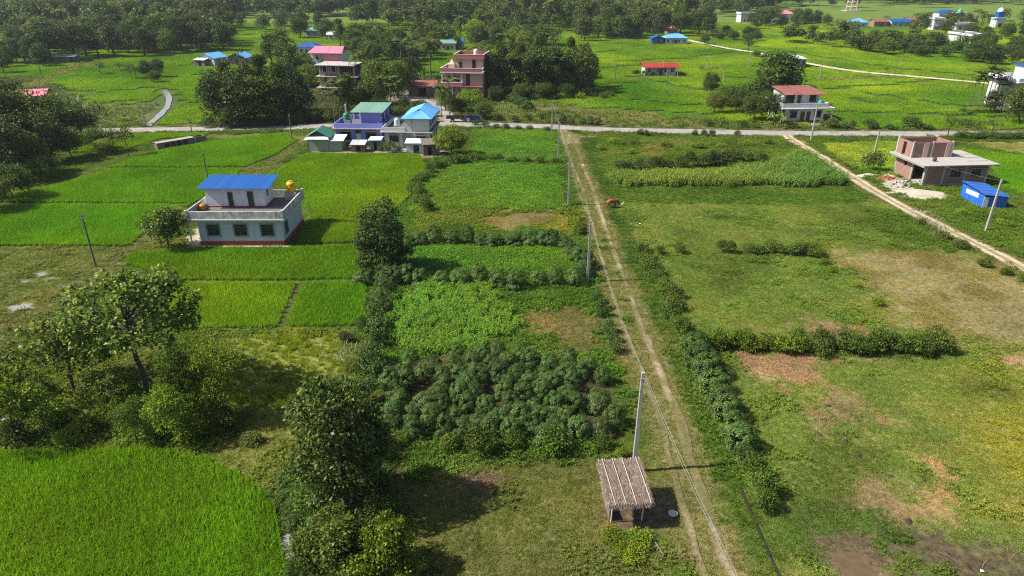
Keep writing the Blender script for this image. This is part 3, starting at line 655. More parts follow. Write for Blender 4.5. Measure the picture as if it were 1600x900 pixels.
rutd = np.minimum(line_dist(X, Y, RUT_R[::2]) - .45, line_dist(X, Y, RUT_L[::2]) - .25)
rutd = np.where((fbm(X, Y, 2.0, 8, 4) < .50), rutd + .7, rutd)
tdd = np.abs(np.abs(line_dist(X, Y, TRACK2)) - .0)
ok = clear(X, Y) & ~wet & (rd > 2.7) & ~far
Z = ground_z(X, Y)
r0 = np.random.default_rng(77)
nz = fbm(X, Y, 4.0, 61, 3)
def put(name, key, m, size, tnt, label, cat, jx=0.0, spin=None, var=.16):
    n = m.sum(); x = X[m] + r0.normal(0, jx, n); y = Y[m] + r0.normal(0, jx, n)
    s = size[m] if isinstance(size, np.ndarray) else np.full(n, size, float)
    t = tnt[m] * r0.uniform(1 - var, 1 + var, (n, 1))
    return scatter(name, key, np.stack([x, y, Z[m] - .01], 1), s, t, label, cat, spin=spin)
C = {c: cls == i for i, c in enumerate(CLS)}
near = rutd > .1
nb = np.full(X.shape, 1e9)
for b_ in NEARBUNDS: nb = np.minimum(nb, line_dist(X, Y, b_))
t2ok = line_dist(X, Y, TRACK2) > 1.0
put('turf_grass', 'turf', ok & (C['turf'] | C['tall_low'] | C['weed'] | (C['straw'] & (nz < .5))) & (rutd > -.45 + .5 * nz) & t2ok & (Y < 128), 1.0, tint, 'short grazed grass covering the open pastures', 'grass', .1)
put('weeds', 'weed', ok & near & t2ok & (C['weed'] | (C['turf'] & (nz < .40) & (rutd > 1.2)) | (C['tall_low'] & (nz < .45))), .55 + nz * .8, tint * .97, 'leafy green weeds spread over verges and rough ground', 'weeds', .2)
put('bean_crop', 'bean', ok & near & C['bean'], .75 + nz * .6, tint, 'low leafy green crop in the plots beside the dirt track', 'crop', .15)
put('maize_crop', 'maize', ok & C['maize'], .8 + nz * .45, tint, 'tall maize in a dense strip between dirt track and road', 'maize', .2)
put('fodder_crop', 'maize', ok & C['maize_low'], .55 + nz * .35, tint, 'long-leaved fodder grass in the plot behind the cassava', 'fodder grass', .25)
put('tall_grass', 'tall', ok & near & t2ok & (C['tall'] | (C['tall_low'] & (rutd > .4)) | (C['weed'] & (nz > .5))), np.where(C['tall_low'], .45, .75) * (.6 + nz * .7), tint, 'rank uncut grass along the track and in rough corners', 'grass', .2)
put('dry_straw', 'straw', ok & (C['straw'] | (C['turf'] & (nz > .6))), 1.0, np.where(C['straw'][:, None], tint, tint * .6 + np.array((.13, .09, .04))), 'dry cut straw lying on bare brown patches of pasture', 'straw', .2)
# rice stands in one lattice so that the rows run on from patch to patch
def lattice(step, y0, y1, xm, ang):
    g = np.arange(-2 * xm, 2 * xm, step); U, Vv = np.meshgrid(g, g); X = U * math.cos(ang) - Vv * math.sin(ang); Y = U * math.sin(ang) + Vv * math.cos(ang)
    k = (Y > y0) & (Y < y1) & (np.abs(X) < xm); X = X[k]; Y = Y[k]; k = in_view(X, Y); return X[k], Y[k]
X, Y = lattice(1.0, 23, 144, 130, .42)
cls, tint, soil, far, rd = classify(X, Y); nz = fbm(X, Y, 3.0, 61, 3); Z = ground_z(X, Y)
RI = (cls == CLS.index('rice')) & ~far & clear(X, Y) & (rd > 2.7)
full = RI.copy(); ex, ey = [], []; ca, sa = math.cos(.42), math.sin(.42); subs = []
for du in (-1, 0, 1):
    for dv in (-1, 0, 1):
        x2 = X + (du * ca - dv * sa) / 3; y2 = Y + (du * sa + dv * ca) / 3; c2_, t2_, s2_, f2_, r2_ = classify(x2, y2); m2 = (c2_ == CLS.index('rice')) & ~f2_ & clear(x2, y2) & (r2_ > 2.7); full &= m2; subs.append((x2, y2, m2, t2_))
RI = full
ex = np.concatenate([a[m & ~full] for a, b, m, t in subs]); ey = np.concatenate([b[m & ~full] for a, b, m, t in subs]); et = np.concatenate([t[m & ~full] for a, b, m, t in subs])
scatter('rice_plants', 'rice_edge', np.stack([ex, ey, ground_z(ex, ey) - .01], 1), np.stack([np.ones(len(ex))] * 2 + [.7 + .5 * fbm(ex, ey, 3.0, 61, 3)], 1), et * r0.uniform(.9, 1.1, (len(ex), 1)), 'rice along the edges of the paddies this side of the road', 'rice', spin=np.full(len(ex), .42))
put('rice_plants', 'rice', RI, np.stack([np.ones(len(X))] * 2 + [.75 + .5 * nz], 1), tint, 'bright green young rice standing in the paddies this side of the road', 'rice', .01, spin=r0.integers(0, 4, RI.sum()) * math.pi / 2 + .42, var=.04)
# the far side
X, Y = lattice(3.0, 139, 440, 440, .2)
cls, tint, soil, far, rd = classify(X, Y)
bd = np.full(X.shape, 1e9)
for b_ in BUNDS: bd = np.minimum(bd, line_dist(X, Y, b_))
ok = clear(X, Y) & far & (rd > 4.2) & (line_dist(X, Y, FARPATH) > 2.6) & (line_dist(X, Y, STREAM) > 2.6) & (line_dist(X, Y, SIDE) > 3) & (bd > 1.2 + Y / 400)
Z = np.zeros(X.shape); nz = fbm(X, Y, 9.0, 61, 3)
C = {c: cls == i for i, c in enumerate(CLS)}
put('rice_plants', 'rice_far', ok & C['rice'], 1.0, tint, 'even green rice in the wide paddies beyond the asphalt road', 'rice', .02, var=.03, spin=r0.integers(0, 4, (ok & C['rice']).sum()) * math.pi / 2 + .2)
put('weeds', 'weed', ok & (C['weed'] | C['turf']), 1.7 + nz, tint, 'weedy rough grass beyond the asphalt road', 'weeds', .4)
X, Y = jgrid(1.3, 134, 152, 150, .3, 4)
cls, tint, soil, far, rd = classify(X, Y); nz = fbm(X, Y, 4.0, 61, 3); Z = np.zeros(X.shape)
put('verge_weeds', 'weed', (rd > 2.5) & (rd < 5.5) & (nz < .62) & clear(X, Y) & (line_dist(X, Y, RUT_R[:60]) > 1.6) & (line_dist(X, Y, TRACK2) > 1.8) & (line_dist(X, Y, SIDE) > 2.5), .5 + nz, tint, 'ragged weeds lining both edges of the asphalt road', 'weeds', .3)
# ------------------------------------------------------------------ trees, palms, bushes
def leaf_cloud(r, cen, rad, per, L, Wd, droop=.25, upb=.5, zmin=-.6, fill=.5):
    cen = np.asarray(cen, float); rad = np.broadcast_to(np.asarray(rad, float), (len(cen),))
    i = np.repeat(np.arange(len(cen)), per); n = len(i)
    d = rdirs(r, n, zmin); q = (fill + (1 - fill) * r.random(n) ** .6)
    p = cen[i] + d * (rad[i] * q)[:, None] * np.array([1, 1, .72])
    ax = unit(d * .7 + rdirs(r, n) * .75 + np.array([0, 0, -droop])); nr = unit(d * .6 + rdirs(r, n) * .55 + np.array([0, 0, upb]))
    return kites(p, ax, nr, L * r.uniform(.7, 1.25, n), Wd * r.uniform(.75, 1.2, n), .08, .5)
def clump_centres(r, n, w, z0, z1, shape='round', core=.35):
    """centres of foliage clumps, crowding the outside of an uneven crown"""
    d = rdirs(r, n, -.75); q = core + (1 - core) * r.random(n) ** .45
    lob = .78 + .34 * vnoise(np.arctan2(d[:, 1], d[:, 0]) * 1.6 + 9, d[:, 2] * 2 + 4, 1.0, int(r.integers(1, 99)))
    c = d * q[:, None] * lob[:, None]
    if shape == 'flat': c[:, 2] = np.sign(c[:, 2]) * np.abs(c[:, 2]) ** .8; c[:, :2] *= (1.15 - .15 * np.abs(c[:, 2:]))
    if shape == 'cone': c[:, :2] *= (1.05 - .55 * (c[:, 2:] + 1) / 2)
    c[:, :2] *= w / 2; c[:, 2] = (z0 + z1) / 2 + c[:, 2] * (z1 - z0) / 2
    return c
def trunk_mesh(r, name, h, rad, cen, limbs=10, mat='bark', fork=.35, n=8):
    mb = MB(); zf = h * fork
    pts = [(0, 0, -.3)]; rr = [rad * 1.25]
    for t in (.25, .5, .75, 1.0): pts.append((r.normal(0, .02 * h * t), r.normal(0, .02 * h * t), zf * t)); rr.append(rad * (1.05 - .35 * t))
    top = Vector(pts[-1]); mb.path(pts, rr, n)
    hi = max(c[2] for c in cen); up = top + Vector((r.normal(0, .03 * h), r.normal(0, .03 * h), (hi - top.z) * .7)); mb.path([top, (top + up) / 2, up], [rad * .7, rad * .45, rad * .15], 6)
    idx = r.permutation(len(cen))[:limbs]
    for i in idx:
        c = Vector(cen[i]); s = top.lerp(up, float(np.clip((c.z - top.z) / max(.1, up.z - top.z) * .5, 0, .8))); m = s.lerp(c, .5) + Vector((0, 0, -.04 * h))
        mb.path([s, m, c], [rad * .42, rad * .28, rad * .08], 5)
    return mb.mesh(name, MAT[mat], True)
TYPES = {}
def make_type(key, seed, w, h, z0, nclump, rad, per, L, Wd, shape='round', mat='mid', trad=None, limbs=10, fork=.35, core=.35, droop=.25, bark='bark', upb=.5):
    r = np.random.default_rng(seed); pad = rad * .8
    cen = clump_centres(r, nclump, w - 2 * pad, z0 + pad * .5, h - pad * .75, shape, core)
    V, F = leaf_cloud(r, cen, rad * r.uniform(.7, 1.25, nclump), per, L, Wd, droop, upb)
    cm = mesh_np('crown_' + key, V, F, MAT[mat]); tm = trunk_mesh(r, 'trunk_' + key, h, trad or h * .022, cen, limbs, bark, fork)
    TYPES[key] = dict(crown=cm, trunk=tm, w=w, h=h, mat=mat)
for i in range(4): make_type('broad%d' % i, 200 + i, 8, 10, .4, 62, 1.25, 62, .46, .27, ['round', 'round', 'flat', 'cone'][i], 'dark', fork=.25)
for i in range(3): make_type('tall%d' % i, 210 + i, 7, 12, 1.2, 58, 1.15, 60, .46, .27, ['round', 'cone', 'round'][i], 'mid', fork=.4)
for i in range(2): make_type('thin%d' % i, 220 + i, 4, 5, 1.8, 16, .75, 36, .3, .17, 'flat', 'mid', fork=.4, limbs=12)
for i in range(2): make_type('mango%d' % i, 225 + i, 7, 6, .5, 80, .85, 80, .30, .14, 'round', 'bright', fork=.3)
make_type('spread', 230, 10.8, 10.7, 4.1, 74, .78, 84, .36, .23, 'flat', 'teak', trad=.2, limbs=40, fork=.42, core=.12, droop=.35)
make_type('spread_small', 231, 7, 6.5, 2.2, 34, .74, 84, .32, .2, 'flat', 'teak', trad=.12, limbs=20, fork=.4, core=.25, droop=.35)
make_type('jack', 239, 6.8, 8.4, .4, 120, .72, 105, .30, .16, 'round', 'glossy', trad=.2, limbs=16, fork=.25, core=.5, droop=.3)
make_type('vine', 233, 5.2, 6.6, -.6, 110, .65, 110, .2, .13, 'round', 'dark', trad=.2, limbs=10, fork=.3, core=.45, droop=.5)
make_type('feather0', 234, 3.6, 4.4, .9, 46, .55, 110, .17, .07, 'round', 'mid', trad=.06, limbs=18, fork=.35, core=.2, droop=.1)
make_type('feather1', 235, 3.4, 4.0, .8, 40, .55, 110, .17, .07, 'flat', 'bright', trad=.06, limbs=18, fork=.35, core=.2, droop=.1)
make_type('garden', 236, 4.6, 4.4, .3, 46, .7, 95, .27, .15, 'round', 'mid', trad=.1, limbs=14, fork=.3, core=.3)

def place_tree(key, x, y, w, h, label, group=None, mat=None, name='tree', cat='tree', z=0.0):
    t = TYPES[key]
    o = empty(name, (x, y, z), random.uniform(0, 6.28)); s = w / t['w']; o.scale = (s * random.uniform(.92, 1.08), s * random.uniform(.92, 1.08), h / t['h'])
    link('trunk', t['trunk'], o); c = link('crown', t['crown'], o)
    if mat and mat != t['mat']: c.material_slots[0].link = 'OBJECT'; c.material_slots[0].material = MAT[mat]
    return tag(o, label, cat, group)
def tree(key, px, py, wpx, hpx, label, group=None, mat=None, **k):
    x, y = G(px, py); return place_tree(key, x, y, wpx / ppm(y), max(1.0, height_at(px, py, py - hpx)), label, group, mat, **k)

# ---- bushes: one mesh each
BUSH = {}
def bush_type(key, seed, w, h, nclump, rad, per, L, Wd, mat, zb=.1):
    r = np.random.default_rng(seed); cen = clump_centres(r, nclump, w - rad * 1.5, zb + rad * .3, h - rad * .6, 'round', .3)
    V, F = leaf_cloud(r, cen, rad * r.uniform(.7, 1.2, nclump), per, L, Wd, .3)
    BUSH[key] = dict(mesh=mesh_np('bush_' + key, V, F, MAT[mat]), w=w, h=h, mat=mat)
for i in range(4): bush_type('shrub%d' % i, 300 + i, 2.2, 1.9, 24, .42, 48, .17, .09, 'mid')
for i in range(2): bush_type('loose%d' % i, 310 + i, 2.2, 1.6, 22, .38, 46, .24, .085, 'bright')
def cassava(seed, w=1.9, h=1.9, heads=52):
    """rounded heap of leaf heads, each a rosette of drooping leaves on its own stem"""
    r = np.random.default_rng(seed); d = rdirs(r, heads, -.45)
    lob = (.84 + .16 * r.random(heads)) * (.86 + .28 * vnoise(d[:, 0] * 1.6 + 5, d[:, 1] * 1.6 + d[:, 2] + 5, .9, seed))
    c = d * np.array([w / 2, w / 2, h * .5]) * lob[:, None]; c[:, 2] = np.clip(c[:, 2] + h * .47, .25, None)
    o = unit(d * np.array([.8, .8, .35]) + np.array([0, 0, .75])); k = 20; i = np.repeat(np.arange(heads), k); n = heads * k
    a = np.tile(np.arange(k) * 2.4, heads) + np.repeat(r.uniform(0, 6.3, heads), k); lv = np.tile(np.linspace(.15, 1, k), heads)
    s = unit(np.cross(o, r.normal(0, 1, (heads, 3)))); t = np.cross(o, s)
    out = s[i] * np.cos(a)[:, None] + t[i] * np.sin(a)[:, None]
    p = c[i] + out * (.10 * lv)[:, None] - o[i] * (.16 * lv ** 2)[:, None]
    ax = out * (.5 + .5 * lv)[:, None] + o[i] * (.35 - .75 * lv)[:, None] + np.array([0, 0, -.22])
    parts = [kites(p, ax, o[i] + out * .3, r.uniform(.16, .26, n) * (.7 + .4 * lv), r.uniform(.06, .095, n), .06, .6)]
    m = 70; q = rdirs(r, m, -.6) * np.array([w * .34, w * .34, h * .3]) + np.array([0, 0, h * .4]); parts.append(kites(q, rdirs(r, m), rdirs(r, m), .3, .12))
    st = r.uniform(-.12, .12, (6, 3)) * np.array([1, 1, 0]); parts.append(blades(r, st, np.full(6, h * .7), np.full(6, .05), r.uniform(3, 22, 6)))
    return join(parts)
for i in range(4):
    BUSH['cassava%d' % i] = dict(mesh=mesh_np('cassava_%d' % i, *cassava(320 + i), MAT['cassava']), w=1.95, h=1.9, mat='cassava')
def place_bush(key, x, y, w, h, label, group=None, mat=None, name='bush', cat='bush'):
    t = BUSH[key]; o = link(name, t['mesh'], None, (x, y, -.05)); o.rotation_euler = (0, 0, random.uniform(0, 6.28)); s = w / t['w']; o.scale = (s * random.uniform(.9, 1.1), s * random.uniform(.9, 1.1), h / t['h'])
    if mat and mat != t['mat']: o.material_slots[0].link = 'OBJECT'; o.material_slots[0].material = MAT[mat]
    return tag(o, label, cat, group)
def bush(kind, px, py, wpx, hpx, label, group=None, mat=None, **k):
    n = {'shrub': 4, 'loose': 2, 'cassava': 4}[kind]; x, y = G(px, py)
    return place_bush(kind + str(random.randrange(n)), x, y, wpx / ppm(y), max(.4, height_at(px, py, py - hpx)), label, group, mat, **k)
def row(kind, pts, step, w, h, label, group, mat=None, jit=.25, name='bush', cat='bush'):
    L = smooth_line(W(pts), step)
    for x, y in L:
        n = {'shrub': 4, 'loose': 2, 'cassava': 4}[kind]
        place_bush(kind + str(random.randrange(n)), x + random.gauss(0, jit), y + random.gauss(0, jit), w * random.uniform(.75, 1.2), h * random.uniform(.75, 1.2), label, group, mat, name, cat)

# ---- palms and bananas
def frond(r, n, L, rise, droop, lw, ll, rachis=.04):
    """feather leaf: leaflets hang from both sides of an arching rib"""
    parts = []; t = np.linspace(.08, 1, n); x = L * t * .9; z = L * (rise * t - droop * t * t)
    p = np.stack([x, np.zeros(n), z], 1); tan = unit(np.gradient(p, axis=0)); prof = ll * np.sin(np.pi * np.clip(t * .9 + .08, 0, 1)) ** .6
    for s in (-1, 1):
        ax = tan * .55 + np.array([0, s * 1.0, 0]) + np.array([0, 0, -.35]) + r.normal(0, .08, (n, 3))
        parts.append(kites(p, ax, np.tile([0, 0, 1.0], (n, 1)), prof * r.uniform(.85, 1.1, n), np.full(n, lw), 0, .4))
    parts.append(kites(p[:-1:2], tan[:-1:2], np.tile([0, 0, 1.0], (len(p[:-1:2]), 1)), np.full(len(p[:-1:2]), L / n * 2.4), np.full(len(p[:-1:2]), rachis), 0, .5))
    return join(parts)
def palm_crown(seed, z, nf, L, n, lw, ll, up=(.2, 1.3)):
    r = np.random.default_rng(seed); parts = []
    for i in range(nf):
        V, F = frond(r, n, L * r.uniform(.85, 1.1), r.uniform(*up), r.uniform(.55, 1.05), lw, ll)
        a = i * 2.4 + r.normal(0, .15); R = np.array([[math.cos(a), -math.sin(a), 0], [math.sin(a), math.cos(a), 0], [0, 0, 1]])
        parts.append((V @ R.T + np.array([0, 0, z]), F))
    return join(parts)
def palm_type(key, seed, h, nf, L, n, lw, ll, rad, up, bark):
    mb = MB(); r = np.random.default_rng(seed); c = r.normal(0, .014 * h, 2); ks = 6
    pts = [(c[0] * math.sin(t * 1.57) * t, c[1] * t * t, -.3 + (h + .3) * t) for t in np.linspace(0, 1, ks)]; mb.path(pts, [rad * (1.25 - .5 * t) for t in np.linspace(0, 1, ks)], 7)
    V, F = palm_crown(seed + 1, 0, nf, L, n, lw, ll, up); V = V + np.array(pts[-1])
    TYPES[key] = dict(crown=mesh_np('crown_' + key, V, F, MAT['palm']), trunk=mb.mesh('trunk_' + key, MAT[bark], True), w=2 * L * .85, h=h + L * .35, mat='palm')
palm_type('coconut', 400, 10.5, 22, 3.6, 22, .16, .9, .16, (-.1, 1.2), 'pale_bark')
palm_type('areca0', 410, 8.2, 12, 2.0, 14, .3, .75, .085, (.4, 1.3), 'pale_bark')
palm_type('areca1', 414, 7.0, 11, 1.9, 14, .3, .75, .08, (.5, 1.5), 'pale_bark')
palm_type('sapling_palm', 418, .5, 8, 1.5, 12, .12, .4, .07, (.9, 1.8), 'bark')
def banana(seed):
    r = np.random.default_rng(seed); n = 9; az = np.arange(n) * 2.4 + r.normal(0, .2, n)
    b = np.zeros((n, 3)); b[:, 2] = r.uniform(1.4, 2.0, n)
    return arching(r, b, az, r.uniform(1.5, 2.2, n), r.uniform(.6, 1.5, n), r.uniform(.8, 1.4, n), r.uniform(.4, .55, n))
for i in range(3):
    mb = MB().path([(0, 0, -.2), (.05, 0, 1), (0, .04, 1.9)], [.14, .11, .07], 7)
    V, F = banana(430 + i); TYPES['banana%d' % i] = dict(crown=mesh_np('crown_banana%d' % i, V, F, MAT['banana']), trunk=mb.mesh('trunk_banana%d' % i, MAT['pale_bark'], True), w=3.2, h=2.8, mat='banana')

# ------------------------------------------------------------------ near trees
tree('spread', 232, 616, 212, 196, 'largest spreading tree with an open broad-leaved crown at the left')
tree('spread_small', 118, 612, 150, 118, 'smaller broad-leaved tree leaning beside the largest spreading tree')
tree('spread_small', 30, 690, 120, 110, 'low broad-leaved tree at the left photo edge above the near paddy', mat='bright')
tree('spread_small', 172, 640, 80, 60, 'small leafy tree in the gap between the two spreading trees', mat='mid')
tree('feather0', 300, 660, 80, 125, 'slender olive tree with feathery leaves in front of the largest tree')
tree('feather1', 348, 656, 90, 122, 'pale yellow-green feathery tree on the shaded side of the largest tree', mat='bright')
tree('feather0', 275, 690, 80, 90, 'low feathery sapling above the near paddy edge', mat='bright')
tree('feather1', 215, 690, 60, 70, 'thin sapling standing in weeds left of the feathery trees', mat='mid')
tree('jack', 540, 790, 165, 208, 'dense dark glossy jackfruit tree beside the cassava plot')
tree('garden', 500, 690, 70, 70, 'dark leafy tree growing behind the jackfruit tree', mat='dark')
tree('garden', 525, 880, 110, 80, 'low dark tree in the thicket below the jackfruit tree', mat='mid')
tree('garden', 610, 890, 90, 90, 'bright yellow-green small tree below the jackfruit tree', mat='bright')
tree('vine', 598, 424, 84, 114, 'vine-covered tall tree at the paddy corner near the blue-roofed house')
tree('garden', 265, 388, 74, 74, 'leafy garden tree at the left corner of the blue-roofed house', mat='teak')
tree('mango0', 706, 244, 62, 52, 'rounded bright mango tree beside the grey house')
x, y = G(487, 343); place_tree('sapling_palm', x, y, 1.5, 1.7, 'small dark palm sapling on the bund near the blue-roofed house', name='palm_sapling', cat='palm')
x, y = G(543, 343); place_tree('sapling_palm', x, y, 1.2, 1.5, 'small dark palm sapling on the bund nearer the vine-covered tree', name='palm_sapling', cat='palm')
bush('shrub', 1362, 268, 38, 34, 'spiky dark bush at the foot of the leaning pole', mat='dark')
for px, py, w, h in ((572, 428, 34, 34), (618, 432, 40, 40), (602, 442, 44, 34), (632, 412, 36, 40), (584, 410, 36, 44)): bush('shrub', px, py, w, h, 'dark shrub round the foot of the vine-covered tree', 'shrubs round the vine-covered tree', 'dark')
# undergrowth by the near trees
for px, py, w, h, m in ((40, 640, 70, 40, 'mid'), (85, 660, 60, 35, 'bright'), (150, 668, 60, 32, 'bright'), (190, 655, 44, 36, 'bright'), (245, 672, 60, 34, 'bright'), (300, 685, 60, 38, 'bright'), (350, 672, 50, 35, 'mid'), (120, 690, 60, 28, 'bright'), (15, 600, 60, 50, 'olive'), (60, 615, 40, 30, 'mid'), (395, 690, 40, 18, 'olive'), (20, 690, 60, 36, 'mid')):
    bush(random.choice(['shrub', 'loose']), px, py, w, h, 'leafy bush in the thicket between spreading trees and near paddy', 'thicket bushes under the left trees', m)
for px, py, w, h, m in ((480, 800, 50, 40, 'mid'), (470, 840, 50, 36, 'cassava'), (500, 850, 60, 50, 'mid'), (560, 860, 70, 60, 'dark'), (590, 830, 60, 55, 'dark'), (475, 885, 60, 45, 'mid'), (540, 905, 80, 60, 'mid'), (640, 905, 60, 45, 'bright'), (500, 770, 50, 55, 'mid'), (590, 780, 55, 50, 'dark'), (470, 745, 40, 30, 'mid'), (575, 720, 50, 60, 'dark'), (600, 700, 40, 45, 'cassava'), (480, 660, 40, 45, 'dark'), (520, 640, 60, 50, 'dark'), (465, 920, 60, 40, 'mid'), (570, 925, 80, 60, 'bright')):
    bush('shrub', px, py, w, h, 'green bush in the thicket around the jackfruit tree', 'thicket bushes round the jackfruit tree', m)
# ------------------------------------------------------------------ cassava plot and hedges
CAS = W([(592, 600), (640, 572), (780, 558), (955, 585), (972, 682), (950, 700), (860, 702), (790, 692), (720, 698), (620, 682), (586, 640)])
r = np.random.default_rng(8); xs = [p[0] for p in CAS]; ys = [p[1] for p in CAS]; k = 0; lastj = -1; in_row = 0
for j, yy in enumerate(np.arange(min(ys), max(ys), 1.42)):
    for xx in np.arange(min(xs), max(xs), 1.62):
        x = xx + (j % 2) * .81 + r.normal(0, .18); y = yy + r.normal(0, .18)
        if inpoly(np.array([x]), np.array([y]), CAS)[0] and r.random() > .07:
            s = r.uniform(.85, 1.2); in_row = in_row + 1 if lastj == j else 1; lastj = j
            place_bush('cassava%d' % (k % 4), x, y, 1.6 * s, 2.0 * r.uniform(.8, 1.15), 'cassava bush in the %s row from the front of the plot, %s from left' % (ordinal(j), ordinal(in_row - 1)), 'cassava bushes of the dense plot', None, 'cassava_bush', 'cassava bush'); k += 1
for px, py, w_ in ((705, 702, 40), (752, 706, 58), (800, 698, 36), (868, 706, 54), (940, 702, 34)):
    bush('shrub', px, py, w_, w_ * .75, 'brighter green shrub on the near edge of the cassava plot', 'shrubs edging the cassava plot', 'mid')
CL = dict(name='cassava_bush', cat='cassava bush')
for px, py in ((655, 382), (679, 380), (707, 380), (732, 380), (754, 383), (773, 384), (803, 382), (812, 380), (829, 382), (848, 382), (862, 384), (882, 387), (640, 384), (893, 398), (903, 412)):
    bush('cassava', px, py, random.uniform(22, 34), random.uniform(18, 32), 'cassava bush in the row between the two bean plots', 'cassava row between the bean plots', **CL)
for px, py in ((570, 443), (600, 446), (618, 444), (637, 442), (657, 444), (691, 446), (719, 444), (748, 442), (779, 446), (807, 450), (840, 444), (868, 444), (898, 444), (912, 432), (916, 420)):
    bush('cassava', px, py, random.uniform(28, 36), random.uniform(24, 34), 'cassava bush in the row just behind the fodder grass plot', 'cassava row behind the fodder plot', **CL)
row('shrub', [(608, 450), (598, 480), (592, 510), (590, 540), (586, 566), (578, 600), (574, 630)], 1.5, 2.4, 2.3, 'feathery shrub in the hedge between paddy and cassava plot', 'hedge shrubs left of the cassava plot', 'cassava')
row('shrub', [(600, 445), (570, 520), (548, 530)], 4.0, 2.0, 1.6, 'dark shrub on the paddy edge left of the hedge', 'shrubs on the paddy edge', 'dark')
row('shrub', [(668, 330), (650, 300), (662, 282), (690, 262), (722, 256)], 1.8, 2.4, 2.0, 'shrub in the curving hedge between paddy and bean plot', 'hedge shrubs along the paddy', 'mid')
row('loose', [(722, 254), (760, 250), (800, 252), (868, 256)], 1.9, 2.2, 1.4, 'low bush in the line across the bean plots below the mango tree', 'bushes across the bean plots', 'mid')
row('shrub', [(930, 470), (940, 495), (952, 520), (960, 550)], 1.6, 1.7, 1.5, 'green shrub on the verge left of the dirt track', 'verge shrubs left of the track', 'cassava')
row('loose', [(885, 335), (902, 352), (898, 366)], 1.6, 2.0, 1.4, 'yellow-green bush at the plot corner by the dirt track', 'yellow-green corner bushes', 'bright')
row('shrub', [(1002, 398), (1012, 412), (1022, 430), (1035, 450), (1046, 475), (1056, 500), (1068, 522)], 1.2, 2.2, 1.7, 'green shrub in the upper hedge right of the dirt track', 'upper hedge shrubs right of the track', 'mid')
row('shrub', [(1005, 394), (1025, 396), (1060, 394)], 1.4, 1.8, 1.5, 'shrub in the short row beside the dirt track', 'short row of shrubs by the track', 'mid')
for px, py in ((1092, 575), (1104, 590), (1113, 612), (1122, 636), (1133, 658), (1146, 680), (1156, 702), (1160, 728), (1175, 750), (1186, 775), (1192, 798), (1086, 555), (1098, 585), (1128, 648)):
    bush('cassava' if py < 705 else 'shrub', px, py, random.uniform(40, 54), random.uniform(34, 46), 'rounded bush in the near hedge right of the dirt track', 'near hedge bushes right of the track', 'cassava' if py < 740 else 'mid')
row('shrub', [(1126, 394), (1165, 396), (1200, 395), (1215, 395)], 1.1, 2.2, 1.7, 'shrub in the isolated row across the middle of the pasture', 'isolated pasture shrubs', 'mid')
row('shrub', [(1230, 395), (1262, 397), (1274, 397)], 1.1, 2.1, 1.7, 'shrub in the short clump at the corner of the dry field', 'shrubs at the dry field corner', 'mid')
row('loose', [(1270, 400), (1300, 425), (1335, 450), (1360, 475)], 2.2, 1.3, .8, 'yellowish low bush along the dry field edge', 'bushes along the dry field edge', 'bright')
row('loose', [(1104, 545), (1150, 545), (1195, 546), (1248, 548)], .75, 2.0, 1.75, 'long-leaved bright bush in the left half of the pasture hedge', 'left half of the pasture hedge', 'bright')
row('loose', [(1110, 540), (1180, 541), (1240, 543)], 1.0, 2.0, 1.7, 'long-leaved bush at the back of the pasture hedge', 'back of the pasture hedge', 'mid')
row('shrub', [(1245, 549), (1300, 550), (1361, 552), (1422, 552), (1464, 550)], 1.0, 2.3, 2.1, 'dense green shrub in the right half of the pasture hedge', 'right half of the pasture hedge', 'mid')
row('shrub', [(1250, 545), (1340, 546), (1400, 546), (1460, 544)], 1.3, 2.3, 2.2, 'dense green shrub at the back of the pasture hedge', 'back shrubs of the pasture hedge', 'mid')
row('shrub', [(968, 265), (1000, 264), (1044, 264)], 1.3, 2.9, 2.2, 'dark bush in the oval clump behind the maize', 'oval clump behind the maize', 'dark')
row('shrub', [(1062, 262), (1090, 260), (1120, 259), (1135, 256)], 1.5, 3.2, 2.8, 'dark bush in the larger clump behind the maize', 'larger clump behind the maize', 'dark')
row('shrub', [(1120, 252), (1150, 250), (1185, 258)], 1.9, 3.0, 2.6, 'green bush at the right end of the maize plot clumps', 'right clump behind the maize', 'mid')
row('loose', [(940, 235), (990, 240), (960, 225), (1090, 232), (1200, 225)], 4.5, 2.6, 1.2, 'pale loose bush scattered over the weedy roadside plot', 'loose bushes in the roadside plot', 'bright')
row('loose', [(1440, 350), (1470, 372), (1500, 385)], 2.2, 2.0, 1.1, 'pale grassy bush along the right hand dirt track', 'grassy bushes by the right track', 'olive')
row('loose', [(1540, 415), (1570, 428), (1600, 440)], 2.2, 2.0, 1.0, 'green bush below the right hand dirt track', 'green bushes below the right track', 'mid')
row('loose', [(1500, 335), (1560, 350), (1600, 370)], 3.5, 2.0, .9, 'low weedy bush in the grass below the blue shed', 'weedy bushes below the blue shed', 'bright')
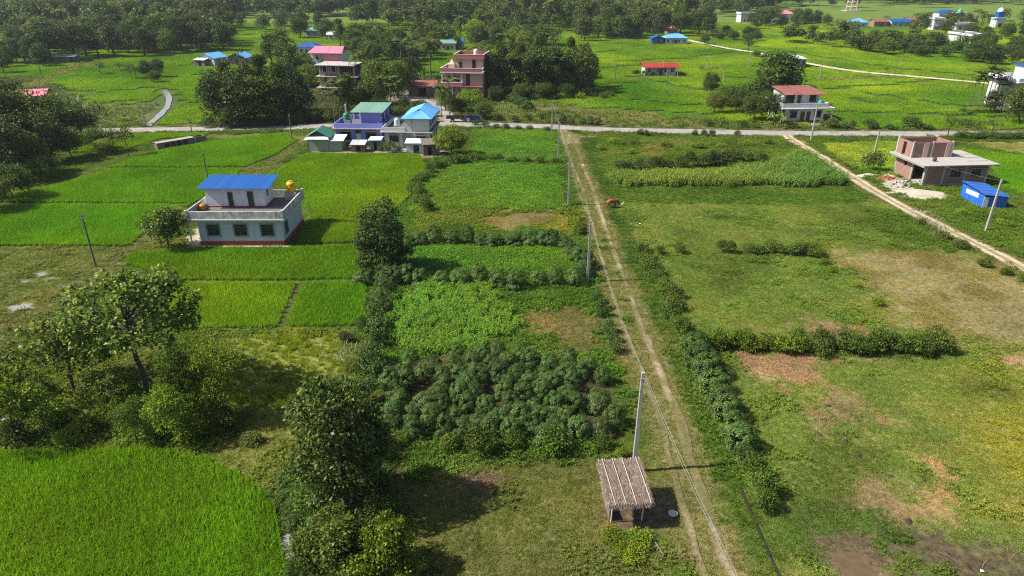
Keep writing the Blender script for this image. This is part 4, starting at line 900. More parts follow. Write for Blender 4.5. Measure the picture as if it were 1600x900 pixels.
# ------------------------------------------------------------------ trees by the road
def cluster(items, label, group=None):
    for i, (key, px, py, w, h, m) in enumerate(items): tree(key, px, py, w, h, label if isinstance(label, str) else label[i], group, m)
cluster([('broad0', 20, 232, 80, 100, 'dark'), ('broad1', 62, 226, 80, 95, 'mid'), ('broad2', 98, 222, 75, 82, 'mid'), ('broad0', 128, 216, 60, 55, 'dark'), ('broad3', 40, 258, 70, 90, 'dark'), ('broad1', 82, 252, 72, 85, 'dark'), ('broad2', 5, 280, 90, 110, 'olive'), ('broad0', 52, 272, 60, 70, 'mid'), ('mango0', 112, 246, 55, 52, 'mid'), ('mango1', 150, 236, 45, 40, 'mid'), ('mango0', 20, 312, 80, 60, 'mid'), ('broad1', -30, 250, 90, 120, 'dark'), ('mango1', -10, 330, 70, 60, 'olive'), ('broad1', 15, 205, 70, 80, 'dark'), ('mango1', 75, 280, 50, 40, 'mid'), ('tall0', 35, 215, 50, 95, 'dark')],
        'leafy tree in the grove at the left photo edge before the road', 'left edge grove')
cluster([('thin0', 178, 236, 36, 36, 'mid'), ('thin1', 201, 243, 30, 52, 'olive'), ('mango1', 165, 240, 40, 26, 'bright')], ['small tree at the end of the left grove nearest the long shed', 'bare-limbed thin tree on the bund left of the long shed', 'low bright bush-like tree ending the left grove'])
for i, (px, py, w) in enumerate(((112, 172, 26), (125, 175, 26), (98, 175, 24), (150, 183, 24), (158, 182, 20), (140, 178, 22), (300, 208, 22))):
    tree('banana%d' % (i % 3), px, py, w, 24, 'banana plant with ragged leaves behind the left grove' if i < 6 else 'small banana plant by the road above the long shed', 'bananas behind the left grove' if i < 6 else None, name='banana_plant', cat='banana plant')
cluster([('thin0', 157, 117, 26, 22, 'olive'), ('thin1', 188, 112, 18, 16, 'mid'), ('thin0', 206, 124, 24, 26, 'olive'), ('thin1', 214, 125, 20, 26, 'mid')], ['lone small tree standing in the left paddy', 'tiny tree right of the lone paddy tree', 'thin tree at the left of the paddy tree clump', 'second thin tree of the paddy clump'])
cluster([('mango0', 232, 122, 28, 30, 'dark'), ('mango1', 248, 122, 24, 34, 'dark'), ('mango1', 242, 130, 24, 22, 'mid')], 'dense dark tree in the small clump above the stream', 'clump above the stream')
cluster([('broad0', 345, 196, 70, 92, 'dark'), ('broad1', 372, 198, 70, 95, 'dark'), ('broad2', 402, 196, 76, 86, 'mid'), ('broad3', 430, 192, 66, 82, 'mid'), ('broad0', 455, 190, 56, 72, 'dark'), ('broad1', 385, 178, 60, 70, 'dark'), ('broad2', 428, 165, 60, 66, 'mid'), ('mango0', 362, 200, 34, 38, 'mid'), ('broad0', 335, 180, 50, 55, 'dark'), ('mango1', 470, 192, 34, 24, 'mid'), ('mango0', 490, 190, 34, 24, 'mid'), ('broad3', 478, 176, 46, 52, 'dark')],
        'dark broad tree in the grove left of the unfinished concrete building', 'grove left of the concrete building')
cluster([('broad1', 445, 136, 46, 50, 'dark'), ('tall1', 462, 132, 40, 62, 'dark'), ('broad2', 486, 136, 40, 40, 'mid'), ('tall0', 425, 104, 38, 56, 'dark'), ('broad0', 450, 106, 44, 46, 'dark'), ('broad3', 405, 108, 40, 26, 'dark'), ('tall2', 440, 84, 34, 48, 'mid'), ('broad2', 478, 112, 40, 34, 'mid'), ('tall1', 532, 74, 28, 46, 'dark'), ('broad0', 512, 62, 34, 36, 'dark'), ('broad2', 556, 72, 46, 40, 'mid'), ('broad1', 582, 66, 44, 36, 'mid'), ('tall0', 500, 58, 24, 44, 'dark'), ('broad3', 470, 60, 40, 36, 'mid')],
        'village tree behind the pink-roofed house', 'village trees behind the pink roof')
cluster([('tall0', 545, 182, 46, 72, 'mid'), ('broad1', 578, 176, 52, 58, 'mid'), ('broad0', 600, 164, 66, 76, 'mid'), ('mango0', 622, 152, 60, 62, 'mid'), ('broad2', 640, 140, 46, 56, 'dark'), ('broad3', 585, 140, 50, 52, 'mid'), ('mango1', 590, 186, 44, 36, 'dark'), ('thin1', 625, 175, 22, 50, 'mid'), ('mango0', 560, 190, 36, 24, 'bright')],
        'leafy tree between the concrete building and the pink house', 'trees between the concrete and pink houses')
for i, (k_, px, py, w, h, m) in enumerate((('tall1', 338, 192, 34, 78, 'mid'), ('tall0', 362, 190, 34, 104, 'dark'), ('tall2', 392, 192, 36, 112, 'mid'), ('tall1', 418, 190, 34, 106, 'dark'), ('tall0', 446, 186, 34, 96, 'mid'), ('tall2', 470, 184, 30, 88, 'dark'))): tree(k_, px, py, w, h, 'taller crown standing above the grove left of the concrete building', 'taller crowns of the grove by the concrete building', m)
for i, (k_, px, py, w, h, m) in enumerate((('tall1', 780, 146, 28, 84, 'mid'), ('tall0', 812, 148, 30, 90, 'dark'), ('tall1', 838, 146, 28, 94, 'mid'), ('tall2', 862, 148, 30, 88, 'dark'), ('tall1', 890, 146, 28, 90, 'mid'), ('tall0', 912, 142, 30, 80, 'olive'))): tree(k_, px, py, w, h, 'narrow tall tree standing out of the grove right of the pink house', 'narrow tall trees of the grove', m)
for i, (px, py, h) in enumerate(((560, 150, 70), (640, 126, 60), (650, 122, 52), (585, 120, 56), (455, 120, 60), (628, 116, 54), (748, 128, 62), (790, 118, 64), (866, 116, 60))): tree('coconut' if i % 3 == 0 else 'areca%d' % (i % 2), px, py, 26, h, 'slender palm rising among the village trees', 'palms among the village trees', name='palm_tree', cat='palm')
tree('coconut', 673, 128, 40, 68, 'tall coconut palm with drooping fronds left of the pink house', name='coconut_palm', cat='palm')
tree('coconut', 742, 118, 30, 50, 'shorter palm behind the flat top of the pink house', name='coconut_palm', cat='palm')
for i, (px, py, h) in enumerate(((690, 186, 52), (703, 184, 60), (518, 186, 60), (532, 188, 62), (524, 192, 52), (612, 176, 56), (617, 178, 50))):
    tree('areca%d' % (i % 2), px, py, 26, h, 'areca palm among the trees near the roadside houses', 'areca palms near the roadside houses', name='areca_palm', cat='palm')
cluster([('mango0', 736, 176, 48, 40, 'bright'), ('mango1', 757, 186, 34, 30, 'mid'), ('broad0', 696, 172, 36, 40, 'mid'), ('mango1', 716, 184, 36, 34, 'dark'), ('mango0', 658, 178, 28, 24, 'bright'), ('mango1', 645, 180, 22, 20, 'mid')],
        ['rounded bright tree in front of the pink house', 'rounded dark tree beside the tractor', 'tree at the front corner of the pink house', 'dark tree above the parked tractor', 'bright bushy tree behind the blue hipped roof', 'small bushy tree behind the green roofed room'])
GR = [('tall0', 770, 152, 34, 76), ('tall1', 786, 148, 36, 78), ('broad0', 806, 150, 46, 76), ('tall2', 826, 152, 36, 82), ('broad1', 846, 150, 48, 80), ('tall0', 866, 150, 36, 84), ('broad2', 886, 148, 50, 80), ('broad0', 908, 147, 52, 76), ('broad3', 922, 138, 40, 62), ('tall1', 800, 130, 36, 64), ('tall2', 838, 128, 38, 66), ('broad1', 870, 126, 46, 58), ('broad2', 760, 130, 40, 52), ('broad0', 900, 124, 40, 52), ('mango0', 815, 156, 34, 28), ('mango1', 850, 156, 34, 30), ('mango0', 775, 158, 30, 26), ('mango1', 885, 154, 30, 26), ('tall0', 816, 112, 34, 50), ('broad3', 852, 108, 40, 40)]
for i, (k_, px, py, w, h) in enumerate(GR): tree(k_, px, py, w, h, 'tall dark tree in the grove right of the pink house', 'grove right of the pink house', 'olive' if i in (7, 13) else ('mid' if i % 4 == 2 else 'dark'))
for i, (px, py) in enumerate(((765, 142), (776, 146), (791, 150), (801, 152), (820, 150), (757, 138), (833, 152), (872, 152))): tree('areca%d' % (i % 2), px, py, 24, 62, 'slim areca palm on the front edge of the grove', 'areca palms of the grove', name='areca_palm', cat='palm')
tree('broad2', 848, 72, 66, 36, 'wide umbrella-crowned tree behind the grove', mat='dark')
for px in range(772, 955, 13): bush(random.choice(['shrub', 'loose']), px + random.uniform(-4, 4), 157 + (px - 772) * -.02 + random.uniform(-3, 2), 20, 12, 'bush at the foot of the grove right of the pink house', 'bushes at the foot of the grove', random.choice(['mid', 'dark', 'bright']))
row('shrub', [(800, 160), (815, 166), (826, 174)], 2.4, 3.2, 2.6, 'blue-green bush in the diagonal row below the grove', 'diagonal row below the grove', 'cassava')
row('cassava', [(874, 193), (890, 193.5), (908, 194), (934, 194)], 1.5, 2.2, 2.0, 'dark bush in the straight row along the far road edge', 'straight bush row along the road', 'dark')
row('loose', [(775, 188), (800, 190), (850, 186), (862, 183)], 2.6, 3.0, 1.6, 'low weedy bush between grove and road', 'weedy bushes between grove and road', 'mid')
row('shrub', [(742, 196.5), (790, 202), (830, 203.5), (855, 206)], 1.9, 2.2, 1.3, 'dark hedge bush along the near road edge by the tractor', 'near roadside hedge', 'dark')
for px, py, w, h in ((328, 199, 30, 20), (352, 201, 34, 22), (380, 200, 36, 24), (405, 199, 34, 22), (428, 197, 36, 24), (450, 196, 34, 20), (470, 188, 36, 26), (392, 188, 40, 26), (360, 188, 40, 26), (440, 182, 40, 26)): bush('shrub', px, py, w, h, 'dark bush at the foot of the grove by the concrete building', 'undergrowth of the grove by the concrete building', 'dark')
for px, py, w, h in ((772, 150, 34, 26), (792, 151, 34, 28), (812, 153, 36, 28), (832, 153, 36, 30), (852, 152, 36, 30), (872, 151, 36, 30), (892, 150, 36, 30), (912, 148, 34, 28), (800, 144, 40, 28), (840, 142, 40, 28), (880, 142, 40, 28), (920, 142, 26, 24)): bush('shrub', px, py, w, h, 'dark undergrowth bush inside the grove right of the pink house', 'undergrowth of the grove by the pink house', 'dark')
for px, py, w, h in ((555, 186, 36, 22), (500, 188, 34, 22), (515, 190, 30, 18), (535, 178, 36, 24), (570, 190, 34, 18), (600, 184, 34, 22), (620, 180, 26, 16), (630, 168, 26, 18), (590, 165, 34, 24), (560, 165, 36, 26), (650, 170, 24, 14), (680, 182, 26, 16)): bush('shrub', px, py, w, h, 'garden bush among the trees behind the violet house', 'garden bushes behind the violet house', random.choice(['dark', 'mid', 'mid']))
# right of the centre, beyond the road
tree('tall0', 1212, 166, 80, 90, 'tallest dark tree behind the white house with the red roof', mat='dark')
tree('broad1', 1225, 160, 60, 48, 'lower dark tree against the tallest tree by the white house', mat='dark')
tree('mango0', 1110, 150, 32, 40, 'grey-green rounded tree at the left end of the roadside trees', mat='dark')
cluster([('mango1', 1128, 168, 40, 38, 'mid'), ('mango0', 1150, 176, 50, 44, 'mid'), ('broad0', 1165, 170, 50, 46, 'mid'), ('mango1', 1178, 190, 52, 46, 'mid'), ('mango0', 1200, 190, 50, 50, 'dark'), ('mango1', 1115, 178, 36, 36, 'olive'), ('broad2', 1185, 160, 46, 40, 'dark')], 'bushy tree in the roadside thicket left of the white house', 'thicket left of the white house')
tree('mango1', 1258, 150, 36, 20, 'low dark tree behind the right end of the red roof', mat='dark')
for i, (px, py) in enumerate(((1208, 198), (1216, 196), (1222, 200))): tree('banana%d' % i, px, py, 26, 22, 'banana plant in front of the white house with the red roof', 'bananas before the white house', name='banana_plant', cat='banana plant')
for px, py, w, h, m in ((1105, 197, 18, 14, 'dark'), (1130, 197, 16, 10, 'mid'), (1240, 199, 18, 10, 'dark'), (1282, 196, 14, 12, 'mid'), (1300, 200, 26, 20, 'olive'), (1318, 201, 24, 14, 'mid'), (1330, 200, 16, 16, 'mid'), (1358, 201, 28, 18, 'dark'), (1390, 202, 20, 10, 'mid'), (1423, 201, 32, 22, 'dark'), (1446, 202, 24, 12, 'mid'), (1400, 203, 12, 8, 'mid'), (1180, 200, 20, 10, 'mid'), (1160, 199, 20, 12, 'dark')):
    bush('shrub', px, py, w, h, 'bush on the far verge of the road right of centre', 'bushes on the far verge', m)
cluster([('thin0', 1480, 212, 34, 30, 'mid'), ('thin1', 1508, 212, 24, 30, 'mid'), ('thin0', 1526, 212, 22, 26, 'mid'), ('thin1', 1548, 212, 28, 30, 'olive'), ('thin0', 1495, 209, 20, 24, 'mid')], ['leafy thin tree on the road edge above the brick house', 'second thin roadside tree from the areca palms', 'third thin roadside tree with a leaning stem', 'rightmost thin tree by the road', 'small thin tree between the two taller roadside trees'])
for px in range(1500, 1640, 9): bush('loose', px, 216 + random.uniform(-1, 2), 20, 12, 'green bush on the near road edge at the right', 'bushes on the near right verge', random.choice(['mid', 'cassava']))
for px in (1085, 1100, 1112, 1152, 1000, 1010): bush('loose', px, 212 + random.uniform(-1, 2), 12, 12, 'wispy bush on the near edge of the middle road', 'wispy bushes on the road edge', 'mid')
for i, (px, py, h) in enumerate(((1514, 169, 48), (1520, 171, 60), (1526, 170, 53), (1532, 172, 68), (1539, 169, 58), (1545, 173, 66), (1551, 171, 50), (1557, 172, 42))):
    tree('areca%d' % (i % 2), px, py, 24, h, 'tall areca palm in the cluster at the right photo edge', 'areca palms at the right edge', name='areca_palm', cat='palm')
cluster([('broad2', 1590, 195, 50, 70, 'olive'), ('thin1', 1575, 185, 36, 46, 'mid'), ('broad0', 1620, 190, 50, 70, 'dark'), ('tall0', 1545, 178, 30, 40, 'dark'), ('thin0', 1562, 180, 30, 44, 'dark')], 'tree standing before the white house at the right edge', 'trees before the right edge house')
for px in range(1505, 1600, 10): bush('shrub', px, 176 + random.uniform(-3, 3), 16, 9, 'bush under the areca palms at the right edge', 'bushes under the right palms', 'mid')
tree('thin0', 1385, 113, 12, 8, 'tiny bush-like tree beside the pale far path', mat='dark'); tree('thin1', 1168, 84, 20, 26, 'thin tree standing on the pale far path', mat='dark'); tree('broad1', 1100, 70, 18, 20, 'small dark tree at the start of the pale far path', mat='dark')
tree('thin0', 1096, 112, 7, 10, 'small dark bent palm-like tree in the paddy', mat='dark'); tree('mango1', 1180, 90, 18, 12, 'olive bush by the bend of the far path', mat='olive')

# ------------------------------------------------------------------ woods
MASS = []
def wood(poly, n, hm, types, label, group, mats, seed, wm=(.75, 1.0), gap=4.0, keep=999):
    r = np.random.default_rng(seed); P = W(poly); xs = [p[0] for p in P]; ys = [p[1] for p in P]; pts = []; tries = 0
    while len(pts) < n and tries < 6000:
        tries += 1; x = r.uniform(min(xs), max(xs)); y = r.uniform(min(ys), max(ys))
        if not inpoly(np.array([x]), np.array([y]), P)[0]: continue
        if all(math.hypot(x - a, y - b) > gap for a, b in pts): pts.append((x, y))
    pts.sort(key=lambda p: p[1])
    for i_, (x, y) in enumerate(pts):
        h = r.uniform(*hm)
        if i_ >= keep: MASS.append((x, y, h, h * r.uniform(*wm))); continue
        random.seed(int(x * 10) + int(y))
        place_tree(types[r.integers(len(types))], x, y, h * r.uniform(*wm), h, label, group, mats[r.integers(len(mats))])
B4 = ['broad0', 'broad1', 'broad2', 'broad3']; T3 = ['tall0', 'tall1', 'tall2']
wood([(28, 104), (140, 95), (240, 88), (368, 79), (372, 66), (300, 60), (120, 60), (20, 70)], 78, (8, 15), B4 + T3, 'dark tree in the dense wood behind the left paddies', 'dense left wood', ['dark', 'dark', 'dark', 'mid', 'olive'], 1, gap=4.6, keep=42)
wood([(-60, 118), (40, 118), (80, 100), (30, 90), (-60, 92)], 12, (5, 9), B4, 'tree in the loose group left of the dense wood', 'loose group left of the wood', ['dark', 'mid'], 2)
wood([(-80, 68), (120, 60), (330, 57), (480, 52), (480, 40), (-100, 40)], 66, (8, 15), B4 + T3, 'tree in the second belt of wood behind the dense left wood', 'second belt of wood', ['dark', 'mid', 'olive', 'dark'], 3, gap=7, keep=0)
wood([(540, 112), (660, 106), (680, 90), (700, 72), (560, 72), (545, 84)], 26, (6, 11), B4 + T3, 'village tree behind the coconut palm', 'village trees behind the coconut palm', ['mid', 'dark', 'mid'], 4, gap=5, keep=20)
wood([(690, 80), (830, 80), (840, 62), (790, 56), (650, 60), (660, 78)], 28, (6, 11), B4, 'village tree around the far blue roofs in the middle', 'village trees round the middle blue roofs', ['mid', 'dark', 'bright'], 5, gap=6, keep=16)
wood([(900, 66), (1000, 62), (1080, 56), (1106, 60), (1112, 44), (900, 46)], 48, (8, 15), B4 + T3, 'tree on the front edge of the wide middle wood', 'front edge of the middle wood', ['dark', 'dark', 'mid'], 6, gap=7, keep=16)
wood([(560, 50), (900, 50), (900, 36), (560, 38)], 58, (8, 15), B4 + T3, 'tree in the wide middle wood above the village', 'middle wood above the village', ['dark', 'mid', 'dark'], 7, gap=7, keep=0)
wood([(1210, 68), (1300, 76), (1420, 92), (1600, 106), (1680, 106), (1680, 86), (1500, 78), (1400, 72), (1290, 60)], 60, (4, 9), B4, 'tree in the belt between the far paddies and the right hand village', 'tree belt before the right village', ['dark', 'mid', 'dark'], 8, wm=(.9, 1.4), gap=6, keep=28)
wood([(1380, 62), (1480, 60), (1700, 70), (1700, 40), (1560, 30), (1440, 42)], 46, (5, 10), B4, 'tree among the white houses of the right hand village', 'trees in the right village', ['dark', 'mid', 'olive'], 9, gap=8, keep=14)
wood([(1180, 46), (1290, 44), (1300, 36), (1170, 36)], 14, (6, 11), B4, 'tree around the far pink and green roofs', 'trees round the far pink roof', ['dark', 'mid'], 10, gap=8)
wood([(1110, 62), (1200, 70), (1200, 60), (1120, 52)], 10, (3, 6), B4, 'low tree in the thin line behind the far path', 'thin line behind the far path', ['dark'], 11, wm=(1, 1.5), gap=6)
for i, (px, py) in enumerate(((1382, 44), (1427, 40), (870, 78), (640, 82), (100, 62))): tree('coconut', px, py, 12, 20, 'distant palm rising among village roofs', 'distant village palms', name='coconut_palm', cat='palm')
# the far forest reads as one mass
def forest_protos():
    ms = []
    for i, (key, mat) in enumerate((('broad0', 'dark'), ('broad1', 'mid'), ('broad2', 'dark'), ('tall0', 'dark'), ('tall2', 'mid'), ('broad3', 'olive'))):
        r = np.random.default_rng(500 + i); cen = clump_centres(r, 26, (6.5, 5, 7.5, 4.2, 5.5, 6)[i], 1.0, (9.5, 10, 8, 11.5, 9, 7.5)[i], ('round', 'cone', 'flat', 'round', 'cone', 'round')[i], .3)
        V, F = leaf_cloud(r, cen, 1.5 * r.uniform(.7, 1.2, 26), 34, .8, .5, .25); ms.append(mesh_np('forest_tree', V, F, MAT[mat]))
    return ms
def bamboo_mesh():
    r = np.random.default_rng(560); cen = []
    for a in np.arange(0, 6.28, .45):
        L_ = r.uniform(2.2, 3.6)
        for t in np.linspace(.35, 1, 5): cen.append((math.cos(a) * L_ * t ** 2, math.sin(a) * L_ * t ** 2, 10.5 * math.sin(t * 1.75) * r.uniform(.85, 1.05)))
    V, F = leaf_cloud(r, np.array(cen), .9, 20, .8, .3, .5); return mesh_np('forest_bamboo', V, F, MAT['olive'])
def forest_palm():
    V, F = palm_crown(570, 9.5, 14, 3.2, 12, .45, 1.0, (-.1, 1.2)); return mesh_np('forest_palm', *join([(V, F), kites(np.zeros((3, 3)), np.tile([0, 0, 1.0], (3, 1)), np.array([[1, 0, 0], [0, 1, 0], [1, 1, 0.0]]), np.full(3, 9.8), np.full(3, .5), 0, .4)]), MAT['palm'])
proto_set('forest', forest_protos() + [bamboo_mesh(), forest_palm()])
r = np.random.default_rng(900); Xf = r.uniform(-1400, 1400, 30000); Yf = r.uniform(400, 1900, 30000)
u = Xf / (Yf * math.cos(PITCH) + CAM_H * math.sin(PITCH)) * FPX + 800
open_ = inpoly(Xf, Yf, W([(1110, 60), (1180, 22), (1240, 12), (1600, 12), (1800, 12), (1800, 60)])) | inpoly(Xf, Yf, W([(560, 60), (560, 40), (900, 40), (1120, 50), (1120, 70)]))
k = (u > -150) & (u < 1750) & ~open_ & (r.random(30000) < np.clip(700 / Yf, .25, 1)) & ((fbm(Xf, Yf, 60, 71, 2) > .40) | (Yf > 750))
MM = np.array(MASS)
scatter('wooded_belts', 'forest', np.stack([MM[:, 0], MM[:, 1], 0 * MM[:, 0]], 1), np.stack([MM[:, 3] / 7.5, MM[:, 3] / 7.5, MM[:, 2] / 9.6], 1), np.ones((len(MM), 3)) * .1, 'belts of closely packed trees behind the front rows of the woods', 'woodland')
P = np.stack([Xf[k], Yf[k], np.zeros(k.sum())], 1); hs = r.uniform(.55, 1.15, k.sum()) + .75 * vnoise(Xf[k], Yf[k], 35, 4); sz = np.stack([hs * r.uniform(1, 1.5, k.sum())] * 2 + [hs], 1)
scatter('far_forest', 'forest', P, sz, np.ones((k.sum(), 3)) * .1, 'far forest closing the plain along the top of the picture', 'forest')
# ------------------------------------------------------------------ buildings
def brick_mat():
    m, nt, b = new_mat('raw brick masonry'); tc = N(nt, 'ShaderNodeTexCoord')
    mp = N(nt, 'ShaderNodeMapping'); mp.inputs['Rotation'].default_value = (math.pi / 2, 0, 0); nt.links.new(tc.outputs['Object'], mp.inputs[0])
    sep = N(nt, 'ShaderNodeSeparateXYZ'); nt.links.new(tc.outputs['Object'], sep.inputs[0])
    ad = N(nt, 'ShaderNodeMath', operation='ADD'); nt.links.new(sep.outputs[0], ad.inputs[0]); nt.links.new(sep.outputs[1], ad.inputs[1])
    cb = N(nt, 'ShaderNodeCombineXYZ'); nt.links.new(ad.outputs[0], cb.inputs[0]); nt.links.new(sep.outputs[2], cb.inputs[1])
    bt = N(nt, 'ShaderNodeTexBrick'); nt.links.new(cb.outputs[0], bt.inputs['Vector']); bt.inputs['Scale'].default_value = 1.0
    bt.inputs['Brick Width'].default_value = .24; bt.inputs['Row Height'].default_value = .085; bt.inputs['Mortar Size'].default_value = .012
    bt.inputs['Color1'].default_value = (.29, .115, .08, 1); bt.inputs['Color2'].default_value = (.19, .08, .06, 1); bt.inputs['Mortar'].default_value = (.25, .2, .17, 1)
    n1 = noise(nt, .9, 5, .7, tc.outputs['Object']); r = ramp(nt, n1.outputs[0], [(.45, (0, 0, 0)), (.8, (.55, .55, .55))])
    nt.links.new(mix(nt, bt.outputs[0], (.27, .235, .21), r.outputs[0]), b.inputs['Base Color']); b.inputs['Roughness'].default_value = .9; bump(nt, b, bt.outputs['Fac'], -.4, .01)
    return m
MAT['brick'] = brick_mat()
def tin(name, col, rust=(.2, .12, .07), amount=.25, rough=.55): return paint(name, col, rust, amount, rough, .8, False, .3)
MAT['tin_blue'] = tin('blue painted sheet', (.003, .075, .29), (.015, .06, .2), rough=.65); MAT['tin_sky'] = tin('sky blue painted sheet', (.09, .33, .68), (.35, .4, .45), .3); MAT['tin_green'] = tin('green painted sheet', (.04, .19, .13), (.15, .2, .16), .4)
MAT['tin_teal'] = tin('pale green painted sheet', (.12, .27, .20), (.3, .3, .25), .4); MAT['tin_white'] = tin('white painted sheet', (.62, .65, .66), (.35, .32, .28), .4); MAT['tin_red'] = tin('red painted sheet', (.32, .026, .02), (.2, .07, .05), .4)
MAT['tin_rust'] = tin('rusty dark red sheet', (.20, .055, .045), (.33, .22, .17), .6); MAT['tin_pink'] = tin('pink painted sheet', (.75, .16, .26), (.6, .25, .3), .3); MAT['tin_grey'] = tin('bare zinc sheet', (.42, .46, .5), (.28, .26, .24), .5); MAT['tin_mint'] = tin('grey green sheet', (.26, .33, .27), (.3, .28, .22), .5)
MAT['wall_blue'] = paint('pale blue plaster', (.45, .50, .56), (.28, .3, .31), .4); MAT['wall_white'] = paint('white plaster', (.60, .60, .62), (.33, .32, .3), .4); MAT['wall_grey'] = paint('light grey plaster', (.5, .51, .52), (.3, .3, .28), .4)
MAT['wall_purple'] = paint('violet plaster', (.19, .20, .58), (.3, .3, .5), .25); MAT['wall_lilac'] = paint('lilac plaster band', (.5, .5, .68), (.3, .3, .4), .3); MAT['wall_pink'] = paint('salmon plaster', (.56, .37, .31), (.38, .26, .22), .4); MAT['trim_red'] = paint('maroon band', (.34, .115, .11), (.28, .15, .13), .5)
MAT['plinth_red'] = paint('red plinth paint', (.28, .035, .03), (.16, .07, .05), .5); MAT['parapet'] = paint('mildewed white parapet', (.6, .59, .57), (.09, .085, .08), 1.0, .85, 1.7); MAT['slab'] = paint('pale cement slab', (.40, .38, .355), (.2, .19, .175), .6, .9, .9)
MAT['roofdeck'] = paint('stained roof deck', (.13, .13, .125), (.06, .06, .06), .6, .85, .8); MAT['frame'] = paint('grey blue window frame', (.2, .24, .27), (.1, .11, .12), .4); MAT['white_frame'] = paint('white frame', (.55, .55, .55), (.3, .3, .3), .3)
MAT['iron'] = paint('dark iron bars', (.045, .042, .04), (.1, .06, .04), .4, .6); MAT['wood'] = paint('brown wood', (.10, .055, .03), (.05, .03, .02), .5, .6); MAT['old_wood'] = paint('weathered wood', (.17, .14, .115), (.08, .065, .05), .5, .9)
MAT['dark'+'_in'] = paint('unlit interior plaster', (.12, .12, .12), (.06, .06, .06), .4)
def glass_mat():
    m, nt, b = new_mat('dark window glass'); tc = N(nt, 'ShaderNodeTexCoord'); n1 = noise(nt, 1.5, 2, .5, tc.outputs['Object'])
    r = ramp(nt, n1.outputs[0], [(.4, (.012, .014, .016)), (.65, (.05, .05, .045))]); nt.links.new(r.outputs[0], b.inputs['Base Color']); b.inputs['Roughness'].default_value = .08; return m
MAT['glass'] = glass_mat()
MAT['tarp'] = paint('blue tarpaulin', (.012, .12, .50), (.02, .07, .3), .5, .4, 2.0, True, .5); MAT['tank_yellow'] = paint('yellow polythene tank', (.72, .36, .02), (.5, .22, .02), .3, .4); MAT['tank_orange'] = paint('orange plastic drum', (.72, .25, .02), (.5, .16, .02), .3, .4)
MAT['tank_green'] = paint('green polythene tank', (.02, .28, .12), (.03, .17, .09), .3, .4); MAT['tank_teal'] = paint('mint polythene tank', (.08, .42, .32), (.08, .3, .25), .3, .4); MAT['tank_grey'] = paint('pale blue polythene tank', (.45, .6, .65), (.25, .35, .4), .4, .4); MAT['white_plain'] = paint('white enamel', (.72, .72, .72), (.5, .5, .48), .3, .35)

def wall_boxes(mb, axis, at, thick, u0, u1, z0, z1, holes=()):
    """wall in a vertical plane with real openings; axis 'x' runs along x at y=at, axis 'y' along y at x=at"""
    us = sorted({u0, u1, *[h[0] for h in holes], *[h[1] for h in holes]}); zs = sorted({z0, z1, *[h[2] for h in holes], *[h[3] for h in holes]})
    for a, b in zip(us[:-1], us[1:]):
        for c, d in zip(zs[:-1], zs[1:]):
            m, k = (a + b) / 2, (c + d) / 2
            if any(h[0] < m < h[1] and h[2] < k < h[3] for h in holes): continue
            if axis == 'x': mb.box(a, b, at, at + thick, c, d)
            else: mb.box(at, at + thick, a, b, c, d)
def bx(root, name, mat, *b): return MB().box(*b).build(name, MAT[mat], root)
def face_map(face, Wd, D):
    """maps (u, outward, z) of a facade to local coordinates"""
    return {'f': lambda u, o, z: (u, -o, z), 'r': lambda u, o, z: (Wd + o, u, z), 'l': lambda u, o, z: (-o, u, z), 'b': lambda u, o, z: (u, D + o, z)}[face]
def fbox(mb, fm, u0, u1, o0, o1, z0, z1):
    a = fm(u0, o0, z0); b = fm(u1, o1, z1); mb.box(min(a[0], b[0]), max(a[0], b[0]), min(a[1], b[1]), max(a[1], b[1]), z0, z1)
def window(root, fm, u0, u1, z0, z1, frame='frame', bars=5, shade=True, mullion=1, trim=.12, name='window'):
    mb = MB(); t = trim
    fbox(mb, fm, u0 - t, u1 + t, -.02, .07, z1, z1 + t); fbox(mb, fm, u0 - t, u1 + t, -.02, .10, z0 - t, z0)
    fbox(mb, fm, u0 - t, u0, -.02, .07, z0, z1); fbox(mb, fm, u1, u1 + t, -.02, .07, z0, z1)
    w = mb.build(name, MAT[frame], root)
    mb = MB(); fbox(mb, fm, u0, u1, -.13, -.11, z0, z1); mb.build('pane', MAT['glass'], w)
    if mullion:
        mb = MB()
        for k in range(1, mullion + 1): c = u0 + (u1 - u0) * k / (mullion + 1); fbox(mb, fm, c - .03, c + .03, -.109, -.05, z0, z1)
        fbox(mb, fm, u0, u1, -.109, -.06, z1 - (z1 - z0) * .28 - .02, z1 - (z1 - z0) * .28 + .02); mb.build('mullion', MAT[frame], w)
    if bars:
        mb = MB()
        for k in range(1, bars + 1): c = u0 + (u1 - u0) * k / (bars + 1); fbox(mb, fm, c - .012, c + .012, -.03, -.006, z0, z1)
        for k in (1, 2): c = z0 + (z1 - z0) * k / 3; fbox(mb, fm, u0, u1, -.045, -.031, c - .012, c + .012)
        mb.build('grille', MAT['iron'], w)
    if shade: mb = MB(); fbox(mb, fm, u0 - .22, u1 + .22, .0, .42, z1 + t + .03, z1 + t + .11); mb.build('sunshade', MAT['slab'], w)
    return w
def door(root, fm, u0, u1, z0, z1, mat='wood', frame='frame'):
    mb = MB(); fbox(mb, fm, u0, u1, -.10, -.05, z0, z1); d = mb.build('door', MAT[mat], root)
    mb = MB(); fbox(mb, fm, u0 - .08, u0, -.03, .04, z0, z1 + .08); fbox(mb, fm, u1, u1 + .08, -.03, .04, z0, z1 + .08); fbox(mb, fm, u0, u1, -.03, .04, z1, z1 + .08); mb.build('frame', MAT[frame], d)
    mb = MB(); fbox(mb, fm, u1 - .14, u1 - .08, -.05, .0, (z0 + z1) / 2 - .06, (z0 + z1) / 2 + .06); mb.build('handle', MAT['steel'], d)
    return d
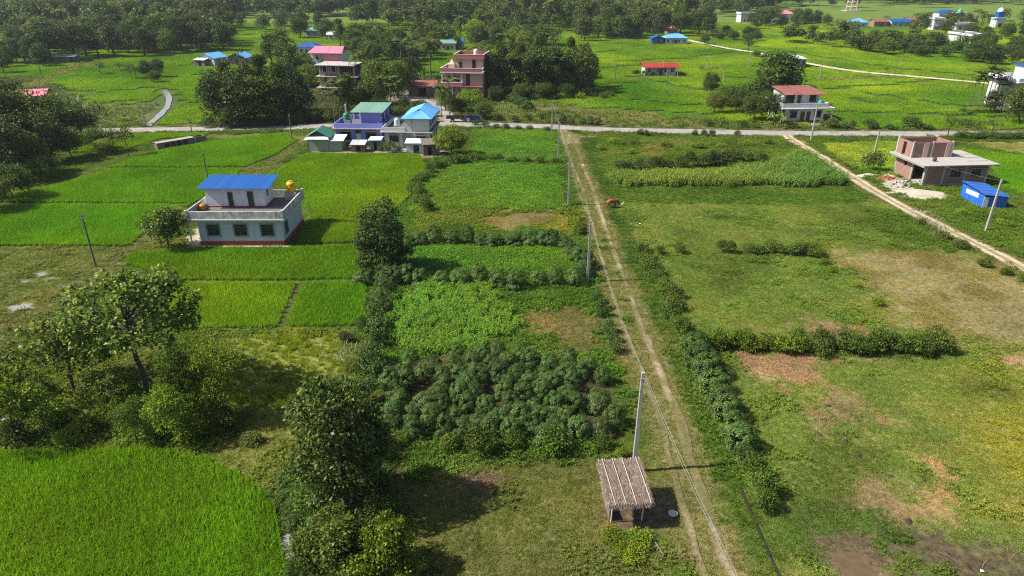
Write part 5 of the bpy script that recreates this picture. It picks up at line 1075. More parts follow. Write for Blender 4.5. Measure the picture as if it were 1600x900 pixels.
def vents(root, fm, us, z):
    for u in us:
        for k in (-.16, .16): mb = MB(); fbox(mb, fm, u + k - .08, u + k + .08, .002, .012, z, z + .16); mb.build('vent', MAT['frame'], root)
def sheets(root, name, mat, p00, p10, p11, p01, n, waves=4, th=.025):
    """roof laid in n corrugated sheets from p00 to p10"""
    q = [Vector(p) for p in (p00, p10, p11, p01)]; out = []
    nrm = (q[1] - q[0]).cross(q[3] - q[0]).normalized()
    if nrm.z < 0: nrm = -nrm
    for i in range(n):
        vs = []; k = waves * 2 + 1
        for row_ in (0, 1):
            for layer in (0, 1):
                for j in range(k):
                    t = (i + (j / (k - 1)) * .985) / n; a = q[0].lerp(q[1], t) if row_ == 0 else q[3].lerp(q[2], t)
                    vs.append(a + nrm * ((.018 if j % 2 else 0) + (.004 if i % 2 else 0) - layer * th))
        f = []
        for j in range(k - 1):
            f.append((j, j + 1, 2 * k + j + 1, 2 * k + j)); f.append((k + j, 3 * k + j, 3 * k + j + 1, k + j + 1))
            f.append((j, k + j, k + j + 1, j + 1)); f.append((2 * k + j, 2 * k + j + 1, 3 * k + j + 1, 3 * k + j))
        f.append((0, 2 * k, 3 * k, k)); f.append((k - 1, 2 * k - 1, 4 * k - 1, 3 * k - 1))
        out.append(MB().add(vs, f).build(name, MAT[mat], root))
    return out
def parapet(root, x0, x1, y0, y1, z, h, t=.15, mat='parapet', sides='fblr', cap=None):
    mb = MB()
    if 'f' in sides: mb.box(x0, x1, y0, y0 + t, z, z + h)
    if 'b' in sides: mb.box(x0, x1, y1 - t, y1, z, z + h)
    if 'l' in sides: mb.box(x0, x0 + t, y0 + t, y1 - t, z, z + h)
    if 'r' in sides: mb.box(x1 - t, x1, y0 + t, y1 - t, z, z + h)
    p = mb.build('parapet', MAT[mat], root)
    if cap: MB().box(x0 - .04, x1 + .04, y0 - .04, y0 + t + .04, z + h, z + h + .06).box(x0 - .04, x0 + t + .04, y0 + t + .04, y1, z + h, z + h + .06).box(x1 - t - .04, x1 + .04, y0 + t + .04, y1, z + h, z + h + .06).build('coping', MAT[cap], p)
    return p
def storey(root, x0, x1, y0, y1, z0, z1, mat, holes=None, t=.2, name='wall'):
    holes = holes or {}; mb = MB()
    wall_boxes(mb, 'x', y0, t, x0, x1, z0, z1, holes.get('f', ())); wall_boxes(mb, 'x', y1 - t, t, x0, x1, z0, z1, holes.get('b', ()))
    wall_boxes(mb, 'y', x0, t, y0 + t, y1 - t, z0, z1, holes.get('l', ())); wall_boxes(mb, 'y', x1 - t, t, y0 + t, y1 - t, z0, z1, holes.get('r', ()))
    return mb.build(name, MAT[mat], root)
def tank(name, label, mat, loc, r, h, lid=True):
    o = empty(name, loc)
    prof = [(r * .96, 0)]
    for k in range(4): z = h * .8 * (k + .5) / 4; prof += [(r, z - .03), (r * 1.035, z), (r, z + .03)]
    prof += [(r, h * .8), (r * .75, h * .92), (r * .42, h * .95)]
    MB().lathe(prof, 18).build('body', MAT[mat], o, True)
    if lid: MB().lathe([(r * .4, h * .95), (r * .4, h * 1.02), (r * .2, h * 1.03)], 14).build('lid', MAT[mat], o)
    return tag(o, label, 'water tank')

# ---- the blue-roofed house in the paddies
A = tag(empty('house', (-37.0, 75.9, 0)), 'pale blue one-storey house with blue sheet-roofed rooftop room among the paddies', 'house')
FA = face_map('f', 9.9, 8.1); RA = face_map('r', 9.9, 8.1)
WA = [(1.0, 2.45, 1.3, 2.68), (4.22, 5.68, 1.3, 2.68), (7.38, 8.83, 1.3, 2.68)]
storey(A, 0, 9.9, 0, 8.1, 0.0, 3.25, 'wall_blue', {'f': WA, 'r': [(.9, 2.0, 1.2, 2.6)], 'l': [(3, 4, .5, 2.6)]})
bx(A, 'floor', 'concrete', .2, 9.7, .2, 7.9, -.1, .5)
MB().box(-.05, 9.95, -.06, -.002, -.1, .58).box(9.902, 9.96, -.06, 8.15, -.1, .58).box(-.06, -.002, -.06, 2.6, -.1, .58).build('plinth', MAT['plinth_red'], A)
bx(A, 'apron', 'slab', -.3, 10.6, -.5, -.062, -.1, .06)
for a in WA: window(A, FA, *a, shade=False)
window(A, RA, .9, 2.0, 1.2, 2.6, shade=False); vents(A, FA, [1.72, 4.95, 8.1], 2.92)
bx(A, 'roof_slab', 'wall_grey', -1.15, 10.4, -.45, 8.6, 3.25, 3.42); bx(A, 'roof_deck', 'roofdeck', -.95, 10.2, -.25, 8.4, 3.422, 3.43)
parapet(A, -1.05, 10.25, -.32, 8.45, 3.43, .92); 
for x, y in ((-1.09, -.36), (10.05, -.36), (10.05, 8.25), (-1.09, 8.25)): bx(A, 'corner_post', 'parapet', x, x + .24, y, y + .24, 3.43, 4.5)
bx(A, 'porch_beam', 'wall_white', -1.1, -.9, -.3, 2.4, 2.85, 3.248)
MB().tube((-.98, -.2, -.1), (-.98, -.2, 2.85), .09).build('porch_column', MAT['wall_white'], A)
HA = [(2.35, 3.0, 3.55, 5.35), (4.75, 5.5, 3.45, 5.45)]
storey(A, -.3, 6.8, 4.15, 7.4, 3.431, 6.0, 'wall_white', {'f': HA, 'r': [(5.1, 5.5, 4.6, 5.3)]}, name='rooftop_room')
FR = lambda u, o, z: (u, 4.15 - o, z)
for a in HA: door(A, FR, *a, mat='iron', frame='white_frame')
MB().box(-.32, 6.82, 4.11, 4.148, 3.431, 3.58).box(6.802, 6.84, 4.11, 7.42, 3.431, 3.58).build('skirting', MAT['plinth_red'], A)
window(A, lambda u, o, z: (6.8 + o, u, z), 5.1, 5.5, 4.6, 5.3, shade=False, bars=0, mullion=0, trim=.05)
sheets(A, 'roof_sheet', 'tin_blue', (-.95, 3.3, 6.02), (7.7, 3.3, 6.02), (7.7, 7.9, 6.45), (-.95, 7.9, 6.45), 9)
MB().prism([(-.3, 6.0), (6.8, 6.0), (6.8, 6.36), (-.3, 6.36)], 7.2, 7.4).build('gable_infill', MAT['wall_white'], A)
MB().tube((9.95, 8.1, 4.2), (9.95, 8.1, 5.9), .03).tube((9.95, 8.1, 5.88), (9.6, 7.9, 5.88), .03).build('water_pipe', MAT['steel'], A)
tank('water_tank', 'large yellow water tank on the corner of the blue-roofed house', 'tank_yellow', (-27.95, 83.55, 4.36), .55, 1.35)
bx(A, 'tank_stand', 'concrete', 8.35, 9.75, 6.95, 8.3, 3.431, 4.355)
tank('water_tank', 'short orange drum on the terrace of the blue-roofed house', 'tank_orange', (-37.55, 79.0, 3.44), .42, .72)
for i, (px, py) in enumerate(((299, 386), (290, 378), (308, 384))): pass

# ---- violet house
B = tag(empty('house', (-32.6, 126.6, 0), math.radians(-3)), 'violet two-level house with a green sheet-roofed upper room by the road', 'house')
FB = face_map('f', 8.6, 8); RB = face_map('r', 8.6, 8)
WB = [(1.0, 2.7, 1.25, 2.6), (5.7, 7.4, 1.25, 2.6)]; DB = [(3.75, 4.65, .3, 2.3)]; WB2 = [(3.75, 4.65, 2.42, 2.9)]
storey(B, 0, 8.6, 0, 8, 0, 3.2, 'wall_purple', {'f': WB + DB + WB2, 'r': [(1.0, 2.2, 1.2, 2.6), (4.2, 5.4, 1.2, 2.6)]})
MB().box(-.02, 3.6, -.022, -.002, .72, 1.12).box(4.8, 8.62, -.022, -.002, .72, 1.12).build('lilac_band', MAT['wall_lilac'], B)
MB().box(-.03, 3.6, -.05, -.002, -.1, .72).box(4.8, 8.63, -.05, -.002, -.1, .72).box(8.602, 8.64, -.05, 8.03, -.1, .5).build('plinth', MAT['plinth_red'], B)
for a in WB: window(B, FB, *a, frame='wood', mullion=2)
window(B, FB, *WB2[0], frame='wood', bars=0, shade=False, mullion=0, trim=.05); door(B, FB, *DB[0], mat='tin_white')
window(B, RB, 1.0, 2.2, 1.2, 2.6, frame='wood'); window(B, RB, 4.2, 5.4, 1.2, 2.6, frame='wood'); vents(B, FB, [1.85, 6.55], 2.95)
bx(B, 'step', 'concrete', 3.5, 4.9, -.9, -.06, -.1, .28)
bx(B, 'roof_slab', 'slab', -.5, 9.1, -.55, 8.5, 3.2, 3.35); bx(B, 'roof_deck', 'roofdeck', -.3, 8.9, -.35, 8.3, 3.352, 3.36)
parapet(B, -.2, 8.8, -.25, 8.2, 3.36, .8, mat='wall_purple')
storey(B, 4.75, 8.45, .75, 7.9, 3.361, 6.05, 'wall_purple', {'r': [(1.9, 3.1, 4.3, 5.5), (5.0, 5.9, 4.3, 5.5)]}, name='upper_room')
URB = lambda u, o, z: (8.45 + o, u, z)
window(B, URB, 1.9, 3.1, 4.3, 5.5, frame='wood'); window(B, URB, 5.0, 5.9, 4.3, 5.5, frame='wood')
MB().box(7.7, 8.2, .70, .748, 3.7, 4.3).build('vent_panel', MAT['wall_lilac'], B)
MB().box(3.2, 3.42, 1.2, 1.42, 3.36, 6.0).box(3.2, 3.42, 5.5, 5.72, 3.36, 6.0).build('roof_column', MAT['wall_lilac'], B); bx(B, 'column_stub', 'wall_lilac', -.15, .1, 7.6, 7.85, 3.362, 6.2)
sheets(B, 'roof_sheet', 'tin_teal', (2.9, .2, 6.1), (9.0, .2, 6.1), (9.0, 8.4, 6.5), (2.9, 8.4, 6.5), 7)
tank('water_tank', 'dark green water tank on the terrace of the violet house', 'tank_green', (-31.0, 129.2, 4.3), .55, 1.25); bx(B, 'tank_stand', 'concrete', 1.05, 2.25, 2.1, 3.3, 3.361, 4.29)

# ---- grey house
Cc = tag(empty('house', (-23.1, 123.6, 0), math.radians(-3)), 'light grey house with a sky blue hipped roof over its rear half', 'house')
FC = face_map('f', 8.3, 9.5); RC = face_map('r', 8.3, 9.5)
WC = [(.95, 2.55, 1.45, 2.55), (5.9, 7.5, 1.45, 2.55)]; DC = [(3.7, 4.75, .5, 2.9)]
storey(Cc, 0, 8.3, 0, 9.5, 0, 3.2, 'wall_grey', {'f': WC + DC, 'r': [(1.2, 2.2, 1.3, 2.6), (4, 5, 1.3, 2.6), (7, 8, 1.3, 2.6)]})
for a in WC: window(Cc, FC, *a, mullion=2)
door(Cc, FC, *DC[0], mat='frame'); vents(Cc, FC, [1.75, 6.7], 2.85)
MB().box(3.3, 3.6, -.06, -.002, .3, 3.198).box(4.85, 5.15, -.06, -.002, .3, 3.198).box(-.02, .3, -.04, -.002, 0, 3.198).build('pilaster', MAT['frame'], Cc)
for u in (1.2, 4, 7): window(Cc, RC, u, u + 1, 1.3, 2.6)
MB().box(8.302, 8.35, 0, 9.5, 2.9, 3.19).build('blue_band', MAT['frame'], Cc)
bx(Cc, 'veranda', 'slab', -.2, 8.5, -1.3, -.062, -.1, .3); bx(Cc, 'step', 'tin_white', 1.2, 6.6, -1.7, -1.302, -.1, .12)
bx(Cc, 'roof_slab', 'slab', -.6, 8.9, -.7, 10, 3.2, 3.35); bx(Cc, 'roof_deck', 'roofdeck', -.4, 8.7, -.4, 9.8, 3.352, 3.36)
parapet(Cc, -.3, 3.8, -.35, 9.6, 3.36, .75, mat='wall_grey', sides='flb')
storey(Cc, 3.9, 8.2, -.2, 9.4, 3.361, 5.75, 'wall_grey', {'r': [(1.5, 2.4, 4.2, 5.3), (3.6, 4.5, 4.2, 5.3), (5.8, 6.7, 4.2, 5.3)]}, name='upper_room')
bx(Cc, 'corner_strip', 'frame', 5.1, 5.22, -.225, -.202, 3.37, 5.7)
for u in (1.5, 3.6, 5.8): window(Cc, lambda u_, o, z: (8.2 + o, u_, z), u, u + .9, 4.2, 5.3, shade=False)
xr = 6.3
sheets(Cc, 'roof_sheet', 'tin_sky', (xr, 2.0, 6.95), (xr, 8.2, 6.95), (8.9, 9.9, 5.72), (8.9, -.7, 5.72), 9)
sheets(Cc, 'roof_sheet', 'tin_sky', (xr, 8.2, 6.95), (xr, 2.0, 6.95), (3.3, -.7, 5.72), (3.3, 9.9, 5.72), 9)
sheets(Cc, 'roof_sheet', 'tin_sky', (3.3, -.75, 5.73), (8.9, -.75, 5.73), (xr + .35, 1.7, 6.75), (xr - .35, 1.7, 6.75), 5)
MB().prism([(xr - 1.0, 6.52), (xr + 1.0, 6.52), (xr, 7.0)], 1.72, 1.78).build('gablet', MAT['iron'], Cc)
tank('water_tank', 'pale blue-grey water tank on the front terrace of the grey house', 'tank_grey', (-21.0, 125.6, 4.05), .5, 1.25); bx(Cc, 'tank_stand', 'concrete', 1.4, 2.6, 1.5, 2.7, 3.361, 4.04)

# ---- green-roofed tin shed and lean-to
D = tag(empty('tin_shed', (-36.7, 122.2, 0)), 'pale green tin shed with dark green gable roof and white lean-to', 'shed')
storey(D, 0, 3.6, 0, 4.2, -.1, 2.55, 'tin_mint', {}, t=.05); MB().prism([(0, 2.55), (3.6, 2.55), (1.8, 3.7)], .3, .35).build('gable', MAT['iron'], D)
sheets(D, 'roof_sheet', 'tin_green', (1.8, -.1, 3.75), (1.8, 4.7, 3.75), (4.1, 4.7, 2.45), (4.1, -.1, 2.45), 5); sheets(D, 'roof_sheet', 'tin_green', (1.8, 4.7, 3.75), (1.8, -.1, 3.75), (-.5, -.1, 2.45), (-.5, 4.7, 2.45), 5)
sheets(D, 'eave_sheet', 'tin_white', (-.55, -.75, 2.3), (4.1, -.75, 2.3), (3.4, .2, 2.72), (.2, .2, 2.72), 4)
storey(D, 3.62, 6.0, .0, 3.0, -.1, 1.9, 'tin_mint', {}, t=.05, name='lean_to_wall'); sheets(D, 'lean_to_sheet', 'tin_white', (3.6, -.4, 1.95), (6.5, -.4, 1.95), (6.5, 3.3, 2.35), (3.6, 3.3, 2.35), 3)
MB().box(-.03, 0, -.02, .03, -.1, 2.55).box(1.75, 1.8, -.03, -.002, -.1, 2.5).box(3.6, 3.64, -.05, 0, -.1, 2.5).build('batten', MAT['old_wood'], D)
def lean_shed(px, py, w, d, h, roof, wall, label, name='small_shed', rot=0, pitch=.35, cat='shed'):
    x, y = G(px, py); o = tag(empty(name, (x, y, 0), rot), label, cat); n = max(2, int(w / .9))
    storey(o, -w / 2, w / 2, 0, d, -.1, h, wall, {'f': [(-w * .15, w * .15, -.1, h * .8)]}, t=.06); sheets(o, 'roof_sheet', roof, (-w / 2 - .3, -.4, h + .03), (w / 2 + .3, -.4, h + .03), (w / 2 + .3, d + .3, h + pitch), (-w / 2 - .3, d + .3, h + pitch), n)
    for sx in (-1, 1): MB().tube((sx * (w / 2 + .1), -.3, -.1), (sx * (w / 2 + .1), -.3, h), .05).build('post', MAT['old_wood'], o)
    return o
lean_shed(560, 238, 2.2, 2.0, 1.4, 'tin_grey', 'old_wood', 'low weathered shed before the steps of the violet house'); lean_shed(587, 236, 1.8, 2.2, 2.0, 'tin_white', 'tin_green', 'narrow shed with a white gable roof between violet and grey house', pitch=.1)
lean_shed(651, 240, 3.4, 2.2, 1.9, 'tin_white', 'wall_grey', 'low grey shed with a white sheet roof before the grey house'); lean_shed(672, 243, 2.2, 2.2, 2.0, 'old_wood', 'old_wood', 'dark ramshackle wooden hut beside the mango tree', rot=.2, pitch=.5)
for px, py, w in ((612, 238, 30), (598, 236, 16), (625, 239, 14)): bush('shrub', px, py, w, 22 if w > 20 else 12, 'brownish garden bush before the grey house', 'garden bushes before the grey house', 'olive')

# ---- half-built brick house
E_ = tag(empty('unfinished_house', (62.2, 100.5, 0), math.radians(4.5)), 'half-built raw brick house with a bare concrete slab and roofless upper room', 'house')
FE = face_map('f', 10.1, 7.4); LE = face_map('l', 10.1, 7.4)
WE = [(4.1, 5.8, 1.3, 2.55), (7.4, 9.0, 1.3, 2.55)]; OL = [(.4, 2.9, .0, 2.8), (4.6, 5.3, 1.9, 2.6)]
storey(E_, 0, 10.1, 0, 7.4, -.1, 3.2, 'brick', {'f': WE, 'l': OL})
bx(E_, 'floor', 'concrete', .2, 9.9, .2, 7.2, -.1, .25)
for x in (-.03, 2.85, 6.3, 9.8): bx(E_, 'column', 'concrete', x, x + .33, -.03, .22, -.1, 3.2)
for y in (3.0, 7.15): bx(E_, 'column', 'concrete', -.03, .24, y, y + .28, -.1, 3.2)
bx(E_, 'plinth_beam', 'concrete', .3, 9.8, -.025, -.002, .0, .3)
for a in WE: window(E_, FE, *a, frame='slab', bars=8, mullion=2, trim=.05)
bx(E_, 'roof_slab', 'slab', -1.0, 11.0, -.9, 8.1, 3.2, 3.36)
MB().box(-.9, -.75, -.8, 8.0, 3.0, 3.198).box(10.75, 10.9, -.8, 8.0, 3.0, 3.198).build('slab_rib', MAT['concrete'], E_)
UE = [(1.95, 2.75, 3.37, 5.5), (5.6, 6.3, 3.37, 5.5)]
storey(E_, -.1, 6.4, 3.9, 7.9, 3.362, 5.65, 'brick', {'l': [(5.6, 6.4, 3.37, 5.4)]}, name='upper_wall')
for a in UE: bx(E_, 'infill_panel', 'wall_pink', a[0] - .3, a[1] - .3, 3.85, 3.898, 3.37, 5.55)
for x, y in ((-.14, 3.84), (3.0, 3.84), (6.16, 3.84), (-.14, 7.68), (6.16, 7.68)): bx(E_, 'upper_column', 'slab', x, x + .28, y, y + .26, 3.362, 5.85)
for y in (1.2, 3.2, 5.4): bx(E_, 'slab_board', 'concrete', 7.2, 10.6, y, y + .12, 3.362, 3.42)
MB().lathe([(.25, 0), (.3, .3), (.2, .62)], 10, (2.2, 1.6, 3.362)).build('bucket', MAT['iron'], E_)
def mound(name, label, px, py, rx, ry, h, mat, cat, seed, rough=.2):
    r = np.random.default_rng(seed); n, m = 26, 9; vs = []; x, y = G(px, py)
    for j in range(m + 1):
        t = j / m
        for i in range(n):
            a = 2 * math.pi * i / n; k = 1 + .25 * math.sin(a * 2 + seed) + .12 * math.sin(a * 5 + seed * 2); rr = (1 - t) * k
            vs.append((math.cos(a) * rx * rr, math.sin(a) * ry * rr, h * (t ** 1.3) * (1 - .15 * t) + (r.normal(0, rough * .08) if 0 < j < m else 0) - .05))
    fs = [(j * n + i, j * n + (i + 1) % n, (j + 1) * n + (i + 1) % n, (j + 1) * n + i) for j in range(m) for i in range(n)]
    o = MB().add(vs, fs).build(name, mat, None, True); o.location = (x, y, 0); return tag(o, label, cat)
MAT['sand'] = paint('heaped river sand', (.44, .39, .32), (.3, .26, .2), .5, .95, 2.0, False); MAT['rubble'] = paint('broken red brick', (.34, .12, .06), (.42, .2, .12), .7, .95, 9.0, False)
mound('sand_heap', 'sand heap beside the track left of the brick house', 1356, 275, 2.2, 1.1, .6, MAT['sand'], 'sand heap', 1); mound('sand_heap', 'long sand heap before the front of the brick house', 1432, 301, 4.3, 1.5, .7, MAT['sand'], 'sand heap', 2); mound('sand_heap', 'flat pale sand heap nearest the right hand track', 1425, 308, 2.6, .9, .4, MAT['sand'], 'sand heap', 3)
x, y = G(1384, 280); rr_ = np.random.default_rng(12)
rb = tag(empty('brick_pile', (x, y, 0)), 'pile of broken red bricks between sand heap and brick house', 'brick pile')
bm = MB().box(-.12, .12, -.055, .055, -.04, .04).mesh('brick', MAT['rubble'])
for i in range(150):
    t = rr_.random() ** .5; a = rr_.uniform(0, 6.28); o = link('brick', bm, rb, (math.cos(a) * t * 1.8, math.sin(a) * t * .8, max(.03, .55 * (1 - t) + rr_.normal(0, .05)))); o.rotation_euler = tuple(rr_.uniform(0, 3, 3))
rb2 = tag(empty('cement_rubble', (*G(1412, 288), 0)), 'pale cement rubble and bags at the doorway of the brick house', 'rubble')
bm2 = MB().box(-.2, .2, -.15, .15, -.07, .07).mesh('chunk', MAT['slab'])
for i in range(46): o = link('chunk', bm2, rb2, (rr_.normal(0, 1.3), rr_.normal(0, .8), rr_.uniform(.0, .15))); o.rotation_euler = tuple(rr_.uniform(0, 3, 3)); o.scale = (rr_.uniform(.5, 1.6),) * 3
# ---- blue tarpaulin shed
T = tag(empty('tarpaulin_shed', (64.55, 89.6, 0), math.radians(-3)), 'small shed wrapped in bright blue tarpaulin below the brick house', 'shed')
def wrinkled(name, mat, c, root, seed, nu=14, nv=6, amp=.05):
    q = [Vector(p) for p in c]; nrm = (q[1] - q[0]).cross(q[3] - q[0]).normalized(); r = np.random.default_rng(seed); vs = []
    for layer in (0, 1):
        for j in range(nv + 1):
            for i in range(nu + 1):
                p = q[0].lerp(q[1], i / nu).lerp(q[3].lerp(q[2], i / nu), j / nv); w = float(vnoise(p.x * 1.3 + p.y, p.z * 1.3 + p.y * .7, .35, seed)) - .5
                vs.append(p + nrm * (w * amp * 2 - layer * .02))
    k = (nu + 1) * (nv + 1); fs = []
    for j in range(nv):
        for i in range(nu): a = j * (nu + 1) + i; fs += [(a, a + 1, a + nu + 2, a + nu + 1), (k + a, k + a + nu + 1, k + a + nu + 2, k + a + 1)]
    return MB().add(vs, fs).build(name, MAT[mat], root, True)
wrinkled('tarpaulin_wall', 'tarp', [(0, 5.6, 0), (0, 0, 0), (0, 0, 2.0), (0, 5.6, 2.0)], T, 1); wrinkled('tarpaulin_wall', 'tarp', [(0, 0, 0), (3.1, 0, 0), (3.1, 0, 1.75), (0, 0, 1.75)], T, 2); wrinkled('tarpaulin_wall', 'tarp', [(3.1, 0, 0), (3.1, 5.6, 0), (3.1, 5.6, 1.9), (3.1, 0, 1.9)], T, 3); wrinkled('tarpaulin_wall', 'tarp', [(3.1, 5.6, 0), (0, 5.6, 0), (0, 5.6, 2.0), (3.1, 5.6, 2.0)], T, 4)
wrinkled('tarpaulin_roof', 'tarp', [(-.25, -.3, 2.1), (3.3, -.3, 1.85), (3.3, 5.9, 2.0), (-.25, 5.9, 2.3)], T, 5, 16, 16, .04)
wrinkled('cloth_panel', 'white_plain', [(-.05, 4.4, 1.0), (-.05, 1.4, 1.15), (-.05, 1.4, 1.75), (-.05, 4.4, 1.6)], T, 6, 8, 3, .02); bx(T, 'door_panel', 'tin_grey', -.12, .55, -.12, -.06, 0, 1.7)
for i, yy in enumerate((.4, 1.9, 3.4, 4.9)): MB().tube((-.3, yy, 2.16 + yy * .03), (3.35, yy, 1.95 + yy * .03), .03).build('roof_pole', MAT['old_wood'], T)
for yy in (1.2, 2.4, 3.6, 4.8): MB().tube((-.07, yy, 0), (-.07, yy, 2.0), .025).build('wall_pole', MAT['tin_sky'], T)
# ---- white house with rusty red roof
Gg = tag(empty('house', (58.0, 147.0, 0), math.radians(5)), 'white two-level house with a rusty red roof on the far road side', 'house')
FG = face_map('f', 8.6, 8)
HG = [(1.2, 2.5, 1.2, 2.4), (3.5, 4.3, .2, 2.3), (4.8, 5.6, .2, 2.3), (6.6, 7.9, 1.2, 2.4)]
storey(Gg, 0, 8.6, 0, 8, 0, 3.1, 'wall_white', {'f': HG}); window(Gg, FG, *HG[0], frame='wood'); window(Gg, FG, *HG[3], frame='wood'); door(Gg, FG, *HG[1]); door(Gg, FG, *HG[2])
bx(Gg, 'floor', 'concrete', .2, 8.4, .2, 7.8, -.1, .1); bx(Gg, 'plinth', 'plinth_red', -.02, 8.62, -.04, -.002, -.1, .5); bx(Gg, 'courtyard', 'slab', -.5, 10, -3.2, -.042, -.1, .08)
bx(Gg, 'roof_slab', 'tin_white', -1.5, 10.2, -1.3, 8.3, 3.1, 3.24); parapet(Gg, -1.2, 8.9, -.9, 8.2, 3.24, .95, mat='wall_white'); MB().box(-1.25, 8.95, -.93, -.902, 3.6, 3.75).build('parapet_stripe', MAT['wall_grey'], Gg)
storey(Gg, .4, 8.2, 2.4, 7.8, 3.242, 5.75, 'wall_white', {'f': [(.9, 2.6, 3.6, 5.4), (3.4, 4.2, 3.4, 5.3), (6.2, 7.4, 4.1, 5.2)]}, name='upper_room')
UG = lambda u, o, z: (u, 2.4 - o, z)
window(Gg, UG, .9, 2.6, 3.6, 5.4, frame='wood', shade=False); door(Gg, UG, 3.4, 4.2, 3.4, 5.3); window(Gg, UG, 6.2, 7.4, 4.1, 5.2, frame='wood', shade=False)
sheets(Gg, 'roof_sheet', 'tin_rust', (-.2, .6, 5.75), (9.0, .6, 5.75), (8.6, 8.2, 6.5), (-.2, 8.2, 6.5), 9); sheets(Gg, 'porch_sheet', 'tin_grey', (-2.6, 1.0, 3.9), (-.25, 1.0, 4.2), (-.25, 6.5, 4.3), (-2.6, 6.5, 4.0), 3)
for x in (-1.3, 9.8): MB().tube((x, -1.1, -.1), (x, -1.1, 3.1), .1).build('porch_column', MAT['wall_white'], Gg)
MB().tube((3.4, .9, 3.3), (3.4, .9, 5.7), .05).tube((6.4, .9, 3.3), (6.4, .9, 5.7), .05).build('roof_post', MAT['iron'], Gg)
tank('water_tank', 'mint green water tank on the terrace of the white house', 'tank_teal', (65.6, 148.6, 3.25), .55, 1.5)

# ---- unfinished concrete building
J = tag(empty('unfinished_building', (-49.2, 181.5, 0), math.radians(-7)), 'unfinished three-storey brick and concrete building rising from the trees', 'building')
HJ = {'f': [(.8, 1.9, 1.2, 2.5)], 'l': [(1.2, 2.4, 1.0, 2.4), (4.5, 5.7, 1, 2.4)]}
for k, z in enumerate((-.5, 2.25, 5.0)):
    storey(J, 0, 9.2, 0, 6, z, z + 2.6, 'brick', {'f': [(.9, 1.9, z + 1.0, z + 2.4), (3.2, 4.3, z + 1.0, z + 2.4), (5.2, 8.8, z + .0, z + 2.5)], 'l': [(1.2, 2.4, z + 1.0, z + 2.4), (4.2, 5.2, z + 1, z + 2.4)], 'r': [(1, 5, z + .2, z + 2.4)]})
    for x in (-.05, 2.3, 5.0, 8.95):
        bx(J, 'column', 'concrete', x, x + .3, -.06, .24, z, z + 2.6)
    bx(J, 'floor_slab', 'slab' if k == 2 else 'concrete', -.9, 10.3 - (k == 2) * .8, -1.1, 6.4, z + 2.6, z + 2.75)
    for u0, u1 in ((.9, 1.9), (3.2, 4.3)): window(J, face_map('f', 9.2, 8), u0, u1, z + 1.0, z + 2.4, frame='wall_lilac', bars=0, shade=False, mullion=0)
    window(J, face_map('l', 9.2, 8), 1.2, 2.4, z + 1.0, z + 2.4, frame='wall_lilac', bars=0, shade=False, mullion=0)
for x in np.arange(5.4, 8.9, .6): MB().tube((x, -.5, 5.0), (x + .1, -.4, 7.6), .04).build('prop', MAT['old_wood'], J)
for x in (-.05, 2.3, 5.0, 8.95): MB().tube((x + .1, .1, 7.75), (x + .1, .1, 8.3), .04).build('rebar', MAT['iron'], J)
# ---- pink-roofed house
K = tag(empty('house', (-63.5, 226, 0), math.radians(-6)), 'tall white house with a bright pink upper roof and pink porch roof', 'house')
FK = face_map('f', 10, 8)
storey(K, 0, 10, 0, 8, 0, 5.8, 'wall_white', {'f': [(1.6, 2.6, 3.9, 5.1), (4.6, 5.5, 3.9, 5.1), (7.4, 8.4, 3.9, 5.1), (1.2, 2.4, 1, 2.4)]}); 
for u in (1.6, 4.6, 7.4): window(K, FK, u, u + 1.0, 3.9, 5.1, frame='white_frame', bars=0, shade=False)
window(K, FK, 1.2, 2.4, 1, 2.4, frame='white_frame', bars=0); bx(K, 'side_panel', 'concrete', 2.9, 10.02, -.03, -.002, 3.0, 5.6)
sheets(K, 'roof_sheet', 'tin_pink', (-.6, -.9, 5.85), (10.6, -.9, 5.85), (9.8, 4, 7.5), (.4, 4, 7.5), 8); sheets(K, 'roof_sheet', 'tin_pink', (10.6, 8.9, 5.85), (-.6, 8.9, 5.85), (.4, 4, 7.5), (9.8, 4, 7.5), 8)
sheets(K, 'porch_sheet', 'tin_pink', (3.8, -3.6, 2.4), (10.6, -3.6, 2.4), (10.2, -.05, 3.6), (4.4, -.05, 3.6), 6); wrinkled('tarpaulin_awning', 'tarp', [(4.6, -4.2, 1.2), (8.0, -4.2, 1.2), (8.0, -3.5, 2.3), (4.6, -3.5, 2.3)], K, 9)
for x in (4.2, 7.2, 10.2): MB().tube((x, -3.3, -.1), (x, -3.3, 2.4), .08).build('porch_post', MAT['wall_white'], K)
# ---- pink house
L_ = tag(empty('house', (-17.0, 175.5, 0), math.radians(-8)), 'three-storey salmon pink house with maroon bands and stepped terraces', 'house')
storey(L_, 0, 9.6, 2.2, 10, 0, 3.2, 'wall_pink', {'f': [(1, 2.2, 1, 2.4), (3.6, 4.6, .1, 2.3)]}); storey(L_, 0, 9.6, 1.2, 10, 3.36, 6.5, 'wall_pink', {'f': [(.8, 1.7, 3.5, 5.7), (2.4, 3.8, 4.2, 5.6), (5.6, 6.3, 3.5, 6.3)], 'l': [(2.5, 3.8, 4.2, 5.6), (5.5, 6.8, 4.2, 5.6)]}); storey(L_, 2.8, 9.6, 2.2, 10, 6.7, 9.7, 'wall_pink', {'f': [(3.6, 4.4, 6.8, 8.9), (7.0, 7.7, 7.0, 9.3)]})
bx(L_, 'floor_slab', 'trim_red', -.9, 9.8, .2, 10.2, 3.2, 3.36); bx(L_, 'floor_slab', 'wall_white', -.9, 9.9, .1, 10.2, 6.5, 6.7); bx(L_, 'roof_slab', 'trim_red', 2.2, 10.0, 1.6, 10.3, 9.7, 9.9)
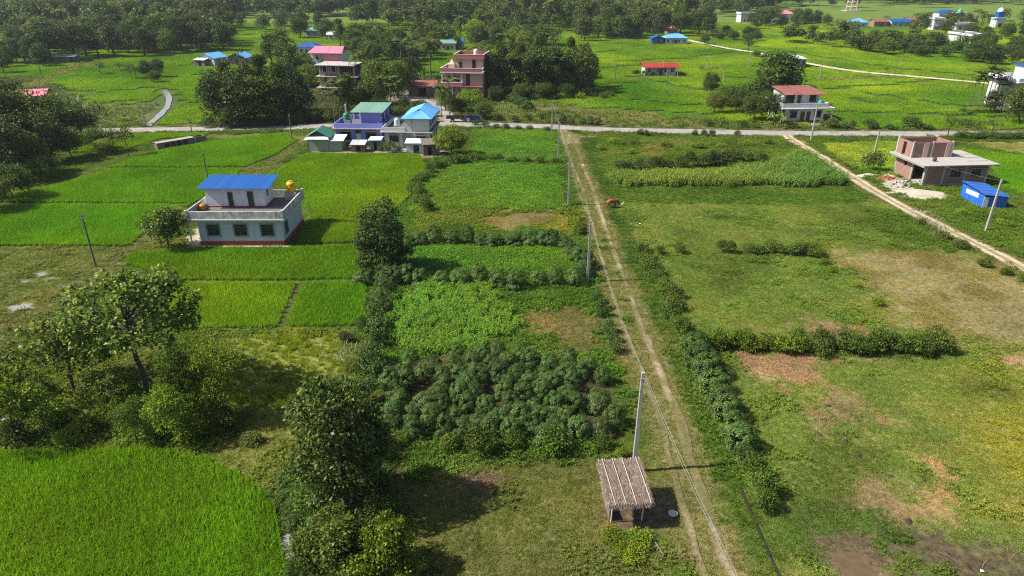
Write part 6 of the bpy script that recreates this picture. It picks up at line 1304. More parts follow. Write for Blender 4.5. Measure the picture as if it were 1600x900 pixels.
parapet(L_, -.8, 9.8, .2, 10.1, 6.7, .9, mat='trim_red', sides='fl', cap='wall_white'); parapet(L_, 2.3, 9.9, 1.7, 10.2, 9.9, .8, mat='trim_red', cap='wall_white'); parapet(L_, -.8, 4.6, .25, 1.2, 3.36, .8, mat='trim_red', sides='fl', cap='wall_white')
FL = lambda u, o, z: (u, 1.2 - o, z); FL3 = lambda u, o, z: (u, 2.2 - o, z); LL = lambda u, o, z: (-o, u, z)
door(L_, FL, .8, 1.7, 3.5, 5.7); window(L_, FL, 2.4, 3.8, 4.2, 5.6, frame='wall_white'); window(L_, FL, 5.6, 6.3, 3.5, 6.3, frame='wood', bars=0, shade=False); door(L_, FL3, 3.6, 4.4, 6.8, 8.9); window(L_, FL3, 7.0, 7.7, 7.0, 9.3, frame='wood', bars=0, shade=False); door(L_, FL3, 3.6, 4.6, .1, 2.3); window(L_, FL3, 1, 2.2, 1, 2.4, frame='wall_white'); window(L_, LL, 2.5, 3.8, 4.2, 5.6, frame='wall_white'); window(L_, LL, 5.5, 6.8, 4.2, 5.6, frame='wall_white')
for x in (-.6, 1.9, 4.4): bx(L_, 'column', 'wall_white', x, x + .25, .45, .7, 3.362, 6.5)
for x in (-.6, 1.9, 4.4): bx(L_, 'column', 'wall_white', x, x + .25, .45, .7, -.1, 3.2)
MB().add([(1.0, 1.4, 6.702), (2.6, 1.4, 6.702), (2.6, 3.0, 6.702), (1.0, 3.0, 6.702), (1.0, 1.4, 8.4), (2.6, 1.4, 8.4), (2.6, 3.0, 8.4), (1.0, 3.0, 8.4), (1.8, 2.2, 9.6)], [(0, 1, 5, 4), (1, 2, 6, 5), (2, 3, 7, 6), (3, 0, 4, 7), (4, 5, 8), (5, 6, 8), (6, 7, 8), (7, 4, 8)]).build('roof_shrine', MAT['wall_pink'], L_)
tank('water_tank', 'white water tank on the top roof of the pink house', 'white_plain', (-9.2, 182.5, 9.92), .55, 1.5)
x, y = G(655, 150); lean_shed(660, 151, 7, 4, 2.6, 'tin_rust', 'old_wood', 'open shed with a rusty roof left of the pink house', name='open_shed', pitch=.9)

# ---- plain far houses
def far_house(px, py, w, d, h, wall, roof, label, form='gable', rot=0.0, nwin=2, name='house', cat='house', over=.5, rise=.32, door_mat='wood'):
    x, y = G(px, py); o = tag(empty(name, (x, y, 0), math.radians(rot)), label, cat); hw = w / 2
    wins = [(-hw + w * (k + .5) / nwin - .45, -hw + w * (k + .5) / nwin + .45, 1.0, 2.1) for k in range(nwin)]; dr = (-.45, .45, .0, 2.0) if nwin % 2 == 0 else (hw - 1.2, hw - .4, 0, 2.0)
    storey(o, -hw, hw, 0, d, -.1, h, wall, {'f': wins + [dr]}); fm = lambda u, q, z: (u, -q, z)
    for a in wins: window(o, fm, *a, frame='white_frame' if 'white' not in wall else 'frame', bars=0, shade=False, trim=.08)
    door(o, fm, *dr, mat=door_mat); e = over; zr = h + (d / 2) * rise * 1.4; n = max(3, int(w / 1.3))
    if form == 'gable':
        sheets(o, 'roof_sheet', roof, (-hw - e, -e, h - .02), (hw + e, -e, h - .02), (hw + e, d / 2, zr), (-hw - e, d / 2, zr), n); sheets(o, 'roof_sheet', roof, (hw + e, d + e, h - .02), (-hw - e, d + e, h - .02), (-hw - e, d / 2, zr), (hw + e, d / 2, zr), n)
        for sx in (-hw, hw - .1): MB().add([(sx, .1, h), (sx, d - .1, h), (sx, d / 2, zr - .1), (sx + .1, .1, h), (sx + .1, d - .1, h), (sx + .1, d / 2, zr - .1)], [(0, 1, 2), (3, 5, 4), (0, 2, 5, 3), (1, 4, 5, 2)]).build('gable', MAT[wall], o)
    elif form == 'gable_front':
        zr = h + hw * rise * 1.4
        for s in (-1, 1): sheets(o, 'roof_sheet', roof, (s * (hw + e), -e, h - .05), (s * (hw + e), d + e, h - .05), (0, d + e, zr), (0, -e, zr), max(3, int(d / 1.3)))
        MB().prism([(-hw, h), (hw, h), (0, zr - .08)], .05, .15).build('gable', MAT[wall], o); MB().prism([(-hw, h), (hw, h), (0, zr - .08)], d - .15, d - .05).build('gable', MAT[wall], o)
    elif form == 'hip':
        q = d / 2; zr = h + q * rise * 1.6
        sheets(o, 'roof_sheet', roof, (-hw - e, -e, h), (hw + e, -e, h), (hw - q, q, zr), (-hw + q, q, zr), n); sheets(o, 'roof_sheet', roof, (hw + e, d + e, h), (-hw - e, d + e, h), (-hw + q, q, zr), (hw - q, q, zr), n)
        sheets(o, 'roof_sheet', roof, (hw + e, -e, h), (hw + e, d + e, h), (hw - q, q + .02, zr), (hw - q, q - .02, zr), 3); sheets(o, 'roof_sheet', roof, (-hw - e, d + e, h), (-hw - e, -e, h), (-hw + q, q - .02, zr), (-hw + q, q + .02, zr), 3)
    elif form == 'lean': sheets(o, 'roof_sheet', roof, (-hw - e, -e, h + .02), (hw + e, -e, h + .02), (hw + e, d + e, h + d * .12), (-hw - e, d + e, h + d * .12), n); MB().box(-hw, hw, d - .2, d, h, h + d * .1).build('wall_infill', MAT[wall], o)
    else: bx(o, 'roof_slab', roof, -hw - e, hw + e, -e, d + e, h, h + .18); parapet(o, -hw - e + .1, hw + e - .1, -e + .1, d + e - .1, h + .18, .8, mat=wall)
    return o
H_ = far_house(1032, 118, 9.4, 5.5, 2.5, 'wall_grey', 'tin_red', 'long low shed with a bright red roof alone in the far paddies', 'gable', 3, 4, 'long_shed', 'shed', 1.0, .25)
for x in (-5.1, -1.7, 1.7, 5.1): MB().tube((x, -.9, -.1), (x, -.9, 2.55), .08).build('porch_post', MAT['concrete'], H_)
row('loose', [(995, 117), (1008, 118), (1022, 120)], 2.5, 2.8, 1.8, 'bush beside the red-roofed shed in the paddies', 'bushes by the red-roofed shed', 'dark')
far_house(1244, 105, 6.2, 5, 2.6, 'tin_mint', 'tin_grey', 'green tin shed with a grey roof beside the far path', 'lean', 4, 1, 'tin_shed', 'shed', .3)
far_house(324, 102, 6.5, 6, 2.4, 'wall_grey', 'tin_sky', 'farm hut with blue and white gable roof at the left paddy edge', 'gable_front', -20, 2, 'farm_hut', 'hut'); far_house(371, 101, 6.5, 5.5, 2.3, 'brick', 'tin_sky', 'brown farm hut with blue roof right of its blue and white neighbour', 'gable_front', -8, 2, 'farm_hut', 'hut')
x, y = G(312, 103); lean_shed(313, 103, 4, 3, 1.9, 'tin_white', 'old_wood', 'white-roofed lean-to against the farm hut', rot=-.3, pitch=.8)
far_house(480, 86, 8, 6, 2.9, 'wall_white', 'tin_blue', 'white house with a deep blue roof left of the pink-roofed house', 'hip', -5); far_house(597, 83, 11, 7, 3, 'wall_white', 'tin_mint', 'long white house with a grey-green roof behind the pink-roofed house', 'hip', -8, 4)
far_house(575, 76, 5, 5, 2.8, 'wall_grey', 'tin_sky', 'small house with pale blue roof beside the grey-green roofed house', 'gable', 0); far_house(492, 58, 9, 6, 3, 'wall_grey', 'tin_teal', 'house with a pale green roof far behind the pink roof', 'hip', 0, 3); far_house(530, 64, 10, 5, 2.8, 'wall_white', 'tin_white', 'long low white roof among trees above the pink-roofed house', 'gable', 5, 3)
far_house(700, 80, 6, 5, 3, 'wall_grey', 'tin_teal', 'house with grey-green roof behind the coconut palm', 'gable', 0); far_house(714, 78, 5, 5, 3, 'wall_blue', 'tin_blue', 'blue-roofed house adjoining the grey-green roof behind the palm', 'gable', 0)
far_house(706, 39, 7, 6, 3, 'wall_pink', 'tin_rust', 'small red-brown house in the far central clearing', 'gable_front', 0); far_house(793, 36, 9, 6, 3, 'wall_grey', 'tin_sky', 'blue-roofed house at the foot of the middle wood', 'lean', 10); far_house(816, 70, 6, 5, 2.8, 'wall_blue', 'tin_blue', 'small blue house behind the umbrella-crowned tree', 'gable', 0); far_house(834, 69, 6, 5, 2.6, 'wall_white', 'tin_grey', 'pale tin hut right of the small blue house', 'gable', 5)
far_house(962, 60, 8, 5, 2.4, 'old_wood', 'tin_grey', 'weathered hut before the middle wood, left of the pair', 'gable', 0); far_house(990, 60, 8, 5, 2.4, 'old_wood', 'tin_rust', 'weathered hut before the middle wood, right of the pair', 'gable', 0)
far_house(1028, 70, 5, 5, 2.6, 'tin_blue', 'tin_blue', 'deep blue tin house left of the long sky blue house', 'gable_front', 0); far_house(1056, 70, 9.5, 6, 2.8, 'wall_blue', 'tin_sky', 'long sky blue house before the middle wood', 'hip', 0, 4); far_house(1050, 54, 6, 5, 3, 'wall_white', 'tin_pink', 'small house with a pink roof behind the sky blue house', 'gable', 0)
far_house(58, 68, 8, 6, 3, 'wall_blue', 'tin_sky', 'blue hut in the dense wood at the right end', 'gable', 0) if False else None
far_house(22, 68, 8, 6, 2.8, 'wall_white', 'tin_grey', 'white house in the clearing at the far left', 'gable', 0); far_house(90, 99, 12, 4, 2.2, 'old_wood', 'tin_grey', 'long dark shed at the foot of the dense left wood', 'lean', -4, 3); far_house(360, 37, 7, 6, 3, 'wall_blue', 'tin_blue', 'blue house at the right end of the dense left wood', 'gable', 0); far_house(356, 25, 8, 6, 3, 'wall_white', 'tin_white', 'white house far above the blue house on the left', 'gable', 0)
far_house(-5, 195, 6, 5, 3, 'brick', 'tin_red', 'house with a red roof half hidden at the left photo edge', 'gable', 20); far_house(52, 170, 6, 5, 3.0, 'wall_pink', 'tin_pink', 'pink-roofed house hidden in the left grove', 'gable', 15)
# right hand village
far_house(1228, 34, 9, 7, 4.5, 'wall_grey', 'tin_pink', 'grey house with a pink roof in the far right fields', 'hip', 0, 3); far_house(1168, 36, 9, 7, 5, 'wall_white', 'slab', 'pale flat-roofed house left of the far pink roof', 'flat', 5); far_house(1212, 38, 10, 5, 2.6, 'wall_white', 'tin_grey', 'long low grey-roofed building before the far pink roof', 'lean', 0, 4); far_house(1268, 36, 12, 8, 3.4, 'wall_grey', 'tin_green', 'long house with a dark green roof right of the far pink roof', 'hip', 0, 3)
far_house(1342, 44, 9, 7, 3, 'wall_white', 'tin_sky', 'white house with a sky blue hipped roof, first of the right village', 'hip', 0); far_house(1376, 43, 8, 6, 3, 'brick', 'tin_rust', 'brown house between two blue-roofed village houses', 'gable', 0); far_house(1406, 43, 10, 6, 3, 'wall_blue', 'tin_blue', 'village house with a wide deep blue roof', 'gable', 0, 3); far_house(1428, 42, 8, 6, 3.5, 'wall_pink', 'tin_rust', 'pinkish village house right of the wide blue roof', 'gable', 0); far_house(1452, 43, 8, 6, 3, 'wall_white', 'tin_blue', 'white village house with a bright blue roof beside the white cube house', 'lean', 0)
far_house(1464, 48, 5, 6, 5.5, 'wall_white', 'slab', 'bright white cube-shaped village house', 'flat', 0); far_house(1482, 47, 8, 7, 4, 'wall_grey', 'slab', 'grey flat-roofed house behind the white cube house', 'flat', 0); far_house(1506, 48, 9, 6, 3, 'wall_white', 'slab', 'white house below the green-domed building', 'flat', 0); far_house(1480, 28, 12, 7, 3.2, 'wall_blue', 'tin_blue', 'long blue-roofed house at the top of the right village', 'hip', 0, 3); far_house(1437, 92 - 50, 6, 5, 2.8, 'wall_grey', 'tin_blue', 'small blue-roofed hut in the right village', 'gable', 0)
far_house(1510, 66, 8, 7, 3.2, 'wall_grey', 'slab', 'grey flat-roofed house standing in the right tree belt', 'flat', 8, 3); far_house(1527, 70, 7, 6, 3.4, 'wall_white', 'slab', 'white flat-roofed house standing in the right tree belt', 'flat', 8)
# domed prayer house
def domed(px, py, w, h, dome, label, tower=0):
    x, y = G(px, py); o = tag(empty('domed_building', (x, y, 0)), label, 'building'); storey(o, -w / 2, w / 2, 0, w, -.1, h, 'wall_white', {'f': [(-1, 1, 0, 2.4)]}); bx(o, 'roof_slab', 'wall_white', -w / 2 - .3, w / 2 + .3, -.3, w + .3, h, h + .3)
    door(o, lambda u, q, z: (u, -q, z), -1, 1, 0, 2.4); z = h + .3
    if tower: MB().box(-tower / 2, tower / 2, w / 2 - tower / 2, w / 2 + tower / 2, z, z + 3).build('tower', MAT['tin_blue'], o); z += 3
    r = 1.5 if not tower else 1.5; MB().lathe([(r, z), (r * 1.05, z + r * .3), (r * .9, z + r * .75), (r * .55, z + r * 1.1), (r * .1, z + r * 1.35), (.05, z + r * 1.7)], 14, (0, w / 2, 0)).build('dome', MAT[dome], o, True)
    window(o, lambda u, q, z: (u, -q, z), -w / 2 + .4, -w / 2 + 1.1, 1, h - .8, frame='wall_white', bars=0, shade=False); return o
domed(1499, 36, 5, 5.5, 'tank_teal', 'white prayer house with a green dome in the right village'); domed(1561, 44, 5, 5, 'white_plain', 'white tower house with blue walls and a white dome', 3.2)
# white building at the right edge
R_ = tag(empty('house', (115, 160, 0), math.radians(4)), 'tall white house with a blue-edged roof behind trees at the right edge', 'house')
storey(R_, 0, 14, 0, 9, 0, 6.4, 'wall_white', {'f': [(1, 2.2, 1, 2.4), (3.4, 4.4, 0, 2.2), (1, 2.2, 4, 5.4), (5, 6.2, 4, 5.4)]}); bx(R_, 'floor_slab', 'wall_grey', -.8, 14.5, -.9, 9.2, 3.1, 3.25) if False else None
FRr = face_map('f', 14, 9)
for a in ((1, 2.2, 1, 2.4), (1, 2.2, 4, 5.4), (5, 6.2, 4, 5.4)): window(R_, FRr, *a)
door(R_, FRr, 3.4, 4.4, 0, 2.2); bx(R_, 'roof_slab', 'wall_white', -.8, 14.6, -.9, 9.4, 6.4, 6.55); parapet(R_, -.6, 14.4, -.7, 9.2, 6.55, .9, mat='wall_white')
storey(R_, 5, 13, 1.5, 8.5, 6.56, 9.4, 'wall_blue', {}, name='upper_room'); bx(R_, 'upper_roof', 'tin_blue', 4.5, 13.5, 1, 9, 9.4, 9.6)
# water tower
x, y = G(1330, 17); WT = tag(empty('water_tower', (x, y, 0)), 'far concrete water tower standing on braced legs at the top edge', 'water tower')
for k in range(6):
    a = k * math.pi / 3; MB().tube((4.4 * math.cos(a), 4.4 * math.sin(a), -.2), (3.6 * math.cos(a), 3.6 * math.sin(a), 13), .38, .32).build('leg', MAT['wall_pink'], WT)
for z, r in ((3.2, 4.2), (6.4, 4.0), (9.6, 3.8)):
    mb = MB()
    for k in range(6): a = k * math.pi / 3; b2 = a + math.pi / 3; mb.tube((r * math.cos(a), r * math.sin(a), z), (r * math.cos(b2), r * math.sin(b2), z), .2)
    mb.build('brace_ring', MAT['wall_white'], WT)
MB().lathe([(3.8, 13), (5.2, 14.5), (5.2, 18.5), (4.0, 19.8), (.5, 20.6)], 20).build('tank', MAT['wall_white'], WT, True); MB().box(-6, 5, -5, 5, -.1, .5).build('base', MAT['slab'], WT)
# long low shed on the bund and a wall beside it
x0, y0 = G(247, 235); x1, y1 = G(322, 222); ang = math.atan2(y1 - y0, x1 - x0); Ls = math.hypot(x1 - x0, y1 - y0)
S = tag(empty('long_low_shed', (x0, y0, 0), ang), 'long low dark shed with a pale narrow roof on the paddy bund', 'shed')
MB().box(0, 1.2, -.05, .08, 0, .8).build('brick_wall', MAT['brick'], S); storey(S, 0, Ls, 0, 1.4, -.1, 1.25, 'old_wood', {'f': [(1.4 + 1.1 * k, 2.2 + 1.1 * k, .3, 1.0) for k in range(int((Ls - 4.5) / 1.1))]}, t=.08)
sheets(S, 'roof_sheet', 'concrete', (-.2, -.25, 1.3), (Ls - 2.2, -.25, 1.3), (Ls - 2.2, .45, 1.42), (-.2, .45, 1.42), 9); sheets(S, 'roof_sheet', 'old_wood', (-.2, .46, 1.42), (Ls - 2.2, .46, 1.42), (Ls - 2.2, 1.5, 1.3), (-.2, 1.5, 1.3), 9); bx(S, 'end_panel', 'concrete', Ls - 2.1, Ls - 1.8, -.15, -.082, -.1, 1.6); bx(S, 'slate_panel', 'roofdeck', Ls - 1.7, Ls + .1, -.12, -.083, .1, 1.2)
# ------------------------------------------------------------------ thatched hut by the track
# worn litter round the hut is part of the straw scatter
HU = tag(empty('thatched_hut', (5.8, 30.95, 0), math.radians(5)), 'small open hut with a straw thatched lean-to roof beside the track', 'hut')
MAT['thatch'] = leafy('dry straw thatch', [(.15, .108, .084), (.23, .172, .138), (.32, .248, .205), (.46, .38, .325)], 0.0, .9, hue=.0)
MAT['thatch_core'] = paint('packed straw', (.22, .15, .115), (.12, .085, .065), .6, .95, 4.0, False)
MAT['bamboo'] = paint('pale bamboo', (.52, .46, .36), (.3, .25, .18), .4, .6, 4.0)
hx0, hx1, hy0, hy1, hz0, hz1 = -.3, 2.32, -.5, 2.6, 1.95, 2.5      # roof: eaves toward the camera
def roof_pt(u, v, dz=0): return (hx0 + (hx1 - hx0) * u + .18 * (v - .5) * 0, hy0 + (hy1 - hy0) * v, hz0 + (hz1 - hz0) * v + .06 * math.sin(math.pi * v) + dz)
vs = []; fs = []; nu, nv = 12, 12
for layer in (0, 1):
    for j in range(nv + 1):
        for i in range(nu + 1):
            p = roof_pt(i / nu, j / nv, -.13 * layer); w = .05 * (random.random() - .5); vs.append((p[0] + w, p[1] + w, p[2] + (random.random() - .5) * .03))
k = (nu + 1) * (nv + 1)
for j in range(nv):
    for i in range(nu): a = j * (nu + 1) + i; fs += [(a, a + 1, a + nu + 2, a + nu + 1), (k + a, k + a + nu + 1, k + a + nu + 2, k + a + 1)]
for i in range(nu): a = i; b = nv * (nu + 1) + i; fs += [(a, k + a, k + a + 1, a + 1), (b, b + 1, k + b + 1, k + b)]
for j in range(nv): a = j * (nu + 1); b = a + nu; fs += [(a, a + nu + 1, k + a + nu + 1, k + a), (b, k + b, k + b + nu + 1, b + nu + 1)]
th = MB().add(vs, fs).build('thatch', MAT['thatch_core'], HU)
r = np.random.default_rng(31); n = 9000; u = r.uniform(-.01, 1.01, n); v = r.uniform(-.0, 1.06, n)
P = np.array([roof_pt(a, b, .0) for a, b in zip(u, v)]); P[:, 2] += r.uniform(.0, .05, n)
ax = np.stack([r.normal(0, .22, n), -np.ones(n), np.full(n, -.23) + r.normal(0, .1, n)], 1)
V, F = kites(P, ax, np.tile([0, 0, 1.0], (n, 1)) + r.normal(0, .3, (n, 3)), r.uniform(.15, .36, n), r.uniform(.012, .03, n), .02)
e = 900; ue = r.uniform(0, 1, e); Pe = np.array([roof_pt(a, .0, 0) for a in ue]); Pe[:, 2] += r.uniform(-.12, .03, e); axe = np.stack([r.normal(0, .3, e), -np.ones(e), r.normal(-.9, .4, e)], 1)
V2 = kites(Pe, axe, np.tile([0, 0, 1.0], (e, 1)), r.uniform(.1, .4, e), r.uniform(.012, .03, e), .02)
es = 700; sd = np.sign(r.normal(0, 1, es)); ve = r.uniform(0, 1, es); Ps = np.array([roof_pt(.0 if s < 0 else 1.0, b, 0) for s, b in zip(sd, ve)]); Ps[:, 2] += r.uniform(-.12, .04, es)
V3 = kites(Ps, np.stack([sd, r.normal(-.3, .4, es), r.normal(-.3, .3, es)], 1), np.tile([0, 0, 1.0], (es, 1)), r.uniform(.08, .2, es), r.uniform(.012, .03, es), .02)
V, F = join([(V, F), V2, V3]); st = link('straw', mesh_np('straw', V, F, MAT['thatch']), th); st['kind'] = 'stuff'
for u_ in (.13, .37, .60, .93): MB().path([Vector(roof_pt(u_ - .02, 1.04, .10)), Vector(roof_pt(u_, .5, .10)), Vector(roof_pt(u_ + .03, -.05, .08))], [.02, .024, .02], 6).build('roof_batten', MAT['bamboo'], HU)
for u_ in (.03, .1, .16, .27, .45, .66, .7, .84, .9, .97): MB().tube(roof_pt(u_, .3, -.16), roof_pt(u_ + random.uniform(-.03, .03), -.04 - random.uniform(0, .05), -.15), .018).build('rafter', MAT['bamboo'], HU)
for u_ in (.02, .17, .42, .55, .8, .99): MB().tube(roof_pt(u_, .85, -.1), roof_pt(u_, 1.05, -.02 + random.uniform(0, .1)), .018).build('rafter', MAT['bamboo'], HU)
for x, y, h in ((.1, .0, 1.88), (1.98, .02, 1.88), (.08, 2.3, 2.3), (2.0, 2.35, 2.3), (1.05, 2.35, 2.3)): MB().path([(x, y, -.2), (x + .02, y + .01, h * .5), (x + .05, y, h)], [.05, .045, .04], 7).build('post', MAT['bamboo'] if y < 1 else MAT['old_wood'], HU)
for a, b in (((-.25, .02, 1.88), (2.25, .04, 1.88)), ((-.25, 2.33, 2.3), (2.25, 2.35, 2.3))): MB().tube(a, b, .045).build('beam', MAT['old_wood'], HU)
MB().box(.0, .06, .1, 2.3, .2, .9).build('side_rail', MAT['old_wood'], HU)
MAT['hay'] = paint('dark trodden hay', (.10, .065, .045), (.05, .035, .03), .6, .95, 6.0, False)
o = mound('hay_heap', 'low heap of brown fodder under the thatched hut', 962, 805, .7, .6, .28, MAT['hay'], 'fodder heap', 7)
ba = tag(empty('basin', (*G(1051, 805), .02)), 'round white basin on the earth beside the hut', 'basin'); MB().lathe([(.14, 0), (.2, .02), (.26, .13), (.275, .14), (.25, .13), (.19, .04), (.13, .03), (.01, .03)], 20).build('bowl', MAT['white_plain'], ba, True); MB().lathe([(.272, .13), (.295, .138), (.295, .15), (.272, .152)], 20).build('rim', MAT['steel'], ba, True)
MB().box(-.05, .05, -1.6, 1.2, 0, .06)
pk = MB().tube((0, 0, 0), (.55, -1.9, .02), .05, .04).build('fallen_plank', MAT['old_wood']); pk.location = (*G(1012, 830), .07); tag(pk, 'thin pole lying on the grass in front of the hut', 'pole')
for i, (px, py) in enumerate(((985, 848), (965, 850), (1002, 842), (975, 862), (995, 860), (955, 842), (990, 874))): bush('loose', px, py, 42, 14, 'leafy squash vine on the ground before the hut', 'squash vines before the hut', 'bright', name='squash_vine', cat='vine')
for px, py in ((975, 712), (967, 716)): bush('shrub', px, py, 22, 16, 'bright small bush at the foot of the nearest pole', 'bushes at the nearest pole', 'bright')

# ------------------------------------------------------------------ poles and wires
TOPS = {}
def pole(key, px, py, top, label, mat='pole', arm=True):
    x, y = G(px, py); h = height_at(px, py, top); o = tag(empty('utility_pole', (x, y, 0)), label, 'pole')
    w = .14 if mat == 'pole' else .11; mb = MB(); b = w; t = w * .62
    mb.add([(-b, -b, -.3), (b, -b, -.3), (b, b, -.3), (-b, b, -.3), (-t, -t, h), (t, -t, h), (t, t, h), (-t, t, h)], [(0, 1, 5, 4), (1, 2, 6, 5), (2, 3, 7, 6), (3, 0, 4, 7), (4, 5, 6, 7)]) if mat == 'pole' else mb.path([(0, 0, -.3), (0, 0, h)], [.11, .08], 8)
    mb.build('shaft', MAT[mat], o); 
    if arm:
        MB().box(-.12, .12, -t - .035, -t - .003, h - .42, h - .36).build('bracket', MAT['steel'], o)
        for k in (.15, .38): MB().lathe([(.03, 0), (.05, .04), (.03, .08)], 8, (t + .06, 0, h - k)).build('insulator', MAT['white_plain'], o)
    TOPS[key] = Vector((x + t + .06, y, h)); return o
pole('n1', 990, 737, 582, 'nearest concrete pole rising behind the thatched hut'); pole('n2', 918, 441, 345, 'concrete pole at the corner of the cassava row by the track'); pole('n3', 888, 321, 250, 'concrete pole beside the track left of the cow'); pole('n4', 872, 253, 190, 'concrete pole at the bean plot edge by the track'); pole('n5', 862, 209, 157, 'concrete pole at the road end of the dirt track')
for i, (px, py, tp, m, lb) in enumerate(((150, 417, 335, 'dark_pole', 'dark leaning pole in the left pasture before the paddies'), (326, 285, 235, 'dark_pole', 'dark pole rising behind the blue-roofed house'), (457, 221, 178, 'dark_pole', 'dark pole at the grass path left of the tin shed'), (227, 197, 161, 'pole', 'pale pole beside the stream at the road'), (67, 125, 100, 'dark_pole', 'dark pole in the far left paddy by the grass path'), (13, 131, 112, 'dark_pole', 'short dark pole at the far left edge'),
        (1540, 362, 280, 'pole', 'leaning concrete pole before the blue shed'), (1365, 245, 204, 'pole', 'concrete pole rising from the spiky bush'), (1267, 220, 165, 'pole', 'concrete pole on the road verge before the white house'), (917, 194, 155, 'pole', 'pole above the straight bush row at the road'), (961, 125, 99, 'dark_pole', 'dark pole in the paddy right of the grove'), (1036, 118, 91, 'pole', 'pale pole before the red-roofed shed'), (1041, 150, 115, 'dark_pole', 'dark pole in the paddy below the red-roofed shed'),
        (1105, 111, 85, 'pole', 'pale pole in the paddy right of the red-roofed shed'), (1170, 107, 82, 'pole', 'pale pole left of the tallest tree'), (1130, 129, 112, 'pole', 'short pale pole above the grey-green rounded tree'), (1280, 127, 99, 'pole', 'pale pole right of the grey tin shed'), (1241, 90, 72, 'dark_pole', 'dark pole behind the grey tin shed'), (1110, 75, 57, 'dark_pole', 'dark pole at the start of the pale far path'), (1398, 115, 82, 'dark_pole', 'tall dark pole beside the right part of the far path'),
        (925, 54, 36, 'pole', 'pale pole before the middle wood'), (744, 40, 25, 'pole', 'pale pole in the far central clearing'), (1494, 15, 5, 'dark_pole', 'tiny dark pole near the top right corner'), (380, 84, 67, 'dark_pole', 'dark pole behind the brown farm hut'))): pole('p%d' % i, px, py, tp, lb, m)
def wire(a, b, sag, label, r=.008):
    pts = [a.lerp(b, t) - Vector((0, 0, sag * 4 * t * (1 - t))) for t in np.linspace(0, 1, 15)]
    return tag(MB().path(pts, [r] * 15, 4).build('overhead_wire', MAT['wire']), label, 'wire')
nxt = Vector((10.9, 8.0, 7.6)); chain = [nxt, TOPS['n1'], TOPS['n2'], TOPS['n3'], TOPS['n4'], TOPS['n5']]
names = ('from the nearest pole towards the viewer', 'between the nearest pole and the cassava row pole', 'between the cassava row pole and the cow pole', 'between the cow pole and the bean plot pole', 'between the bean plot pole and the road pole')
for (a, b), nm in zip(zip(chain[:-1], chain[1:]), names):
    wire(a - Vector((0, 0, .12)), b - Vector((0, 0, .12)), .9, 'upper sagging wire ' + nm); wire(a - Vector((0, 0, .35)) + Vector((.05, 0, 0)), b - Vector((0, 0, .35)), 1.0, 'lower sagging wire ' + nm)
wire(TOPS['p6'] - Vector((0, 0, .2)), TOPS['p7'] - Vector((0, 0, .2)), 1.2, 'wire between the two poles beside the brick house'); wire(TOPS['p7'] - Vector((0, 0, .2)), TOPS['p8'] - Vector((0, 0, .2)), 1.0, 'wire from the spiky bush pole to the roadside pole'); wire(TOPS['n5'] - Vector((0, 0, .2)), TOPS['p9'] - Vector((0, 0, .2)), .5, 'wire between the two poles at the track end of the road')
wire(TOPS['p0'] - Vector((0, 0, .2)), TOPS['p1'] - Vector((0, 0, .2)), .8, 'wire between the two dark poles left of the blue-roofed house')
# low boundary kerb along the track
MAT['kerb'] = paint('mossy concrete kerb', (.03, .027, .022), (.06, .052, .04), .5, .95, 2.0, True, .05)
for pts, lb in (([(1156, 762), (1170, 795), (1190, 842), (1216, 898), (1240, 945)], 'dark low boundary kerb in the grass at the bottom of the track'),):
    L = smooth_line(W(pts), 1.0); mb = MB()
    for a, b in zip(L[:-1], L[1:]):
        d = Vector((b[0] - a[0], b[1] - a[1], 0)).normalized(); s = Vector((-d.y, d.x, 0)) * .07; z = random.uniform(.06, .16); a3 = Vector((a[0], a[1], 0)); b3 = Vector((b[0], b[1], 0))
        v = [a3 - s, b3 - s, b3 + s, a3 + s]; mb.add([p + Vector((0, 0, -.1)) for p in v] + [p + Vector((0, 0, z)) for p in v], [(4, 5, 6, 7), (0, 1, 5, 4), (1, 2, 6, 5), (2, 3, 7, 6), (3, 0, 4, 7)])
    tag(mb.build('boundary_kerb', MAT['kerb']), lb, 'kerb')

# ------------------------------------------------------------------ cow, bird, tractor, litter
def skin_body(name, bones, mat, parent=None, sub=2):
    """bones: list of (index a, index b); points with radii grow one continuous body"""
    pts, edges = bones; me = bpy.data.meshes.new(name); me.from_pydata([p[:3] for p in pts], edges, [])
    o = link(name, me, parent); me.materials.append(mat)
    sm = o.modifiers.new('skin', 'SKIN'); sm.use_smooth_shade = True
    for i, p in enumerate(pts):
        d = me.skin_vertices[0].data[i]; d.radius = (p[3], p[4] if len(p) > 4 else p[3]); d.use_root = (i == 0)
    s = o.modifiers.new('subdivision', 'SUBSURF'); s.levels = sub; s.render_levels = sub
    return o
MAT['cow_hide'] = paint('russet hide', (.23, .07, .03), (.13, .045, .02), .5, .7, 2.0, False); MAT['horn'] = paint('dark horn', (.05, .045, .04), (.1, .09, .08), .4); MAT['feather'] = paint('white feathers', (.75, .75, .73), (.5, .5, .48), .2, .8)
cw = tag(empty('cow', (*G(955, 325), 0), math.radians(12)), 'russet brown cow grazing at the edge of the dirt track', 'cow')
P_ = [(-.55, 0, 1.08, .27, .3), (-.2, 0, 1.05, .31, .34), (.2, 0, 1.05, .31, .34), (.52, 0, 1.1, .26, .3), (.82, 0, 1.0, .15, .2), (1.02, 0, .78, .12, .15), (1.14, 0, .58, .11, .13), (1.22, 0, .36, .07, .08)]
Ed = [(i, i + 1) for i in range(7)]
